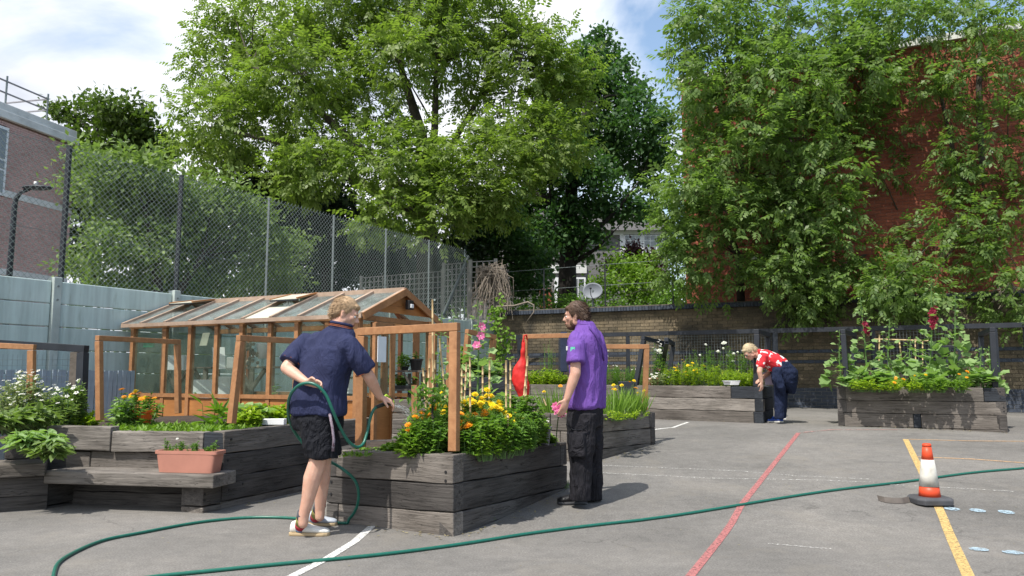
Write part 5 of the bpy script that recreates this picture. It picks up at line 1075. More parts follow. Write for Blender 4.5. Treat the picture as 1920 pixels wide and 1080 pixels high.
def plant(name, label, cat, base, h, w, mat, stems=14, per=12, ll=.07, lw=.03, shape='fold', flowers=(), group=None, lean=(0, 0), stemr=.004, top=.25, dep=None, spread=1.0, up=.35, droop=.0, flat=1):
    base = Vector(base); t = thing(name, base, label, cat, group); lv = LV(); mb = MB(); dep = dep or w; tips = []
    for i in range(stems):
        a = random.uniform(0, 2 * math.pi); r = math.sqrt(random.random()); e = base + Vector((math.cos(a) * r * w / 2 + lean[0], math.sin(a) * r * dep / 2 + lean[1], h * (1 - .35 * r * r * flat) * random.uniform(1 - top, 1)))
        s = base + Vector((math.cos(a) * r * w * .5 * (1 - .55 * spread), math.sin(a) * r * dep * .5 * (1 - .55 * spread), -.02)); m_ = s.lerp(e, .55) + Vector((math.cos(a) * r * w * .06, math.sin(a) * r * dep * .06, .03 * h))
        mb.tube([s, m_, e], [stemr, stemr * .8, stemr * .5], 4, cap=False); tips.append(e)
        f = rng.uniform(.12, 1.0, per) ** .8; pts = np.array([V3(s.lerp(m_, min(1, x * 2)) if x < .5 else m_.lerp(e, (x - .5) * 2)) for x in f]); d = unit(per); d[:, 2] = np.abs(d[:, 2]) * up - droop; nr = unit(per) * .35; nr[:, 2] += 1
        L_ = rng.uniform(.7, 1.25, per) * ll * (1.15 - .5 * f)
        if shape == 'fold': lv.fold(pts, d, nr, L_, L_ * lw / ll)
        elif shape == 'round': lv.round(pts, d, nr, L_ * .5)
        elif shape == 'leaf': lv.leaf(pts, d, nr, L_, L_ * lw / ll)
        else: lv.pinnate(pts, d, L_, 7, .16, .42)
    mb.build('stems', M['stem'], t)['kind'] = 'stuff'; o = lv.build('foliage', M[mat], t); o['kind'] = 'stuff'
    for key, n, sc, z in flowers:
        tt = random.sample(tips, min(n, len(tips))) if n <= len(tips) else tips + [random.choice(tips) for _ in range(n - len(tips))]
        for e in tt: putflower(t, key, e + Vector((random.uniform(-.03, .03), random.uniform(-.04, .02), z + random.uniform(-.03, .02))), sc * random.uniform(.8, 1.15))
    return t
def at(px, Y, z): p = P(px, 705, Y); return Vector((p.x, Y, z))
sA = zA - .06; PGA = 'marigold plants in the nearest raised bed'
# ---------------------------------------------------------------- planting, nearest bed
for px, Y, h, w, fl, lab in ((798, 6.15, .36, .34, (('o', 5, 1.0, .02),), 'orange marigold plant left of the dark sapling, near the hose spray'), (836, 6.5, .44, .36, (('y', 8, 1.0, .02), ('o', 2, 1, -.1)), 'marigold plant with yellow heads seen just left of the big frame post'),
    (872, 6.15, .32, .34, (('o', 9, 1.05, .0),), 'orange marigold plant right of the big frame post, low in front'), (900, 6.3, .36, .30, (('o', 5, 1.1, .0), ('y', 2, 1, .04)), 'marigold plant with orange heads under the yellow ones'), (912, 6.7, .47, .34, (('y', 13, 1.1, .02),), 'tallest clump of bright yellow marigolds in the nearest bed'), (888, 6.6, .44, .30, (('y', 8, 1.1, .0),), 'yellow marigold plant close behind the big frame post'),
    (935, 6.45, .37, .28, (('y', 7, 1.05, .02),), 'yellow marigold plant around the thick middle cane'), (968, 6.5, .33, .30, (('yd', 3, 1.0, .02), ('o', 1, .9, 0)), 'sparse marigold plant right of the thick middle cane')):
    plant('marigold_plant', lab, 'plant', at(px, Y, sA), h * 1.08, w * .9, 'veg', 30, 30, .10, .028, 'pin', [(a_, int(b_ * 1.8), c_ * 1.08, d_) for a_, b_, c_, d_ in fl], PGA, stemr=.004)
for px, Y, h, w, m, lab in ((780, 5.98, .22, .34, 'fresh', 'low leafy green plant by the front left of the big frame post'), (812, 5.98, .26, .34, 'veg', 'leafy green plant at the foot of the dark sapling'), (876, 5.98, .24, .30, 'veg', 'leafy green plant at the foot of the big frame post, right side'), (912, 6.0, .26, .34, 'fresh', 'dense leafy plant at the front edge below the orange marigolds'), (945, 6.2, .26, .34, 'veg', 'dark leafy plant beside the stubby cane'),
    (985, 6.75, .38, .40, 'veg', 'bushy dark green tomato plant below the red bag'), (1000, 7.0, .24, .30, 'fresh', 'bright leafy plant beside the grey pot in the nearest bed'), (960, 7.0, .42, .40, 'veg', 'tall leafy plant behind the middle canes'), (748, 6.3, .07, .34, 'fresh', 'short seedlings at the front left of the nearest bed'), (1018, 7.25, .08, .26, 'fresh', 'small seedlings at the right end of the nearest bed')):
    plant('leafy_plant', lab, 'plant', at(px, Y + .06, sA), h * 1.3, w * .85, m, 32, 30, .075, .034, 'fold', (), 'leafy plants in the nearest raised bed')
p = at(940, 7.25, sA); plant('squash_plant', 'broad leaved squash plant with pale leaves between the canes', 'plant', p, .48, .34, 'mallow', 10, 6, .17, .12, 'round')
# dark sapling
b = at(815, 5.98, sA); t = thing('sapling', b, 'thin dark stemmed sapling with a small leafy head beside the big frame', 'plant'); mb = MB()
top = P(812, 728, 6.05); mb.tube([b, b.lerp(top, .3) + Vector((.01, 0, 0)), b.lerp(top, .6) + Vector((-.008, 0, 0)), top], [.011, .010, .008, .004], 6)
for k in range(5): mb.sph(b.lerp(top, .1 + .12 * k), .015, 6, 4)
mb.build('stem', M['barkdark'], t); lv = LV()
k = 150; lv.fold(V3(b.lerp(top, .88)) + rng.normal(0, 1, (k, 3)) * [.085, .08, .075], unit(k) + [0, 0, -.2], unit(k) * .5 + [0, 0, 1], rng.uniform(.04, .08, k), .03); lv.build('foliage', M['veg'], t)
# silvery clump under the spray
plant('silver_plant', 'silvery green cushion plant in the water spray by the doorway', 'plant', at(771, 6.75, sA), .20, .26, 'greyl', 26, 30, .05, .012, 'leaf')
# water spray
sp = thing('water_spray', P(738, 762, 6.35), 'fine water spray falling from the hose nozzle', 'water'); mb = MB(); a = P(733, 760, 6.1)
R_ = random.Random(8)
for i in range(260):
    tt = R_.uniform(.03, 1) ; q = a + Vector((.30 * tt, .12 * tt, -.02 * tt - .26 * tt * tt)) + Vector((R_.gauss(0, .045 * tt), R_.gauss(0, .05 * tt), R_.gauss(0, .045 * tt))); d = Vector((.5, .2, -.1 - .5 * tt)).normalized() * .009
    mb.tube([q - d, q + d], [.0012, .0008], 4)
M['water'] = newmat('water_drops')[0]; b_ = M['water'].node_tree.nodes['Principled BSDF']; b_.inputs['Base Color'].default_value = (.9, .95, 1, 1); b_.inputs['Roughness'].default_value = .05; b_.inputs['Transmission Weight'].default_value = .5
mb.build('droplets', M['water'], sp)['kind'] = 'stuff'
gpot = potobj('plant_pot', at(1016, 7.15, sA - .02), .085, .19, 'greyplastic', 'grey pot with small white flowers at the right end of the nearest bed')
plant('white_alyssum', 'little white flowered plant in the grey pot', 'plant', at(1016, 7.15, sA + .15), .12, .26, 'veg', 16, 9, .04, .02, 'fold', (('w', 12, .8, .0),))
# ---------------------------------------------------------------- hollyhocks
HG = 'hollyhocks'
def hollyhock(px, Y, zb, ytop, lean, label, fk=None, f0=.55, f1=.7, nf=4, big=.14, branches=1, low=1.0):
    base = at(px, Y, zb); top = P(px + lean, ytop, Y); t = thing('hollyhock', base, label, 'flower', HG); H = (top - base).length; mb = MB(); lv = LV(); lb = LV()
    mid = base.lerp(top, .5) + Vector((random.uniform(-.04, .04), 0, 0)); mb.tube([base, mid, top], [.014, .011, .004], 6)
    ax = lambda f: base.lerp(mid, f * 2) if f < .5 else mid.lerp(top, f * 2 - 1)
    n = int(H / .040); 
    for i in range(n):
        f = i / n; a = i * 2.4; d = Vector((math.cos(a), math.sin(a), .25)); q = ax(f)
        sz = big * (1.1 - f) ** 1.1 + .018; reach = (.18 * (1 - f) ** 1.2 + .02) * low
        e = q + d * reach; mb.tube([q, e], [.004, .003], 4, cap=False)
        k = 3 if f < .45 else 2; pp = np.array([V3(e)] * k) + rng.normal(0, .025 * (1 - f) + .006, (k, 3)); dd = np.array([V3(d)] * k) + rng.normal(0, .35, (k, 3)); nn = rng.normal(0, .35, (k, 3)) + [0, -.5, .9]
        if f < .72: lv.round(pp, dd, nn, rng.uniform(.7, 1.1, k) * sz * .5)
        else: lv.fold(pp, dd, nn, rng.uniform(.8, 1.2, k) * sz * 1.2, sz * .8)
        if f > .5: mb.sph(q + d * .02 + Vector((0, 0, .01)), .016 * (1.25 - f), 6, 4)
    mb.build('stem', M['stem'], t); lv.build('foliage', M['mallow'], t)
    if fk:
        for i in range(nf):
            f = f0 + (f1 - f0) * i / max(1, nf - 1); a = -1.57 + random.uniform(-.9, .9); putflower(t, fk, ax(f) + Vector((math.cos(a) * .045, math.sin(a) * .05, 0)), random.uniform(.85, 1.1), (math.cos(a), math.sin(a), .25))
    return t
hollyhock(893, 8.2, sA, 563, 3, 'tall pink flowered hollyhock standing left of the stone corner post', 'p', .66, .80, 3, .17)
hollyhock(850, 9.4, .3, 578, 0, 'slim budding hollyhock stem between the greenhouse and the frame', None, big=.10, low=.7); hollyhock(828, 9.6, .3, 585, 1, 'second slim hollyhock stem, nearer the greenhouse gable', None, big=.09, low=.7)
sN = zN - .06
hollyhock(1626, 12.1, sN, 556, -13, 'dark red hollyhock on the left of the right bed', 'r', .60, .70, 4); hollyhock(1668, 12.3, sN, 597, 0, 'shorter green hollyhock between the two red ones', None, big=.15)
hollyhock(1740, 11.9, sN, 520, 6, 'tallest hollyhock with a column of dark red blooms', 'r', .56, .72, 8, .18); hollyhock(1785, 11.8, sN, 548, 6, 'tall green hollyhock right of the tallest red one', None, big=.18)
hollyhock(1843, 11.5, sN, 650, -3, 'short twin stemmed hollyhock near the right end of the bed, left stem', None, big=.14); hollyhock(1850, 11.6, sN, 648, 4, 'short hollyhock at the right end of the bed, right stem', None, big=.14)
hollyhock(1578, 12.3, sN, 618, -4, 'hollyhock half hidden behind the left frame of the right bed', None, big=.15); hollyhock(1705, 12.2, sN, 630, 2, 'leafy hollyhock without flowers in the middle of the right bed', None, big=.18)
for px, lab in ((1604, 'at the left end'), (1650, 'below the cane grid'), (1745, 'below the tallest hollyhock'), (1836, 'at the right end')):
    plant('leafy_mallow', 'clump of broad pale green leaves ' + lab + ' of the hollyhock bed', 'plant', at(px, 11.85 - (px - 1600) * .0022, sN), .34, .36, 'mallow', 11, 6, .17, .12, 'round', (), 'broad leaved clumps in the hollyhock bed')
for px, f, m, lab in ((1615, (), 'lime', 'at the left front'), (1672, (('od', 6, 1.1, .02),), 'lime', 'with orange blooms left of centre'), (1712, (), 'lime', 'in the centre front'), (1760, (), 'fresh', 'right of the centre'), (1735, (('y', 2, .8, .06),), 'fresh', 'with two yellow heads'), (1800, (('od', 4, 1.1, .10),), 'fresh', 'with orange heads at the right'), (1640, (), 'lime', 'below the left hollyhock')):
    plant('bedding_plant', 'bright low bedding plant ' + lab + ' of the hollyhock bed', 'plant', at(px, 11.7 - (px - 1600) * .0028, sN), .20, .34, m, 22, 14, .06, .03, 'fold', f, 'low bedding plants in the hollyhock bed')
# ---------------------------------------------------------------- middle bed planting
sM = zM - .06
def mbY(px, back=.3): t_ = (px - 925) / (1432 - 925); return 15.0 - 2.5 * t_ + back
for px, h, lab in ((995, .36, 'left'), (1018, .40, 'middle'), (1042, .37, 'right')):
    plant('herb_bush', 'bright green small leaved herb bush right of the red bag, the ' + lab + ' one', 'plant', at(px, mbY(px), sM), h, .50, 'lime', 36, 26, .06, .035, 'fold', (), 'bright herb bushes beside the red bag')
plant('fennel_plant', 'feathery fennel rising behind the bright herb bushes', 'plant', at(1028, mbY(1028, .8), sM), .95, .35, 'fresh', 16, 34, .09, .006, 'leaf', up=.8)
for px, h, lab in ((1140, .50, 'nearest the man in purple'), (1170, .48, 'in the middle'), (1200, .42, 'by the leaning black frame')):
    plant('feathery_plant', 'feathery green plant with tiny pale flowers, the one ' + lab, 'plant', at(px, mbY(px), sM), h, .50, 'veg', 34, 34, .07, .008, 'leaf', (('w', 5, .7, .04),), 'feathery plants in the middle bed', up=.7)
for px, Y, h, m, fl, lab in ((1245, .5, .80, 'fresh', (('w', 6, 1.2, .02), ('u', 2, .9, .05)), 'tall plant with white flowers behind the leaning frames'), (1262, .25, .42, 'lime', (('yd', 4, 1.2, .02),), 'yellow flowered herb at the left of the middle bed'), (1285, .3, .48, 'lime', (('yd', 5, 1.2, .02),), 'yellow flowered herb second from the leaning frames'),
    (1310, .3, .50, 'lime', (('yd', 7, 1.3, .0),), 'yellow flowered herb with the most blooms'), (1340, .3, .44, 'lime', (('yd', 3, 1.1, .0),), 'yellow flowered herb in the centre of the middle bed'), (1368, .25, .38, 'lime', (), 'yellow green herb left of the white tray'), (1395, .3, .34, 'lime', (), 'yellow green herb behind the white tray'), (1412, .35, .36, 'lime', (), 'yellow green herb against the black end frame'),
    (1330, .7, .78, 'veg', (('u', 2, .7, .05),), 'tall green stems at the back of the middle bed'), (1362, .7, .85, 'fresh', (('u', 5, 1.0, .04),), 'tall herb with flat white flower heads'), (1392, .7, .72, 'fresh', (('u', 4, .9, .04),), 'umbel herb just left of the bending person'), (1300, .8, .72, 'veg', (), 'dark leafy plant at the back of the middle bed')):
    plant('flowering_herb', lab, 'plant', at(px, mbY(px, Y), sM), h, .46 if h < .6 else .34, m, 34 if h < .6 else 18, 30, .075, .016, 'leaf', fl, 'flowering herbs in the middle bed', up=.6)
t = plant('white_daisies', 'low white flowered silver plant by the foot of the leaning frames', 'plant', at(1236, mbY(1236, .15), sM), .30, .34, 'greyl', 26, 16, .06, .02, 'fold', (('w', 14, 1.2, .0),))
plant('pink_stock', 'white and magenta flower spikes between the black leaning frames', 'plant', at(1232, mbY(1232, .6), sM), .95, .30, 'veg', 12, 14, .07, .02, 'fold', (('w', 10, 1.6, .0), ('p', 2, .8, -.35)))
plant('pink_stock', 'thin pale pink flower spikes just right of the man in purple', 'plant', at(1136, mbY(1136, .5), sM), .75, .16, 'veg', 8, 10, .06, .02, 'fold', (('w', 5, 1.2, .0),))
q = P(1227, 718, 13.75); mb = MB(); mb.lathe(q + Vector((0, 0, -.06)), [(.08, 0), (.11, .13), (.12, .14), (.10, .15)], 16); tag(mb.build('terracotta_pot', M['terracotta'], loc=q), 'half buried terracotta pot at the edge of the middle bed', 'plant pot')
q = P(1374, 719, 12.72); t = thing('white_tray', q, 'white plastic tray on the edge of the middle bed', 'tray'); mb = MB(); mb.loft([(q + Vector((0, .08, -.025)), Vector((.105, -.045, 0)), Vector((.02, .05, 0))), (q + Vector((0, .08, .035)), Vector((.125, -.055, 0)), Vector((.025, .06, 0)))], 4, sq=4); mb.build('tray', M['white'], t)
mb = MB(); mb.box((q.x - .13, q.y + .02, q.z + .035), (q.x + .13, q.y + .16, q.z + .045)); mb.build('rim', M['white'], t)
# ---------------------------------------------------------------- bed behind the man
sB = zB - .06
for px, Y, h, w, lab in ((1145, 9.2, .40, .30, 'nearest the man in purple'), (1172, 9.5, .42, .30, 'in the middle'), (1195, 9.85, .34, .24, 'next to the brown frame leg'), (1040, 9.25, .40, .34, 'left of the man in purple')):
    base = at(px, Y, sB); t = thing('strappy_plant', base, 'strappy leaved plant with orange flowers, the one ' + lab, 'plant', 'strappy plants behind the man in purple'); lv = LV(); k = 120; a = rng.uniform(0, 6.28, k); r = rng.uniform(0, 1, k) ** .5
    pp = np.stack([base.x + np.cos(a) * r * w * .4, base.y + np.sin(a) * r * w * .4, np.full(k, base.z)], 1); d = np.stack([np.cos(a) * .35, np.sin(a) * .35, np.full(k, 1.0)], 1) + rng.normal(0, .12, (k, 3)); lv.leaf(pp, d, unit(k) + [0, -1, .3], rng.uniform(.6, 1.1, k) * h, .014, .08); lv.build('foliage', M['fresh'], t)
    for i in range(4 if px > 1100 else 2): putflower(t, 'od' if i % 2 else 'y', base + Vector((random.uniform(-.5, .5) * w, random.uniform(-.1, .1), h * random.uniform(.75, 1.05))), 1.1 if i % 2 else .8)
for px, Y in ((1150, 9.0), (1185, 9.3), (1015, 9.2)): plant('seedling_clump', 'low green seedlings at the bed edge, ' + {1150: 'beside the purple man', 1185: 'near the frame leg', 1015: 'left of the pink bloom'}[px], 'plant', at(px, Y, sB), .10, .4, 'lime', 20, 10, .05, .02, 'fold', (), 'low seedlings in the bed behind the man')
q = P(1049, 769, 6.9); t = thing('pink_bloom', q, 'big bright pink ruffled bloom on a stem beside the hand of the man in purple', 'flower'); 
for k, (dx, dz, s_) in enumerate(((0, 0, 1.0), (-.03, .03, .7), (.02, -.03, .7))): putflower(t, 'P', q + Vector((dx, 0, dz)), s_ * .85, (-.2, -1, .3))
mb = MB(); mb.tube([Vector((q.x - .02, q.y + .3, sA)), Vector((q.x - .01, q.y + .1, q.z - .1)), q], .005, 5); mb.build('stem', M['stem'], t)
mb = MB(); a, b = P(1150, 704, 10.6), P(1200, 740, 10.6); 
q = P(1178, 728, 13.55); mb = MB(); mb.box((q.x - .17, q.y - .02, q.z - .12), (q.x + .10, q.y + .02, q.z + .12)); tag(mb.build('dark_crate', M['black_paint'], loc=q, bevel=.01), 'dark green box fixed to the face of the middle bed behind the orange flowers', 'box')
# ---------------------------------------------------------------- black bed and doorway planting
for px, Y, h, lab in ((870, 12.2, .9, 'leafy mallow growing behind the pink hollyhock'), (910, 12.3, .7, 'leafy clump in the black bed')):
    plant('mallow_clump', lab, 'plant', at(px, Y, zD - .05), h * .6, .5, 'mallow', 16, 8, .16, .12, 'round')
plant('doorway_plant', 'light green plant just outside the greenhouse door, behind the frame post', 'plant', at(858, 8.8, .35), .75, .35, 'fresh', 16, 14, .09, .05, 'fold')
plant('tomato_plant', 'green plant on the upper shelf in the greenhouse doorway', 'plant', P(755, 690, 9.98), .20, .22, 'fresh', 14, 10, .06, .03, 'fold'); plant('tomato_plant', 'little seedling in the round black pot in the doorway', 'plant', P(780, 676, 9.98), .12, .1, 'fresh', 6, 6, .05, .03, 'fold')
plant('shelf_plant', 'leafy plants below the upper greenhouse shelf', 'plant', P(752, 728, 10.15), .22, .40, 'fresh', 20, 12, .07, .04, 'fold', (('w', 7, .9, .0),))
for a, zt in ((1.0, .8), (1.6, .9), (2.4, .75), (3.1, .9), (3.6, .7)):
    plant('indoor_tomato', 'young plant behind the greenhouse glass, ' + {1.0: 'nearest the door', 1.6: 'second from the door', 2.4: 'in the middle panes', 3.1: 'second from the far end', 3.6: 'at the far end'}[a], 'plant', gq(a, .35, .2), zt, .35, 'veg', 12, 12, .10, .05, 'fold', (), 'young plants growing inside the greenhouse')
mb = MB(); a, b = P(748, 745, 8.0), P(802, 830, 8.0)
stp = thing('sleeper_step', (a.x, 8.9, 0), 'stacked grey sleeper edging below the greenhouse doorway', 'step')
sleepers(stp, xy(735, 800, 8.6), xy(815, 800, 8.6), CAMH - .47, CAMH - .47, [.16, .2, .2], M['sleeper_grey']); sleepers(stp, xy(735, 790, 9.2), xy(812, 790, 9.0), CAMH - .27, CAMH - .27, [.16, .2, .2], M['sleeper_grey'])
gbeam('post', P(777, 836, 8.5), P(777, 722, 8.5), .06, parent=stp)
# ---------------------------------------------------------------- left bed planting
sL = zL - .055
q = at(271, 8.05, sL); potobj('plant_pot', q, .10, .19, 'orangepot', 'bright orange plastic pot in the left bed')
plant('calendula_plant', 'tall plant with orange and yellow daisies around the orange pot', 'plant', at(262, 8.0, sL), .42, .50, 'veg', 24, 16, .09, .035, 'fold', (('od', 9, 1.25, .03), ('y', 3, 1, .02)))
plant('calendula_plant', 'leafy pale plant left of the orange daisies', 'plant', at(228, 7.9, sL), .36, .26, 'mallow', 14, 12, .09, .04, 'fold')
for px, Y, lab in ((475, 7.35, 'large leaved squash plant inside the second brown frame'), ):
    plant('squash_plant', lab, 'plant', at(px, Y + .55, sL), .34, .34, 'mallow', 16, 5, .20, .12, 'fold', top=.3, up=.2)
plant('maize_plant', 'young maize plant with arching leaves near the second frame', 'plant', at(400, 7.8, sL), .30, .40, 'fresh', 8, 5, .26, .035, 'fold', up=.9)
for px, Y, w, lab in ((492, 8.0, .34, 'bright lime lettuce beside the white trough, left one'), (518, 8.15, .34, 'bright lime lettuce beside the man in navy'), (470, 7.7, .22, 'small green herb in front of the lettuce')):
    plant('lettuce', lab, 'plant', at(px, Y, sL), .26 if w > .2 else .14, w, 'lime', 30, 14, .085, .06, 'fold', (), 'lettuces next to the white trough')
q = at(515, 7.82, zL + .035); t = thing('white_trough', q, 'white plastic trough with green seedlings on the corner of the left bed', 'trough'); mb = MB(); mb.box((q.x - .10, q.y - .04, q.z - .035), (q.x + .12, q.y + .06, q.z + .025)); mb.build('trough', M['white'], t, bevel=.006)
# row of seedlings as ground cover
lv = LV()
for i in range(210):
    f = random.random(); x = -3.95 + 1.45 * random.random(); y = 7.15 + random.random() * .85; y += (x + 3.2) * -.1; k = 8; b = np.array([[x, y, sL + .01]] * k) + rng.normal(0, .022, (k, 3)) * [1, 1, .3]; d = unit(k); d[:, 2] = np.abs(d[:, 2]) * 1.3 + .3; lv.fold(b, d, unit(k) * .3 + [0, 0, 1], rng.uniform(.04, .095, k), .032)
o = lv.build('ground_cover', M['fresh']); tag(o, 'rows of young green vegetables covering the soil of the left bed', 'plants', kind='stuff')
lv = LV()
for i in range(110):
    x = random.uniform(-1.3, -.55); y = random.uniform(6.1, 6.7); k = 7; b = np.array([[x, y, sA + .01]] * k) + rng.normal(0, .02, (k, 3)) * [1, 1, .3]; d = unit(k); d[:, 2] = np.abs(d[:, 2]) + .2; lv.fold(b, d, unit(k) * .3 + [0, 0, 1], rng.uniform(.02, .05, k), .02)
tag(lv.build('ground_cover', M['fresh']), 'tiny seedlings at the left end of the nearest bed', 'plants', kind='stuff')
# white flowered mass at the left
for px, Y, h, w, m, fl, lab in ((60, 7.6, .62, .55, 'greyl', (('w', 60, .85, .03),), 'airy white flowered plant in front of the black frame'), (20, 7.5, .50, .5, 'greyl', (('w', 40, .85, .03),), 'airy white flowered plant at the very left edge'), (105, 7.5, .40, .45, 'shrubl', (('w', 14, 1.1, .04),), 'pale green bush with a few white flowers at the corner of the left bed'), (140, 7.8, .55, .22, 'shrubl', (('w', 10, 1.1, .03),), 'thin stems with white flowers crossing the black frame leg'), (150, 7.9, .20, .5, 'lime', (), 'bright green low plants behind the thick sleeper')):
    plant('white_gaura', lab, 'plant', at(px, Y, sL), h, w, m, 34, 22, .085, .026, 'fold', fl, 'white flowered plants at the left edge', up=.5)
for px, py, Y, lab in ((20, 800, 6.95, 'pale fleshy leaved plant spilling over the left bench, left part'), (62, 835, 6.75, 'pale fleshy leaved plant spilling over the left bench, middle part'), (98, 852, 6.7, 'tip of the pale fleshy leaved plant lying on the bench end'), (50, 790, 7.1, 'brownish green trailing plant above the fleshy leaves')):
    p = P(px, py, Y); plant('trailing_plant', lab, 'plant', p, .14, .44 if px != 98 else .26, 'shrubl' if px != 62 else 'mallow', 30, 9, .15, .06, 'fold', (), 'trailing plants at the left bench', lean=(.04, -.08), droop=.2, flat=1)
# trough on the bench
t = thing('terracotta_trough', P(352, 880, 6.8), 'ribbed terracotta plastic trough standing on the bench', 'trough'); zt = zs + .002; a, b = P(294, 880, 6.84), P(406, 880, 6.74); h = .185; c = (a + b) / 2; dx = (b - a); dx.z = 0; hl = dx.length / 2; dx.normalize(); dy = Vector((-dx.y, dx.x, 0))
mb = MB(); n_ = 72; rings = []
for f, z in ((.90, 0), (.99, h - .03), (1.05, h - .028), (1.05, h), (.97, h), (.95, h - .03)):
    rings.append((f, z))
vs = []
for f, z in rings:
    for k in range(n_):
        a_ = 2 * math.pi * k / n_; ca, sa = math.cos(a_), math.sin(a_); X = math.copysign(abs(ca) ** .22, ca) * hl * f; Y_ = math.copysign(abs(sa) ** .22, sa) * .085 * f; rib = 0 if z >= h - .028 else .0028 * (1 if k % 2 else -1)
        p = Vector((c.x, c.y, zt + z)) + dx * X + dy * (Y_ + math.copysign(rib, Y_)) + dy * .05; vs.append(p)
m_ = len(rings); mb.add(vs, [(i * n_ + k, i * n_ + (k + 1) % n_, (i + 1) * n_ + (k + 1) % n_, (i + 1) * n_ + k) for i in range(m_ - 1) for k in range(n_)] + [tuple(reversed(range(n_)))])
mb.build('trough', M['terracotta'], t); mb = MB(); mb.obox((c.x + dy.x * .05, c.y + dy.y * .05, zt + h - .03), dx * hl * .93, dy * .075, (0, 0, .004)); mb.build('soil', M['soil'], t)
for k in range(7):
    p = Vector((c.x, c.y, zt + h - .03)) + dx * (hl * (-.85 + k * .28)) + dy * .05; plant('young_plant', ('upright seedling in the terracotta trough, ' + ['leftmost', 'second from the left', 'third from the left', 'in the middle', 'third from the right', 'second from the right', 'rightmost'][k]), 'plant', p, [.14, .08, .13, .10, .13, .07, .12][k], .07, 'veg', 4, 16, .035, .012, 'fold', (('w', 1, .6, .01),) if k in (2,) else (), 'seedlings in the terracotta trough', up=1.0)
# ---------------------------------------------------------------- weeds at the foot of the near bed
for px, py in ((1062, 905), (992, 935), (914, 973), (1058, 912)): plant('weed', 'small weed growing at the foot of the nearest bed, ' + {1062: 'by the boots', 992: 'half way along', 914: 'nearest the corner', 1058: 'a little left of the boots'}[px], 'weed', Gp(px, py + 4), .05, .10, 'fresh', 7, 6, .03, .012, 'fold', (), 'weeds at the foot of the nearest bed')
# ---------------------------------------------------------------- traffic cone
q = Gp(1744, 944); t = thing('traffic_cone', q, 'orange and white traffic cone with a black rubber base on the playground', 'traffic cone'); kk = q.y / F
mb = MB(); b_ = .155
def oct_(s, z): return [(q.x + x * s, q.y + y * s, q.z + z) for x, y in ((-1, -.55), (-.75, -.95), (.75, -.95), (1, -.55), (1, .55), (.75, .95), (-.75, .95), (-1, .55))]
vs = oct_(b_ * 1.0, .002) + oct_(b_ * 1.02, .045) + oct_(b_ * .9, .062); mb.add(vs, [(i, (i + 1) % 8, 8 + (i + 1) % 8, 8 + i) for i in range(8)] + [(8 + i, 8 + (i + 1) % 8, 16 + (i + 1) % 8, 16 + i) for i in range(8)] + [tuple(range(16, 24)), tuple(reversed(range(8)))]); M['conebase'] = simple('rubber_base', (.07, .072, .08), .7, .3, 10)
mb.build('base', M['conebase'], t, bevel=.006)
M['cone'] = simple('cone_orange', (.68, .075, .025), .45, .15, 6, bmp=.1); M['conew'] = simple('cone_reflective', (.70, .69, .64), .5, .35, 9, bmp=.1, col2=(.40, .38, .33))
hc = 92 * kk; zc = .06
def rr(f): return .088 - (.088 - .034) * f
for n_, f0, f1, m_ in (('body_lower', 0, .20, 'cone'), ('sleeve', .20, .72, 'conew'), ('body_upper', .72, .97, 'cone')):
    e = .003 if n_ == 'sleeve' else 0; mb = MB(); mb.lathe(q + Vector((0, 0, zc)), [(rr(f0) + e, hc * f0), (rr((f0 + f1) / 2) + e, hc * (f0 + f1) / 2), (rr(f1) + e, hc * f1), (rr(f1) - .01, hc * f1)], 28); mb.build(n_, M[m_], t, True)
mb = MB(); mb.lathe(q + Vector((0, 0, zc + hc * .97)), [(.036, 0), (.037, .02), (.028, .03), (.026, .012)], 24); mb.build('collar', M['cone'], t, True)
# flat strap beside the cone
pts = [Gp(x, y, .004) for x, y in ((1648, 939), (1660, 942), (1676, 944), (1694, 944), (1710, 941))]; mb = MB(); vs = []
for p in pts: vs += [p, p + Vector((0, .006, 0)), p + Vector((0, .030, .042)), p + Vector((0, .024, .044))]
mb.add(vs, [(4 * i + a, 4 * i + b, 4 * i + 4 + b, 4 * i + 4 + a) for i in range(4) for a, b in ((0, 3), (3, 2), (2, 1), (1, 0))] + [(0, 1, 2, 3), (19, 18, 17, 16)]); M['strip'] = simple('brown_rubber', (.11, .095, .085), .8, .3, 12); M['conebase'] = M['conebase']; tag(mb.build('rubber_strip', M['strip'], loc=pts[0]), 'short brown rubber strip lying against the base of the cone', 'strip')

# leaf litter and grit caught along the foot of the beds
lv = LV(); R_ = random.Random(21)
for (a, b, n_) in ((A1, A2, 70), (A0, A1, 40), (B1, B2, 50), ((C0.x, C0.y), (C1.x, C1.y), 50), (m0, m1, 60), (n0, n1, 60)):
    for i in range(n_):
        f = R_.random(); d = Vector((b[0] - a[0], b[1] - a[1], 0)).normalized(); nn = Vector((d.y, -d.x, 0)); q = Vector((a[0], a[1], 0)).lerp(Vector((b[0], b[1], 0)), f) + nn * (.02 + abs(R_.gauss(0, .07))); q.z = ground_z(q.x, q.y) + .006
        lv.leaf(V3(q)[None], np.array([[R_.uniform(-1, 1), R_.uniform(-1, 1), .1]]), np.array([[R_.uniform(-.2, .2), R_.uniform(-.2, .2), 1.0]]), R_.uniform(.015, .04), .014)
for i in range(260):
    q = Vector((R_.uniform(-3, 6), R_.uniform(4.2, 14), 0)); q.z = ground_z(q.x, q.y) + .005; lv.leaf(V3(q)[None], np.array([[R_.uniform(-1, 1), R_.uniform(-1, 1), .1]]), np.array([[0, 0, 1.0]]), R_.uniform(.01, .03), .01)
M['litter'] = leafmat('leaf_litter', (.16, .12, .06), (.34, .30, .16), .1, .8, 3)
tag(lv.build('leaf_litter', M['litter']), 'dry leaf litter scattered on the tarmac and along the bed edges', 'litter', kind='stuff')
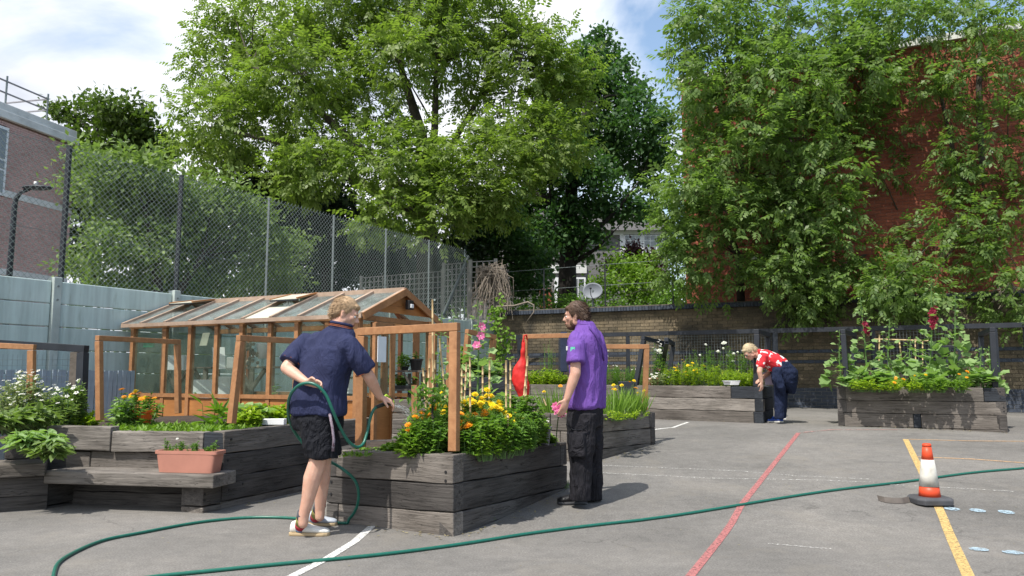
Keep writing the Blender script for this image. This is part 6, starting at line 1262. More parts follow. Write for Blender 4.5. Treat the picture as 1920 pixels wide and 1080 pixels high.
# ---------------------------------------------------------------- people
from mathutils import noise as mn
def fuse(name, mb, mat, parent, voxel=.01, smooth=4, wr=None, fac=.5):
    me = mb.mesh('tmp', mat); o = link(bpy.data.objects.new('tmp', me)); r = o.modifiers.new('r', 'REMESH'); r.mode = 'VOXEL'; r.voxel_size = voxel
    if smooth: s = o.modifiers.new('s', 'SMOOTH'); s.iterations = smooth; s.factor = fac
    dg = bpy.context.evaluated_depsgraph_get(); ev = o.evaluated_get(dg); nm = bpy.data.meshes.new_from_object(ev); nm.name = name
    bpy.data.objects.remove(o); bpy.data.meshes.remove(me)
    n = len(nm.vertices); V = np.empty(n * 3, 'f'); nm.vertices.foreach_get('co', V); V = V.reshape(-1, 3)
    if wr:
        N_ = np.empty(n * 3, 'f'); nm.vertices.foreach_get('normal', N_); N_ = N_.reshape(-1, 3); amp, sc = wr[0], wr[1]
        for i in range(n):
            v = V[i]; q = Vector((v[0] * sc[0], v[1] * sc[1], v[2] * sc[2])); a = mn.noise(q) ; b = 1 - abs(mn.noise(q * 1.9 + Vector((5, 5, 5)))) * 2; V[i] += N_[i] * amp * (a * .8 + b * .5)
    off = OFF[parent.name]; V -= np.array(off, 'f'); nm.vertices.foreach_set('co', V.ravel()); nm.materials.clear(); nm.materials.append(mat)
    nm.polygons.foreach_set('use_smooth', [True] * len(nm.polygons)); nm.update(); ob = link(bpy.data.objects.new(name, nm)); ob.parent = parent; OFF[ob.name] = off; return ob
def skinmat(name, c, c2):
    m, nt, b = newmat(name); v = coords(nt); nt.links.new(ramp(nt, noise(nt, v, 14, 4), [(.3, c2), (.7, c)]), b.inputs['Base Color']); b.inputs['Roughness'].default_value = .5
    b.inputs['Subsurface Weight'].default_value = .12; b.inputs['Subsurface Scale'].default_value = .01; b.inputs['Subsurface Radius'].default_value = (1, .3, .15); bump(nt, b, noise(nt, v, 220, 3), .1, .001); return m
def cloth(name, c, c2, sc=9, weave=350, b=.35, rough=.85):
    m, nt, bs = newmat(name); v = coords(nt); nt.links.new(ramp(nt, noise(nt, v, sc, 4), [(.3, c2), (.7, c)]), bs.inputs['Base Color']); bs.inputs['Roughness'].default_value = rough; bs.inputs['Specular IOR Level'].default_value = .2
    f = mixc(nt, .92, noise(nt, v, weave, 2), ramp(nt, noise(nt, coords(nt, (1, 1, .42)), 7, 4, .5, 2.2), [(.30, 0), (.46, .8), (.52, 1), (.66, .25), (.8, .7)])); bump(nt, bs, f, b, .035); return m
M['skin'] = skinmat('fair_skin', (.64, .39, .29), (.55, .30, .215)); M['skin2'] = skinmat('pale_skin', (.56, .33, .245), (.46, .25, .18))
M['hair1'] = simple('sandy_hair', (.40, .27, .155), .6, .3, 60, bmp=.2, bscale=120); M['hair2'] = simple('brown_hair', (.085, .048, .03), .6, .4, 60, bmp=.25, bscale=120); M['hair3'] = simple('blond_hair', (.50, .40, .25), .6, .35, 60, bmp=.6, bscale=120)
M['beard'] = simple('beard', (.12, .065, .04), .8, .4, 80)
M['navy'] = cloth('navy_polo', (.030, .036, .088), (.022, .027, .068)); M['blackc'] = cloth('black_shorts', (.014, .015, .020), (.008, .009, .013), b=.8); M['blackt'] = cloth('charcoal_trousers', (.022, .021, .026), (.013, .013, .017), b=.7)
M['violet'] = cloth('purple_polo', (.165, .080, .345), (.135, .062, .285)); M['navyt'] = cloth('navy_trousers', (.016, .024, .058), (.011, .017, .042), b=.6); M['trim'] = simple('orange_trim', (.34, .10, .04), .7, .1, 10, bmp=0)
M['shoe'] = simple('white_canvas', (.74, .73, .68), .6, .12, 12); M['sole'] = simple('tan_sole', (.45, .34, .20), .7, .15, 12); M['boot'] = simple('black_leather', (.018, .018, .02), .4, .3, 12); M['shoeb'] = simple('blue_shoe', (.03, .09, .42), .6, .3, 30); M['shoeg'] = simple('pale_blue_grey_canvas', (.42, .46, .52), .6, .15, 12)
M['sg'] = simple('sock_grey', (.07, .075, .09), .9, .1, 10, bmp=.2); M['so'] = simple('sock_olive', (.26, .25, .08), .9, .1, 10); M['sr'] = simple('sock_red', (.36, .03, .05), .9, .1, 10); M['sb'] = simple('sock_blue', (.12, .20, .32), .9, .1, 10)
m, nt, b = newmat('red_leaf_print'); v = coords(nt); vo = node(nt, 'ShaderNodeTexVoronoi'); vo.feature = 'F1'; vo.inputs['Scale'].default_value = 11; d_ = node(nt, 'ShaderNodeVectorMath', operation='ADD'); nn_ = node(nt, 'ShaderNodeTexNoise'); nn_.inputs['Scale'].default_value = 12; nt.links.new(v, nn_.inputs[0]); sc_ = node(nt, 'ShaderNodeVectorMath', operation='SCALE'); sc_.inputs['Scale'].default_value = .12; nt.links.new(nn_.outputs['Color'], sc_.inputs[0]); nt.links.new(v, d_.inputs[0]); nt.links.new(sc_.outputs[0], d_.inputs[1]); nt.links.new(d_.outputs[0], vo.inputs['Vector'])
nt.links.new(ramp(nt, vo.outputs['Distance'], [(.34, (.80, .78, .76)), (.40, (.62, .02, .03))]), b.inputs['Base Color']); b.inputs['Roughness'].default_value = .85; M['redprint'] = m
def hand(mb, w, d, n, th, s=1.0, curl=.6, spread=.25):
    """w wrist, d direction of the palm, n palm normal (towards which fingers curl), th side of the thumb"""
    w, d, n, th = Vector(w), Vector(d).normalized(), Vector(n).normalized(), Vector(th).normalized(); n = (n - d * n.dot(d)).normalized(); sd = d.cross(n).normalized(); sd = sd if sd.dot(th) > 0 else -sd
    mb.loft([(w, sd * .027 * s, n * .020 * s), (w + d * .03 * s, sd * .036 * s, n * .017 * s), (w + d * .075 * s, sd * .041 * s, n * .014 * s), (w + d * .095 * s, sd * .038 * s, n * .010 * s)], 14)
    for i, (o, ln) in enumerate(((.030, .072), (.010, .080), (-.010, .075), (-.030, .058))):
        b = w + d * .086 * s + sd * o * s; dd = (d + sd * o * spread * 8 * .3).normalized(); a = 0; r = .0088 * s
        for k, f in enumerate((.45, .30, .25)):
            a += curl * (.75 if k else .55); v = (dd * math.cos(a) + n * math.sin(a)); e = b + v * ln * f * s; mb.caps(b, e, r, r * .92, 8); b = e; r *= .92
    b = w + d * .03 * s + sd * .03 * s; e = b + (d * .6 + sd * .75 + n * .3).normalized() * .035 * s; mb.caps(b, e, .0125 * s, .011 * s, 8); e2 = e + (d * .9 + sd * .1 + n * .5 * (curl + .3)).normalized() * .032 * s; mb.caps(e, e2, .011 * s, .009 * s, 8)
def headmesh(mb, c, f, s=1.0, up=(0, 0, 1), nose=1):
    f = Vector(f).normalized(); l = Vector(up).cross(f).normalized(); u = f.cross(l); c = Vector(c)
    q = lambda x, y, z: c + (f * x + l * y + u * z) * s
    E = lambda x, y, z, a, b, d: mb.ell(q(x, y, z), f * a * s, l * b * s, u * d * s)
    E(-.012, 0, .035, .098, .078, .085); E(.012, 0, -.012, .080, .068, .092); E(.030, 0, -.072, .052, .050, .036); E(.058, 0, -.088, .026, .026, .020); E(.066, 0, .030, .030, .052, .020)
    E(.078, 0, -.055, .018, .026, .012)
    mb.loft([(q(.085, 0, .022), f * .010 * s, l * .008 * s), (q(.100, 0, -.002), f * .014 * s, l * .011 * s), (q(.106, 0, -.020), f * .017 * s, l * .016 * s), (q(.090, 0, -.032), f * .014 * s, l * .015 * s)], 10)
    for sg in (1, -1): E(.055, .042 * sg, -.010, .026, .022, .022); mb.ell(q(-.012, .078 * sg, -.008), (f * .019 - l * .004 * sg) * s, l * .008 * s + f * .0, u * .031 * s); E(.0, .06 * sg, -.05, .035, .014, .03)
    return q, f, l, u
def facebits(parent, q, f, l, u, s, skin, hairm):
    for sg in (1, -1):
        mb = MB(); mb.ell(q(.074, .031 * sg, .008), f * .012 * s, l * .013 * s, u * .009 * s, 10, 6); e = mb.build('eye', M['white'], parent, True); mb = MB(); mb.ell(q(.084, .031 * sg, .007), f * .004 * s, l * .005 * s, u * .005 * s, 8, 5); mb.build('pupil', M['blackplastic'], e, True)
        mb = MB(); mb.tube([q(.088, .014 * sg, .026), q(.090, .032 * sg, .031), q(.078, .050 * sg, .025)], [.004 * s, .005 * s, .003 * s], 6); mb.build('eyebrow', M[hairm], parent, True)
    mb = MB(); mb.ell(q(.093, 0, -.053), f * .006 * s, l * .023 * s, u * .005 * s, 10, 6); mb.ell(q(.092, 0, -.061), f * .006 * s, l * .020 * s, u * .005 * s, 10, 6); M.setdefault('lips', simple('lips', (.42, .16, .13), .5, .1, 20, bmp=0)); mb.build('mouth', M['lips'], parent, True)
def hair(parent, q, f, l, u, s, mat, back=.0, top=.012, n=900, ln=.024, parts=None):
    mb = MB()
    mb.ell(q(-.022, 0, .052), f * .098 * s, l * (.080 + top * .4) * s, u * (.078 + top) * s); mb.ell(q(-.058, 0, .005 + back), f * .062 * s, l * .077 * s, u * .075 * s); 
    for sg in (1, -1): mb.ell(q(-.004, .068 * sg, .030), f * .030 * s, l * .014 * s, u * .035 * s)
    mb.ell(q(.052, 0, .083), f * .034 * s, l * .058 * s, u * .026 * s)
    o = fuse('hair', mb, M[mat], parent, .007, 3, (.002, (30, 30, 60)))
    lv = LV(); vs = o.data.vertices; off = V3(OFF[parent.name]); idx = np.random.default_rng(3).integers(0, len(vs), n); p = np.array([vs[i].co[:] for i in idx]) + off; nr = np.array([vs[i].normal[:] for i in idx])
    d = nr * .42 + V3(-f) * .6 + V3(u) * -.6 + rng.normal(0, .16, p.shape); lv.leaf(p - nr * .003, d, nr, rng.uniform(.6, 1.3, n) * ln * s, .0045 * s, .1); h = lv.build('hair_strands', M[mat], o, off=None); h['kind'] = 'stuff'; return o
def shoe(parent, heel, toe, mat, solem, h=.075, w=.047, name='shoe', ankle=None):
    heel, toe = Vector(heel), Vector(toe); d = toe - heel; L_ = d.length; d.normalize(); z = Vector((0, 0, 1)); s = d.cross(z).normalized(); mb = MB()
    prof = [(-.0, .55, .55), (.03, .78, .95), (.18, .82, 1.0), (.38, .84, .86), (.55, .98, .62), (.72, 1.05, .5), (.88, .92, .42), (.97, .60, .30), (1.0, .25, .18)]
    mb.loft([(heel + d * L_ * t + z * (.018 + h * hh * .5), s * w * ww, z * h * hh * .5) for t, ww, hh in prof], 16, sq=2.4); mb.ell(heel + d * L_ * .2 + z * h * .98, d * .045, s * .038, z * .03)
    o = fuse(name, mb, M[mat], parent, .0065, 3)
    mb = MB(); mb.loft([(heel + d * L_ * t * 1.01 - d * .003 + z * .012, s * (w * ww + .004), z * .012) for t, ww, hh in prof], 14, sq=6); mb.build('sole', M[solem], o); return o
def bodytube(mb, pts): # list of (point, radius)
    for (a, ra), (b, rb_) in zip(pts[:-1], pts[1:]): mb.caps(a, b, ra, rb_, 14)
# ================= man in navy
Y0 = Gp(580, 1008).y
def H1(px, py, dy=0): return P(px, py, Y0 + dy)
m1 = thing('person', Gp(585, 1005), 'man in a navy polo shirt and black shorts watering with a green hose', 'person')
R1 = Vector((.86, -.50, 0)); F1 = Vector((.50, .86, 0)); zf = ground_z(m1.location.x, m1.location.y)
sk = MB(); hc_ = H1(648, 590, .10); fd = Vector((.95, .10, -.40))
q, f, l, u = headmesh(sk, hc_, fd, .98, up=(.35, .1, 1))
bodytube(sk, [(H1(638, 622, .06), .062), (q(-.03, 0, -.06), .056)])
LS, LE, LW = H1(568, 646, .12), H1(537, 690, .0), H1(574, 716, -.13)
RS, RE, RW = H1(656, 650, -.06), H1(692, 706, .02), H1(712, 744, .16)
bodytube(sk, [(LS, .035), (LS.lerp(LE, .5), .045), (LE, .044), (LE.lerp(LW, .35), .043), (LW, .028)]); bodytube(sk, [(RS, .035), (RS.lerp(RE, .5), .047), (RE, .045), (RE.lerp(RW, .35), .043), (RW, .029)])
hand(sk, LW, (.95, -.1, -.15), (0, -.75, -.6), (0, -.3, 1), 1.05, .75); hand(sk, RW, (.80, .25, -.35), (-.2, .3, -1), (-.3, -.8, .5), 1.05, .85)
AK, AA = H1(597, 862, -.03), H1(569, 968, -.02); BK, BA = H1(606, 860, .16), H1(600, 956, .20)
bodytube(sk, [(H1(592, 790, 0), .085), (AK, .064), (AK.lerp(AA, .33) + Vector((-.008, 0, 0)), .066), (AK.lerp(AA, .7), .048), (AA, .038), (AA + Vector((0, 0, -.05)), .036)])
bodytube(sk, [(H1(598, 790, .12), .085), (BK, .062), (BK.lerp(BA, .35), .062), (BA, .038), (BA + Vector((0, 0, -.05)), .036)])
bodytube(sk, [(H1(597, 770, .06), .13), (H1(605, 700, .06), .13), (H1(620, 655, .06), .08), (H1(638, 622, .06), .06)])
fuse('body', sk, M['skin'], m1, .0075, 3); facebits(m1, q, f, l, u, .98, 'skin', 'hair1'); hair(m1, q, f, l, u, .98, 'hair1', n=2200, ln=.032)
sh = MB(); T = lambda px, py, dy, w, d, tilt=0: (H1(px, py, dy), (R1 + Vector((0, 0, tilt))) * w, F1 * d)
sh.loft([T(596, 776, .06, .218, .158), T(596, 762, .06, .222, .16), T(598, 740, .06, .218, .16), T(603, 712, .06, .226, .155), T(609, 682, .06, .240, .150, -.03), T(614, 655, .06, .238, .135, -.06), T(620, 640, .06, .205, .115, -.1), T(630, 626, .06, .15, .09, -.12), T(639, 614, .07, .078, .07, -.05), T(642, 609, .07, .070, .062)], 26, sq=2.3)
sh.sph(LS + Vector((.03, 0, 0)), .080); sh.tube([LS + Vector((.03, 0, 0)), LS.lerp(LE, .4), LS.lerp(LE, .76)], [.080, .076, .080], 16); sh.sph(RS + Vector((-.03, .02, 0)), .086); sh.tube([RS + Vector((-.03, .02, 0)), RS.lerp(RE, .4), RS.lerp(RE, .80)], [.086, .077, .082], 16)
o = fuse('shirt', sh, M['navy'], m1, .009, 3, (.024, (6, 6, 3.2)))
mb = MB(); cq = T(640, 611, .06, .080, .072, -.15); rg = []
for k in range(25):
    a = 2 * math.pi * k / 24; rg.append(cq[0] + cq[1] * math.cos(a) + cq[2] * math.sin(a) + Vector((0, 0, .012 - .01 * math.sin(a))))
mb.tube(rg, .012, 6); mb.build('collar', M['navy'], m1, True)
mb = MB(); mb.tube([p + Vector((0, 0, -.017)) + (p - cq[0]) * .14 for p in rg], .0025, 5); mb.tube([p + Vector((0, 0, -.028)) + (p - cq[0]) * .24 for p in rg[12:25]], .0025, 5); mb.build('collar_trim', M['trim'], m1, True)
for A_, B_, t_, r_ in ((LS, LE, .72, .078), (RS, RE, .765, .080)):
    ax = (B_ - A_).normalized(); s1_ = ax.orthogonal().normalized(); s2_ = ax.cross(s1_); c_ = A_.lerp(B_, t_ + .03); mb = MB(); mb.tube([c_ + (s1_ * math.cos(a) + s2_ * math.sin(a)) * r_ for a in [2 * math.pi * k / 20 for k in range(21)]], .004, 5); mb.build('cuff_trim', M['trim'], m1, True)
st_ = MB(); S_ = lambda px, py, dy, w, d: (H1(px, py, dy), R1 * w, F1 * d)
st_.loft([S_(596, 762, .06, .20, .14), S_(595, 785, .06, .205, .15), S_(597, 805, .06, .19, .145)], 24, sq=2.3)
st_.loft([S_(590, 785, .0, .13, .12), S_(597, 820, -.01, .125, .115), S_(604, 858, -.02, .118, .108)], 20); st_.loft([S_(600, 785, .12, .13, .12), S_(606, 820, .14, .12, .11), S_(612, 852, .15, .112, .105)], 20)
fuse('shorts', st_, M['blackc'], m1, .010, 3, (.014, (9, 9, 7)))
M['stripe'] = simple('pale_stripe', (.22, .20, .24), .8, .6, 60, col2=(.10, .05, .07))
mb = MB(); mb.tube([H1(x, y, d) for x, y, d in ((618, 776, -.115), (623, 800, -.135), (626, 825, -.145), (624, 846, -.14))], .011, 6); mb.build('side_stripe', M['stripe'], m1, True)
mb = MB(); bw = [T(596, 764, .06, .205, .148)]; c_ = bw[0]; mb.tube([c_[0] + c_[1] * math.cos(a) + c_[2] * math.sin(a) for a in [2 * math.pi * k / 28 for k in range(29)]], .007, 5); mb.build('waistband', M['greyplastic'], m1, True)
def sock(parent, top, bot, r0, r1):
    top, bot = Vector(top), Vector(bot); mb = MB(); cols = ['sg', 'so', 'sr', 'sb']; fr = [0, .30, .66, .88, 1.0]
    for i in range(4): mb.tube([top.lerp(bot, fr[i]), top.lerp(bot, fr[i + 1])], [r0 + (r1 - r0) * fr[i], r0 + (r1 - r0) * fr[i + 1]], 16, mi=i)
    mb.build('sock', [M[c] for c in cols], parent, True)
ga = Gp(545, 1003); ha = Vector((ga.x, ga.y, ground_z(ga.x, ga.y))); tb = Gp(618, 1004); ta = Vector((tb.x, tb.y, ground_z(tb.x, tb.y)))
sock(m1, AA + Vector((.0, 0, .025)), ha.lerp(ta, .24) + Vector((0, 0, .045)), .045, .042); shoe(m1, ha, ta, 'shoe', 'sole', .085, .052)
gb = Gp(574, 984); hb_ = Vector((gb.x, gb.y, gb.z)); tb = Gp(632, 985)
sock(m1, BA + Vector((.0, 0, .035)), hb_.lerp(tb, .28) + Vector((0, 0, .045)), .045, .042); shoe(m1, hb_, tb, 'shoeg', 'sole', .08, .05)
# spray nozzle
nz = thing('spray_nozzle', H1(724, 757, .22), 'black and lime hose spray gun in the hand of the man in navy', 'nozzle'); a, b = H1(704, 764, .20), H1(727, 755, .26)
mb = MB(); mb.tube([a, a.lerp(b, .5), b], [.013, .016, .018], 10); mb.tube([b, b + (b - a).normalized() * .025, b + (b - a).normalized() * .035 + Vector((0, 0, -.01))], [.024, .030, .028], 14); mb.build('barrel', M['blackplastic'], nz, True)
M['limep'] = simple('lime_plastic', (.35, .55, .04), .4, .1, 5, bmp=0); mb = MB(); e = b + (b - a).normalized() * .037 + Vector((0, 0, -.01)); mb.tube([e, e + (b - a).normalized() * .008], [.030, .028], 14); mb.tube([H1(718, 747, .2), H1(724, 741, .22), H1(731, 747, .25)], .010, 8); mb.build('ring', M['limep'], nz, True)
# ================= hose
def gg(px, py, up=.013): return Gp(px, py, up)
hp = [gg(2050, 866), gg(1920, 877), gg(1820, 886), gg(1700, 903), gg(1560, 920), gg(1420, 940), gg(1280, 963), gg(1120, 983), gg(1000, 1000), gg(860, 1020), gg(700, 1040), gg(560, 1055), gg(420, 1068), gg(300, 1079), gg(215, 1092), gg(140, 1106), gg(104, 1090), gg(104, 1068), gg(118, 1048), gg(150, 1029), gg(200, 1012), gg(260, 999), gg(330, 986), gg(400, 976), gg(470, 970), gg(540, 970), gg(600, 977), gg(632, 980), H1(655, 972, .47), H1(669, 950, .42), H1(672, 922, .37), H1(664, 899, .33), H1(643, 880, .26), H1(620, 866, .28), H1(590, 850, .33), H1(563, 825, .32), H1(545, 795, .22), H1(540, 765, .05), H1(545, 740, -.09), H1(560, 723, -.17), H1(578, 718, -.19), H1(596, 724, -.20), H1(612, 742, -.19), H1(624, 770, -.17), H1(637, 800, -.12), H1(652, 826, -.05), H1(668, 838, .02), H1(681, 832, .08), H1(689, 808, .13), H1(694, 785, .17), H1(700, 769, .19), H1(706, 763, .20)]
def spline(p, k=6):
    out = []
    for i in range(len(p) - 1):
        a, b, c, d = p[max(0, i - 1)], p[i], p[i + 1], p[min(len(p) - 1, i + 2)]
        for j in range(k):
            t = j / k; out.append(.5 * ((2 * b) + (c - a) * t + (2 * a - 5 * b + 4 * c - d) * t * t + (3 * b - a - 3 * c + d) * t ** 3))
    return out + [p[-1]]
mb = MB(); sp_ = spline(hp)
for i, p in enumerate(sp_):
    if i < 26 * 6: p.x += .012 * math.sin(i * .35) * math.sin(i * .11 + 1); p.y += .014 * math.sin(i * .27 + 2)

for i, p in enumerate(sp_):
    if i < 28 * 6: p.z = ground_z(p.x, p.y) + .0125
mb.tube(sp_, .0115, 10); tag(mb.build('garden_hose', M['hose'], loc=hp[1], smooth=True), 'long green garden hose running from the right across the playground up to the spray gun', 'hose')
# ================= man in purple
Y2 = Gp(1085, 946).y
def H2(px, py, dy=0): return P(px, py, Y2 + dy)
m2_ = thing('person', Gp(1090, 946), 'bearded man in a purple polo shirt and black work trousers standing with his arm down', 'person')
F2 = Vector((-.86, .50, 0)); R2 = Vector((.50, .86, 0))             # R2 points to his far side
sk = MB(); q, f, l, u = headmesh(sk, H2(1079, 594, .02), (-.93, .25, -.10), .98)
bodytube(sk, [(H2(1098, 625, .02), .062), (q(-.035, 0, -.065), .058)])
LS, LE, LW = H2(1079, 637, -.17), H2(1079, 700, -.25), H2(1063, 748, -.26)
bodytube(sk, [(LS, .035), (LS.lerp(LE, .5), .047), (LE, .046), (LE.lerp(LW, .35), .044), (LW, .029)]); hand(sk, LW, (-.30, -.1, -.85), (-.6, .8, -.2), (-.9, -.1, 0), 1.0, .35)
RSx, REx, RWx = H2(1112, 637, .17), H2(1108, 700, .22), H2(1082, 742, .26); bodytube(sk, [(RSx, .035), (REx, .045), (RWx, .03)]); hand(sk, RWx, (-.5, 0, -.8), (-.5, -.6, -.2), (-.8, 0, .3), 1.0, .5)
bodytube(sk, [(H2(1098, 625, 0), .07), (H2(1102, 690, 0), .09), (H2(1100, 760, 0), .11)])
fuse('body', sk, M['skin2'], m2_, .0075, 3); facebits(m2_, q, f, l, u, .98, 'skin2', 'hair2'); hair(m2_, q, f, l, u, .98, 'hair2', top=.018, n=3000, ln=.036)
mb = MB(); mb.ell(q(.040, 0, -.080), f * .050, l * .053, u * .034); mb.ell(q(.080, 0, -.066), f * .016, l * .028, u * .02)
for sg in (1, -1): mb.ell(q(.018, .052 * sg, -.052), f * .030, l * .018, u * .035)
fuse('beard', mb, M['beard'], m2_, .0065, 2, (.004, (40, 40, 40)))
sh = MB(); T = lambda px, py, dy, w, d, tl=0: (H2(px, py, dy), R2 * w, (F2 + Vector((0, 0, tl))) * d)
sh.loft([T(1099, 765, 0, .195, .150), T(1099, 752, 0, .198, .152), T(1101, 725, 0, .195, .145), T(1103, 695, 0, .20, .138), T(1102, 665, 0, .212, .138), T(1101, 645, 0, .212, .130), T(1101, 632, 0, .185, .112), T(1100, 620, 0, .12, .085), T(1098, 610, 0, .075, .070), T(1096, 603, 0, .070, .066, .2)], 26, sq=2.3)
sh.sph(LS + Vector((.015, .05, -.005)), .072); sh.tube([LS + Vector((.015, .05, -.005)), LS.lerp(LE, .3), LS.lerp(LE, .70)], [.072, .072, .080], 16); sh.sph(RSx + Vector((0, -.03, 0)), .075); sh.tube([RSx + Vector((.0, -.02, 0)), RSx.lerp(REx, .65)], [.078, .076], 14)
fuse('shirt', sh, M['violet'], m2_, .009, 3, (.024, (6, 6, 2.8)))
mb = MB(); cq = T(1097, 609, 0, .074, .072, .15); mb.tube([cq[0] + cq[1] * math.cos(a) + cq[2] * math.sin(a) + Vector((0, 0, .004)) for a in [2 * math.pi * k / 24 for k in range(25)]], .014, 6); mb.build('collar', M['violet'], m2_, True)
M['violetd'] = simple('purple_strap', (.09, .035, .22), .8, .2, 10); mb = MB(); mb.tube([H2(1104, 612, -.13), H2(1118, 630, -.155), H2(1128, 652, -.13), H2(1132, 676, -.06)], .007, 6); mb.build('strap', M['violetd'], m2_, True)
M['badge'] = simple('green_badge', (.12, .55, .38), .7, .3, 90); bq = LS.lerp(LE, .30) + Vector((-.028, -.074, 0)); mb = MB(); mb.obox(bq, (.018, -.007, 0), (.002, .004, 0), (0, 0, .021)); mb.build('sleeve_badge', M['badge'], m2_)
mb = MB(); bq = LS.lerp(LE, .26) + Vector((-.073, -.03, 0)); mb.obox(bq, (.004, -.014, 0), (.004, .003, 0), (0, 0, .018)); mb.build('sleeve_badge', M['white'], m2_)
tr_ = MB(); S_ = lambda px, py, dy, w, d: (H2(px, py, dy), R2 * w, F2 * d)
tr_.loft([S_(1098, 752, 0, .185, .140), S_(1097, 775, 0, .185, .150), S_(1096, 800, 0, .175, .145)], 24)
tr_.loft([S_(1092, 775, -.09, .105, .130), S_(1090, 820, -.10, .10, .120), S_(1089, 870, -.11, .085, .100), S_(1088, 915, -.12, .080, .092), S_(1087, 938, -.12, .082, .092)], 20); tr_.loft([S_(1103, 775, .09, .105, .125), S_(1107, 820, .10, .10, .112), S_(1111, 870, .11, .085, .088), S_(1112, 915, .12, .078, .075), S_(1112, 936, .12, .078, .075)], 20)
tr_.loft([S_(1083, 812, -.185, .035, .065), S_(1083, 835, -.195, .04, .072), S_(1084, 856, -.19, .035, .066)], 14, sq=5)
fuse('trousers', tr_, M['blackt'], m2_, .010, 3, (.015, (7, 7, 6)))
mb = MB(); mb.tube([H2(1062, 795, -.16), H2(1074, 806, -.21), H2(1092, 806, -.235), H2(1102, 797, -.22)], .006, 5); mb.build('pocket_seam', M['blackc'], m2_, True)
h_ = Gp(1098, 944); t_ = Gp(1045, 945); shoe(m2_, h_, t_, 'boot', 'conebase', .10, .056, 'boot'); h_ = Gp(1126, 938); t_ = Gp(1082, 938); shoe(m2_, h_, t_, 'boot', 'conebase', .10, .056, 'boot')
# ================= bending person
Y3 = Gp(1455, 794).y
def H3(px, py, dy=0): return P(px, py, Y3 + dy)
m3_ = thing('person', Gp(1458, 794), 'blond person in a red and white leaf print shirt bending over the bed end', 'person')
F3 = Vector((-1, .08, 0)); R3 = Vector((.08, 1, 0)); sk = MB()
q, f, l, u = headmesh(sk, H3(1406, 661, .0), (-.72, -.12, -.62), 1.0, up=(-.6, 0, 1))
bodytube(sk, [(H3(1428, 668, 0), .065), (q(-.035, 0, -.05), .058)])
bodytube(sk, [(H3(1429, 672, -.17), .055), (H3(1424, 697, -.22), .042), (H3(1428, 716, -.20), .030)]); hand(sk, H3(1428, 716, -.20), (.0, 0, -1), (-.5, .8, 0), (-1, 0, 0), 1.0, .5)
bodytube(sk, [(H3(1437, 674, .17), .055), (H3(1444, 698, .15), .042), (H3(1430, 708, .05), .030)]); hand(sk, H3(1430, 708, .05), (-.8, 0, -.5), (0, .6, -.8), (-.5, 0, .6), 1.0, .5)
bodytube(sk, [(H3(1430, 668, 0), .09), (H3(1445, 678, 0), .12), (H3(1462, 695, 0), .13)])
fuse('body', sk, M['skin'], m3_, .009, 3); facebits(m3_, q, f, l, u, 1.0, 'skin', 'hair3'); hair(m3_, q, f, l, u, 1.02, 'hair3', top=.02, n=700, ln=.035)
mb = MB()
for sg in (1, -1): mb.ell(q(.092, .032 * sg, .006), f * .006, l * .025, u * .019, 10, 6)
mb.tube([q(.09, .06, .01), q(0, .082, .012)], .003, 5); mb.tube([q(.09, -.06, .01), q(0, -.082, .012)], .003, 5); mb.build('glasses', M['blackplastic'], m3_, True)
sh = MB(); sh.loft([(H3(1421, 664, 0), R3 * .07, Vector((-.02, 0, .06))), (H3(1426, 666, 0), R3 * .17, Vector((-.04, 0, .10))), (H3(1436, 672, 0), R3 * .205, Vector((.03, 0, .135))), (H3(1450, 679, 0), R3 * .20, Vector((.07, 0, .135))), (H3(1463, 688, 0), R3 * .19, Vector((.10, 0, .12))), (H3(1467, 692, 0), R3 * .17, Vector((.10, 0, .10)))], 24)
bodytube(sh, [(H3(1431, 670, -.16), .08), (H3(1426, 684, -.19), .07)]); bodytube(sh, [(H3(1437, 672, .16), .08), (H3(1442, 686, .17), .07)])
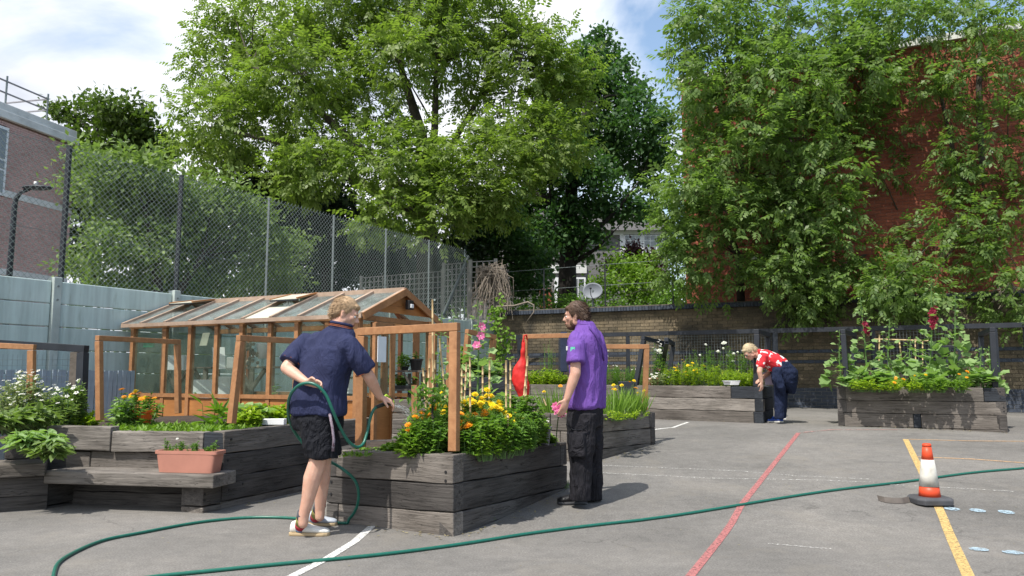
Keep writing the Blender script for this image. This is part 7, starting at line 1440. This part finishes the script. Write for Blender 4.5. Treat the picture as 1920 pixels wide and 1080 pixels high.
fuse('shirt', sh, M['redprint'], m3_, .012, 3, (.010, (8, 8, 8)))
tr_ = MB(); S_ = lambda px, py, dy, w, d: (H3(px, py, dy), R3 * w, F3 * d)
tr_.loft([S_(1464, 682, 0, .18, .14), S_(1468, 700, 0, .20, .175), S_(1467, 720, 0, .18, .15)], 22); tr_.loft([S_(1463, 710, -.07, .09, .11), S_(1462, 745, -.07, .075, .085), S_(1461, 785, -.07, .065, .07)], 18); tr_.loft([S_(1468, 710, .07, .09, .11), S_(1467, 745, .07, .07, .075), S_(1467, 783, .07, .06, .06)], 18)
fuse('trousers', tr_, M['navyt'], m3_, .012, 3, (.012, (8, 8, 7)))
jk = thing('tied_jacket', H3(1470, 700, 0), 'navy jacket tied by its sleeves round the waist of the bending person', 'jacket'); mb = MB()
mb.loft([S_(1463, 679, -.0, .185, .13), S_(1469, 695, -.0, .235, .205), S_(1473, 710, -.0, .225, .185), S_(1477, 725, .0, .18, .13), S_(1484, 737, .0, .11, .045)], 24); mb.loft([(H3(1456, 690, -.19), Vector((.06, 0, 0)), Vector((0, .04, .02))), (H3(1458, 712, -.235), Vector((.085, 0, 0)), Vector((0, .035, 0))), (H3(1466, 730, -.22), Vector((.05, 0, 0)), Vector((0, .03, 0))), (H3(1470, 741, -.2), Vector((.02, 0, 0)), Vector((0, .02, 0)))], 14)
fuse('jacket_body', mb, M['navyt'], jk, .012, 2, (.022, (6, 6, 6)))
h_ = Gp(1468, 792); t_ = Gp(1438, 792); h_.y = t_.y = h_.y; shoe(m3_, h_, t_, 'shoeb', 'shoe', .085, .052); h_ = Gp(1473, 787); t_ = Gp(1446, 787); shoe(m3_, h_, t_, 'shoeb', 'shoe', .08, .05)
q = H3(1443, 710, .1); mb = MB(); mb.obox(q, (.09, .0, 0), (0, .01, 0), (-.01, .02, .10)); M['lilac'] = simple('lilac_paper', (.42, .36, .46), .8, .1, 5); tag(mb.build('lilac_sack', M['lilac'], loc=q, bevel=.01), 'pale lilac bag held open in front of the bending person', 'bag')
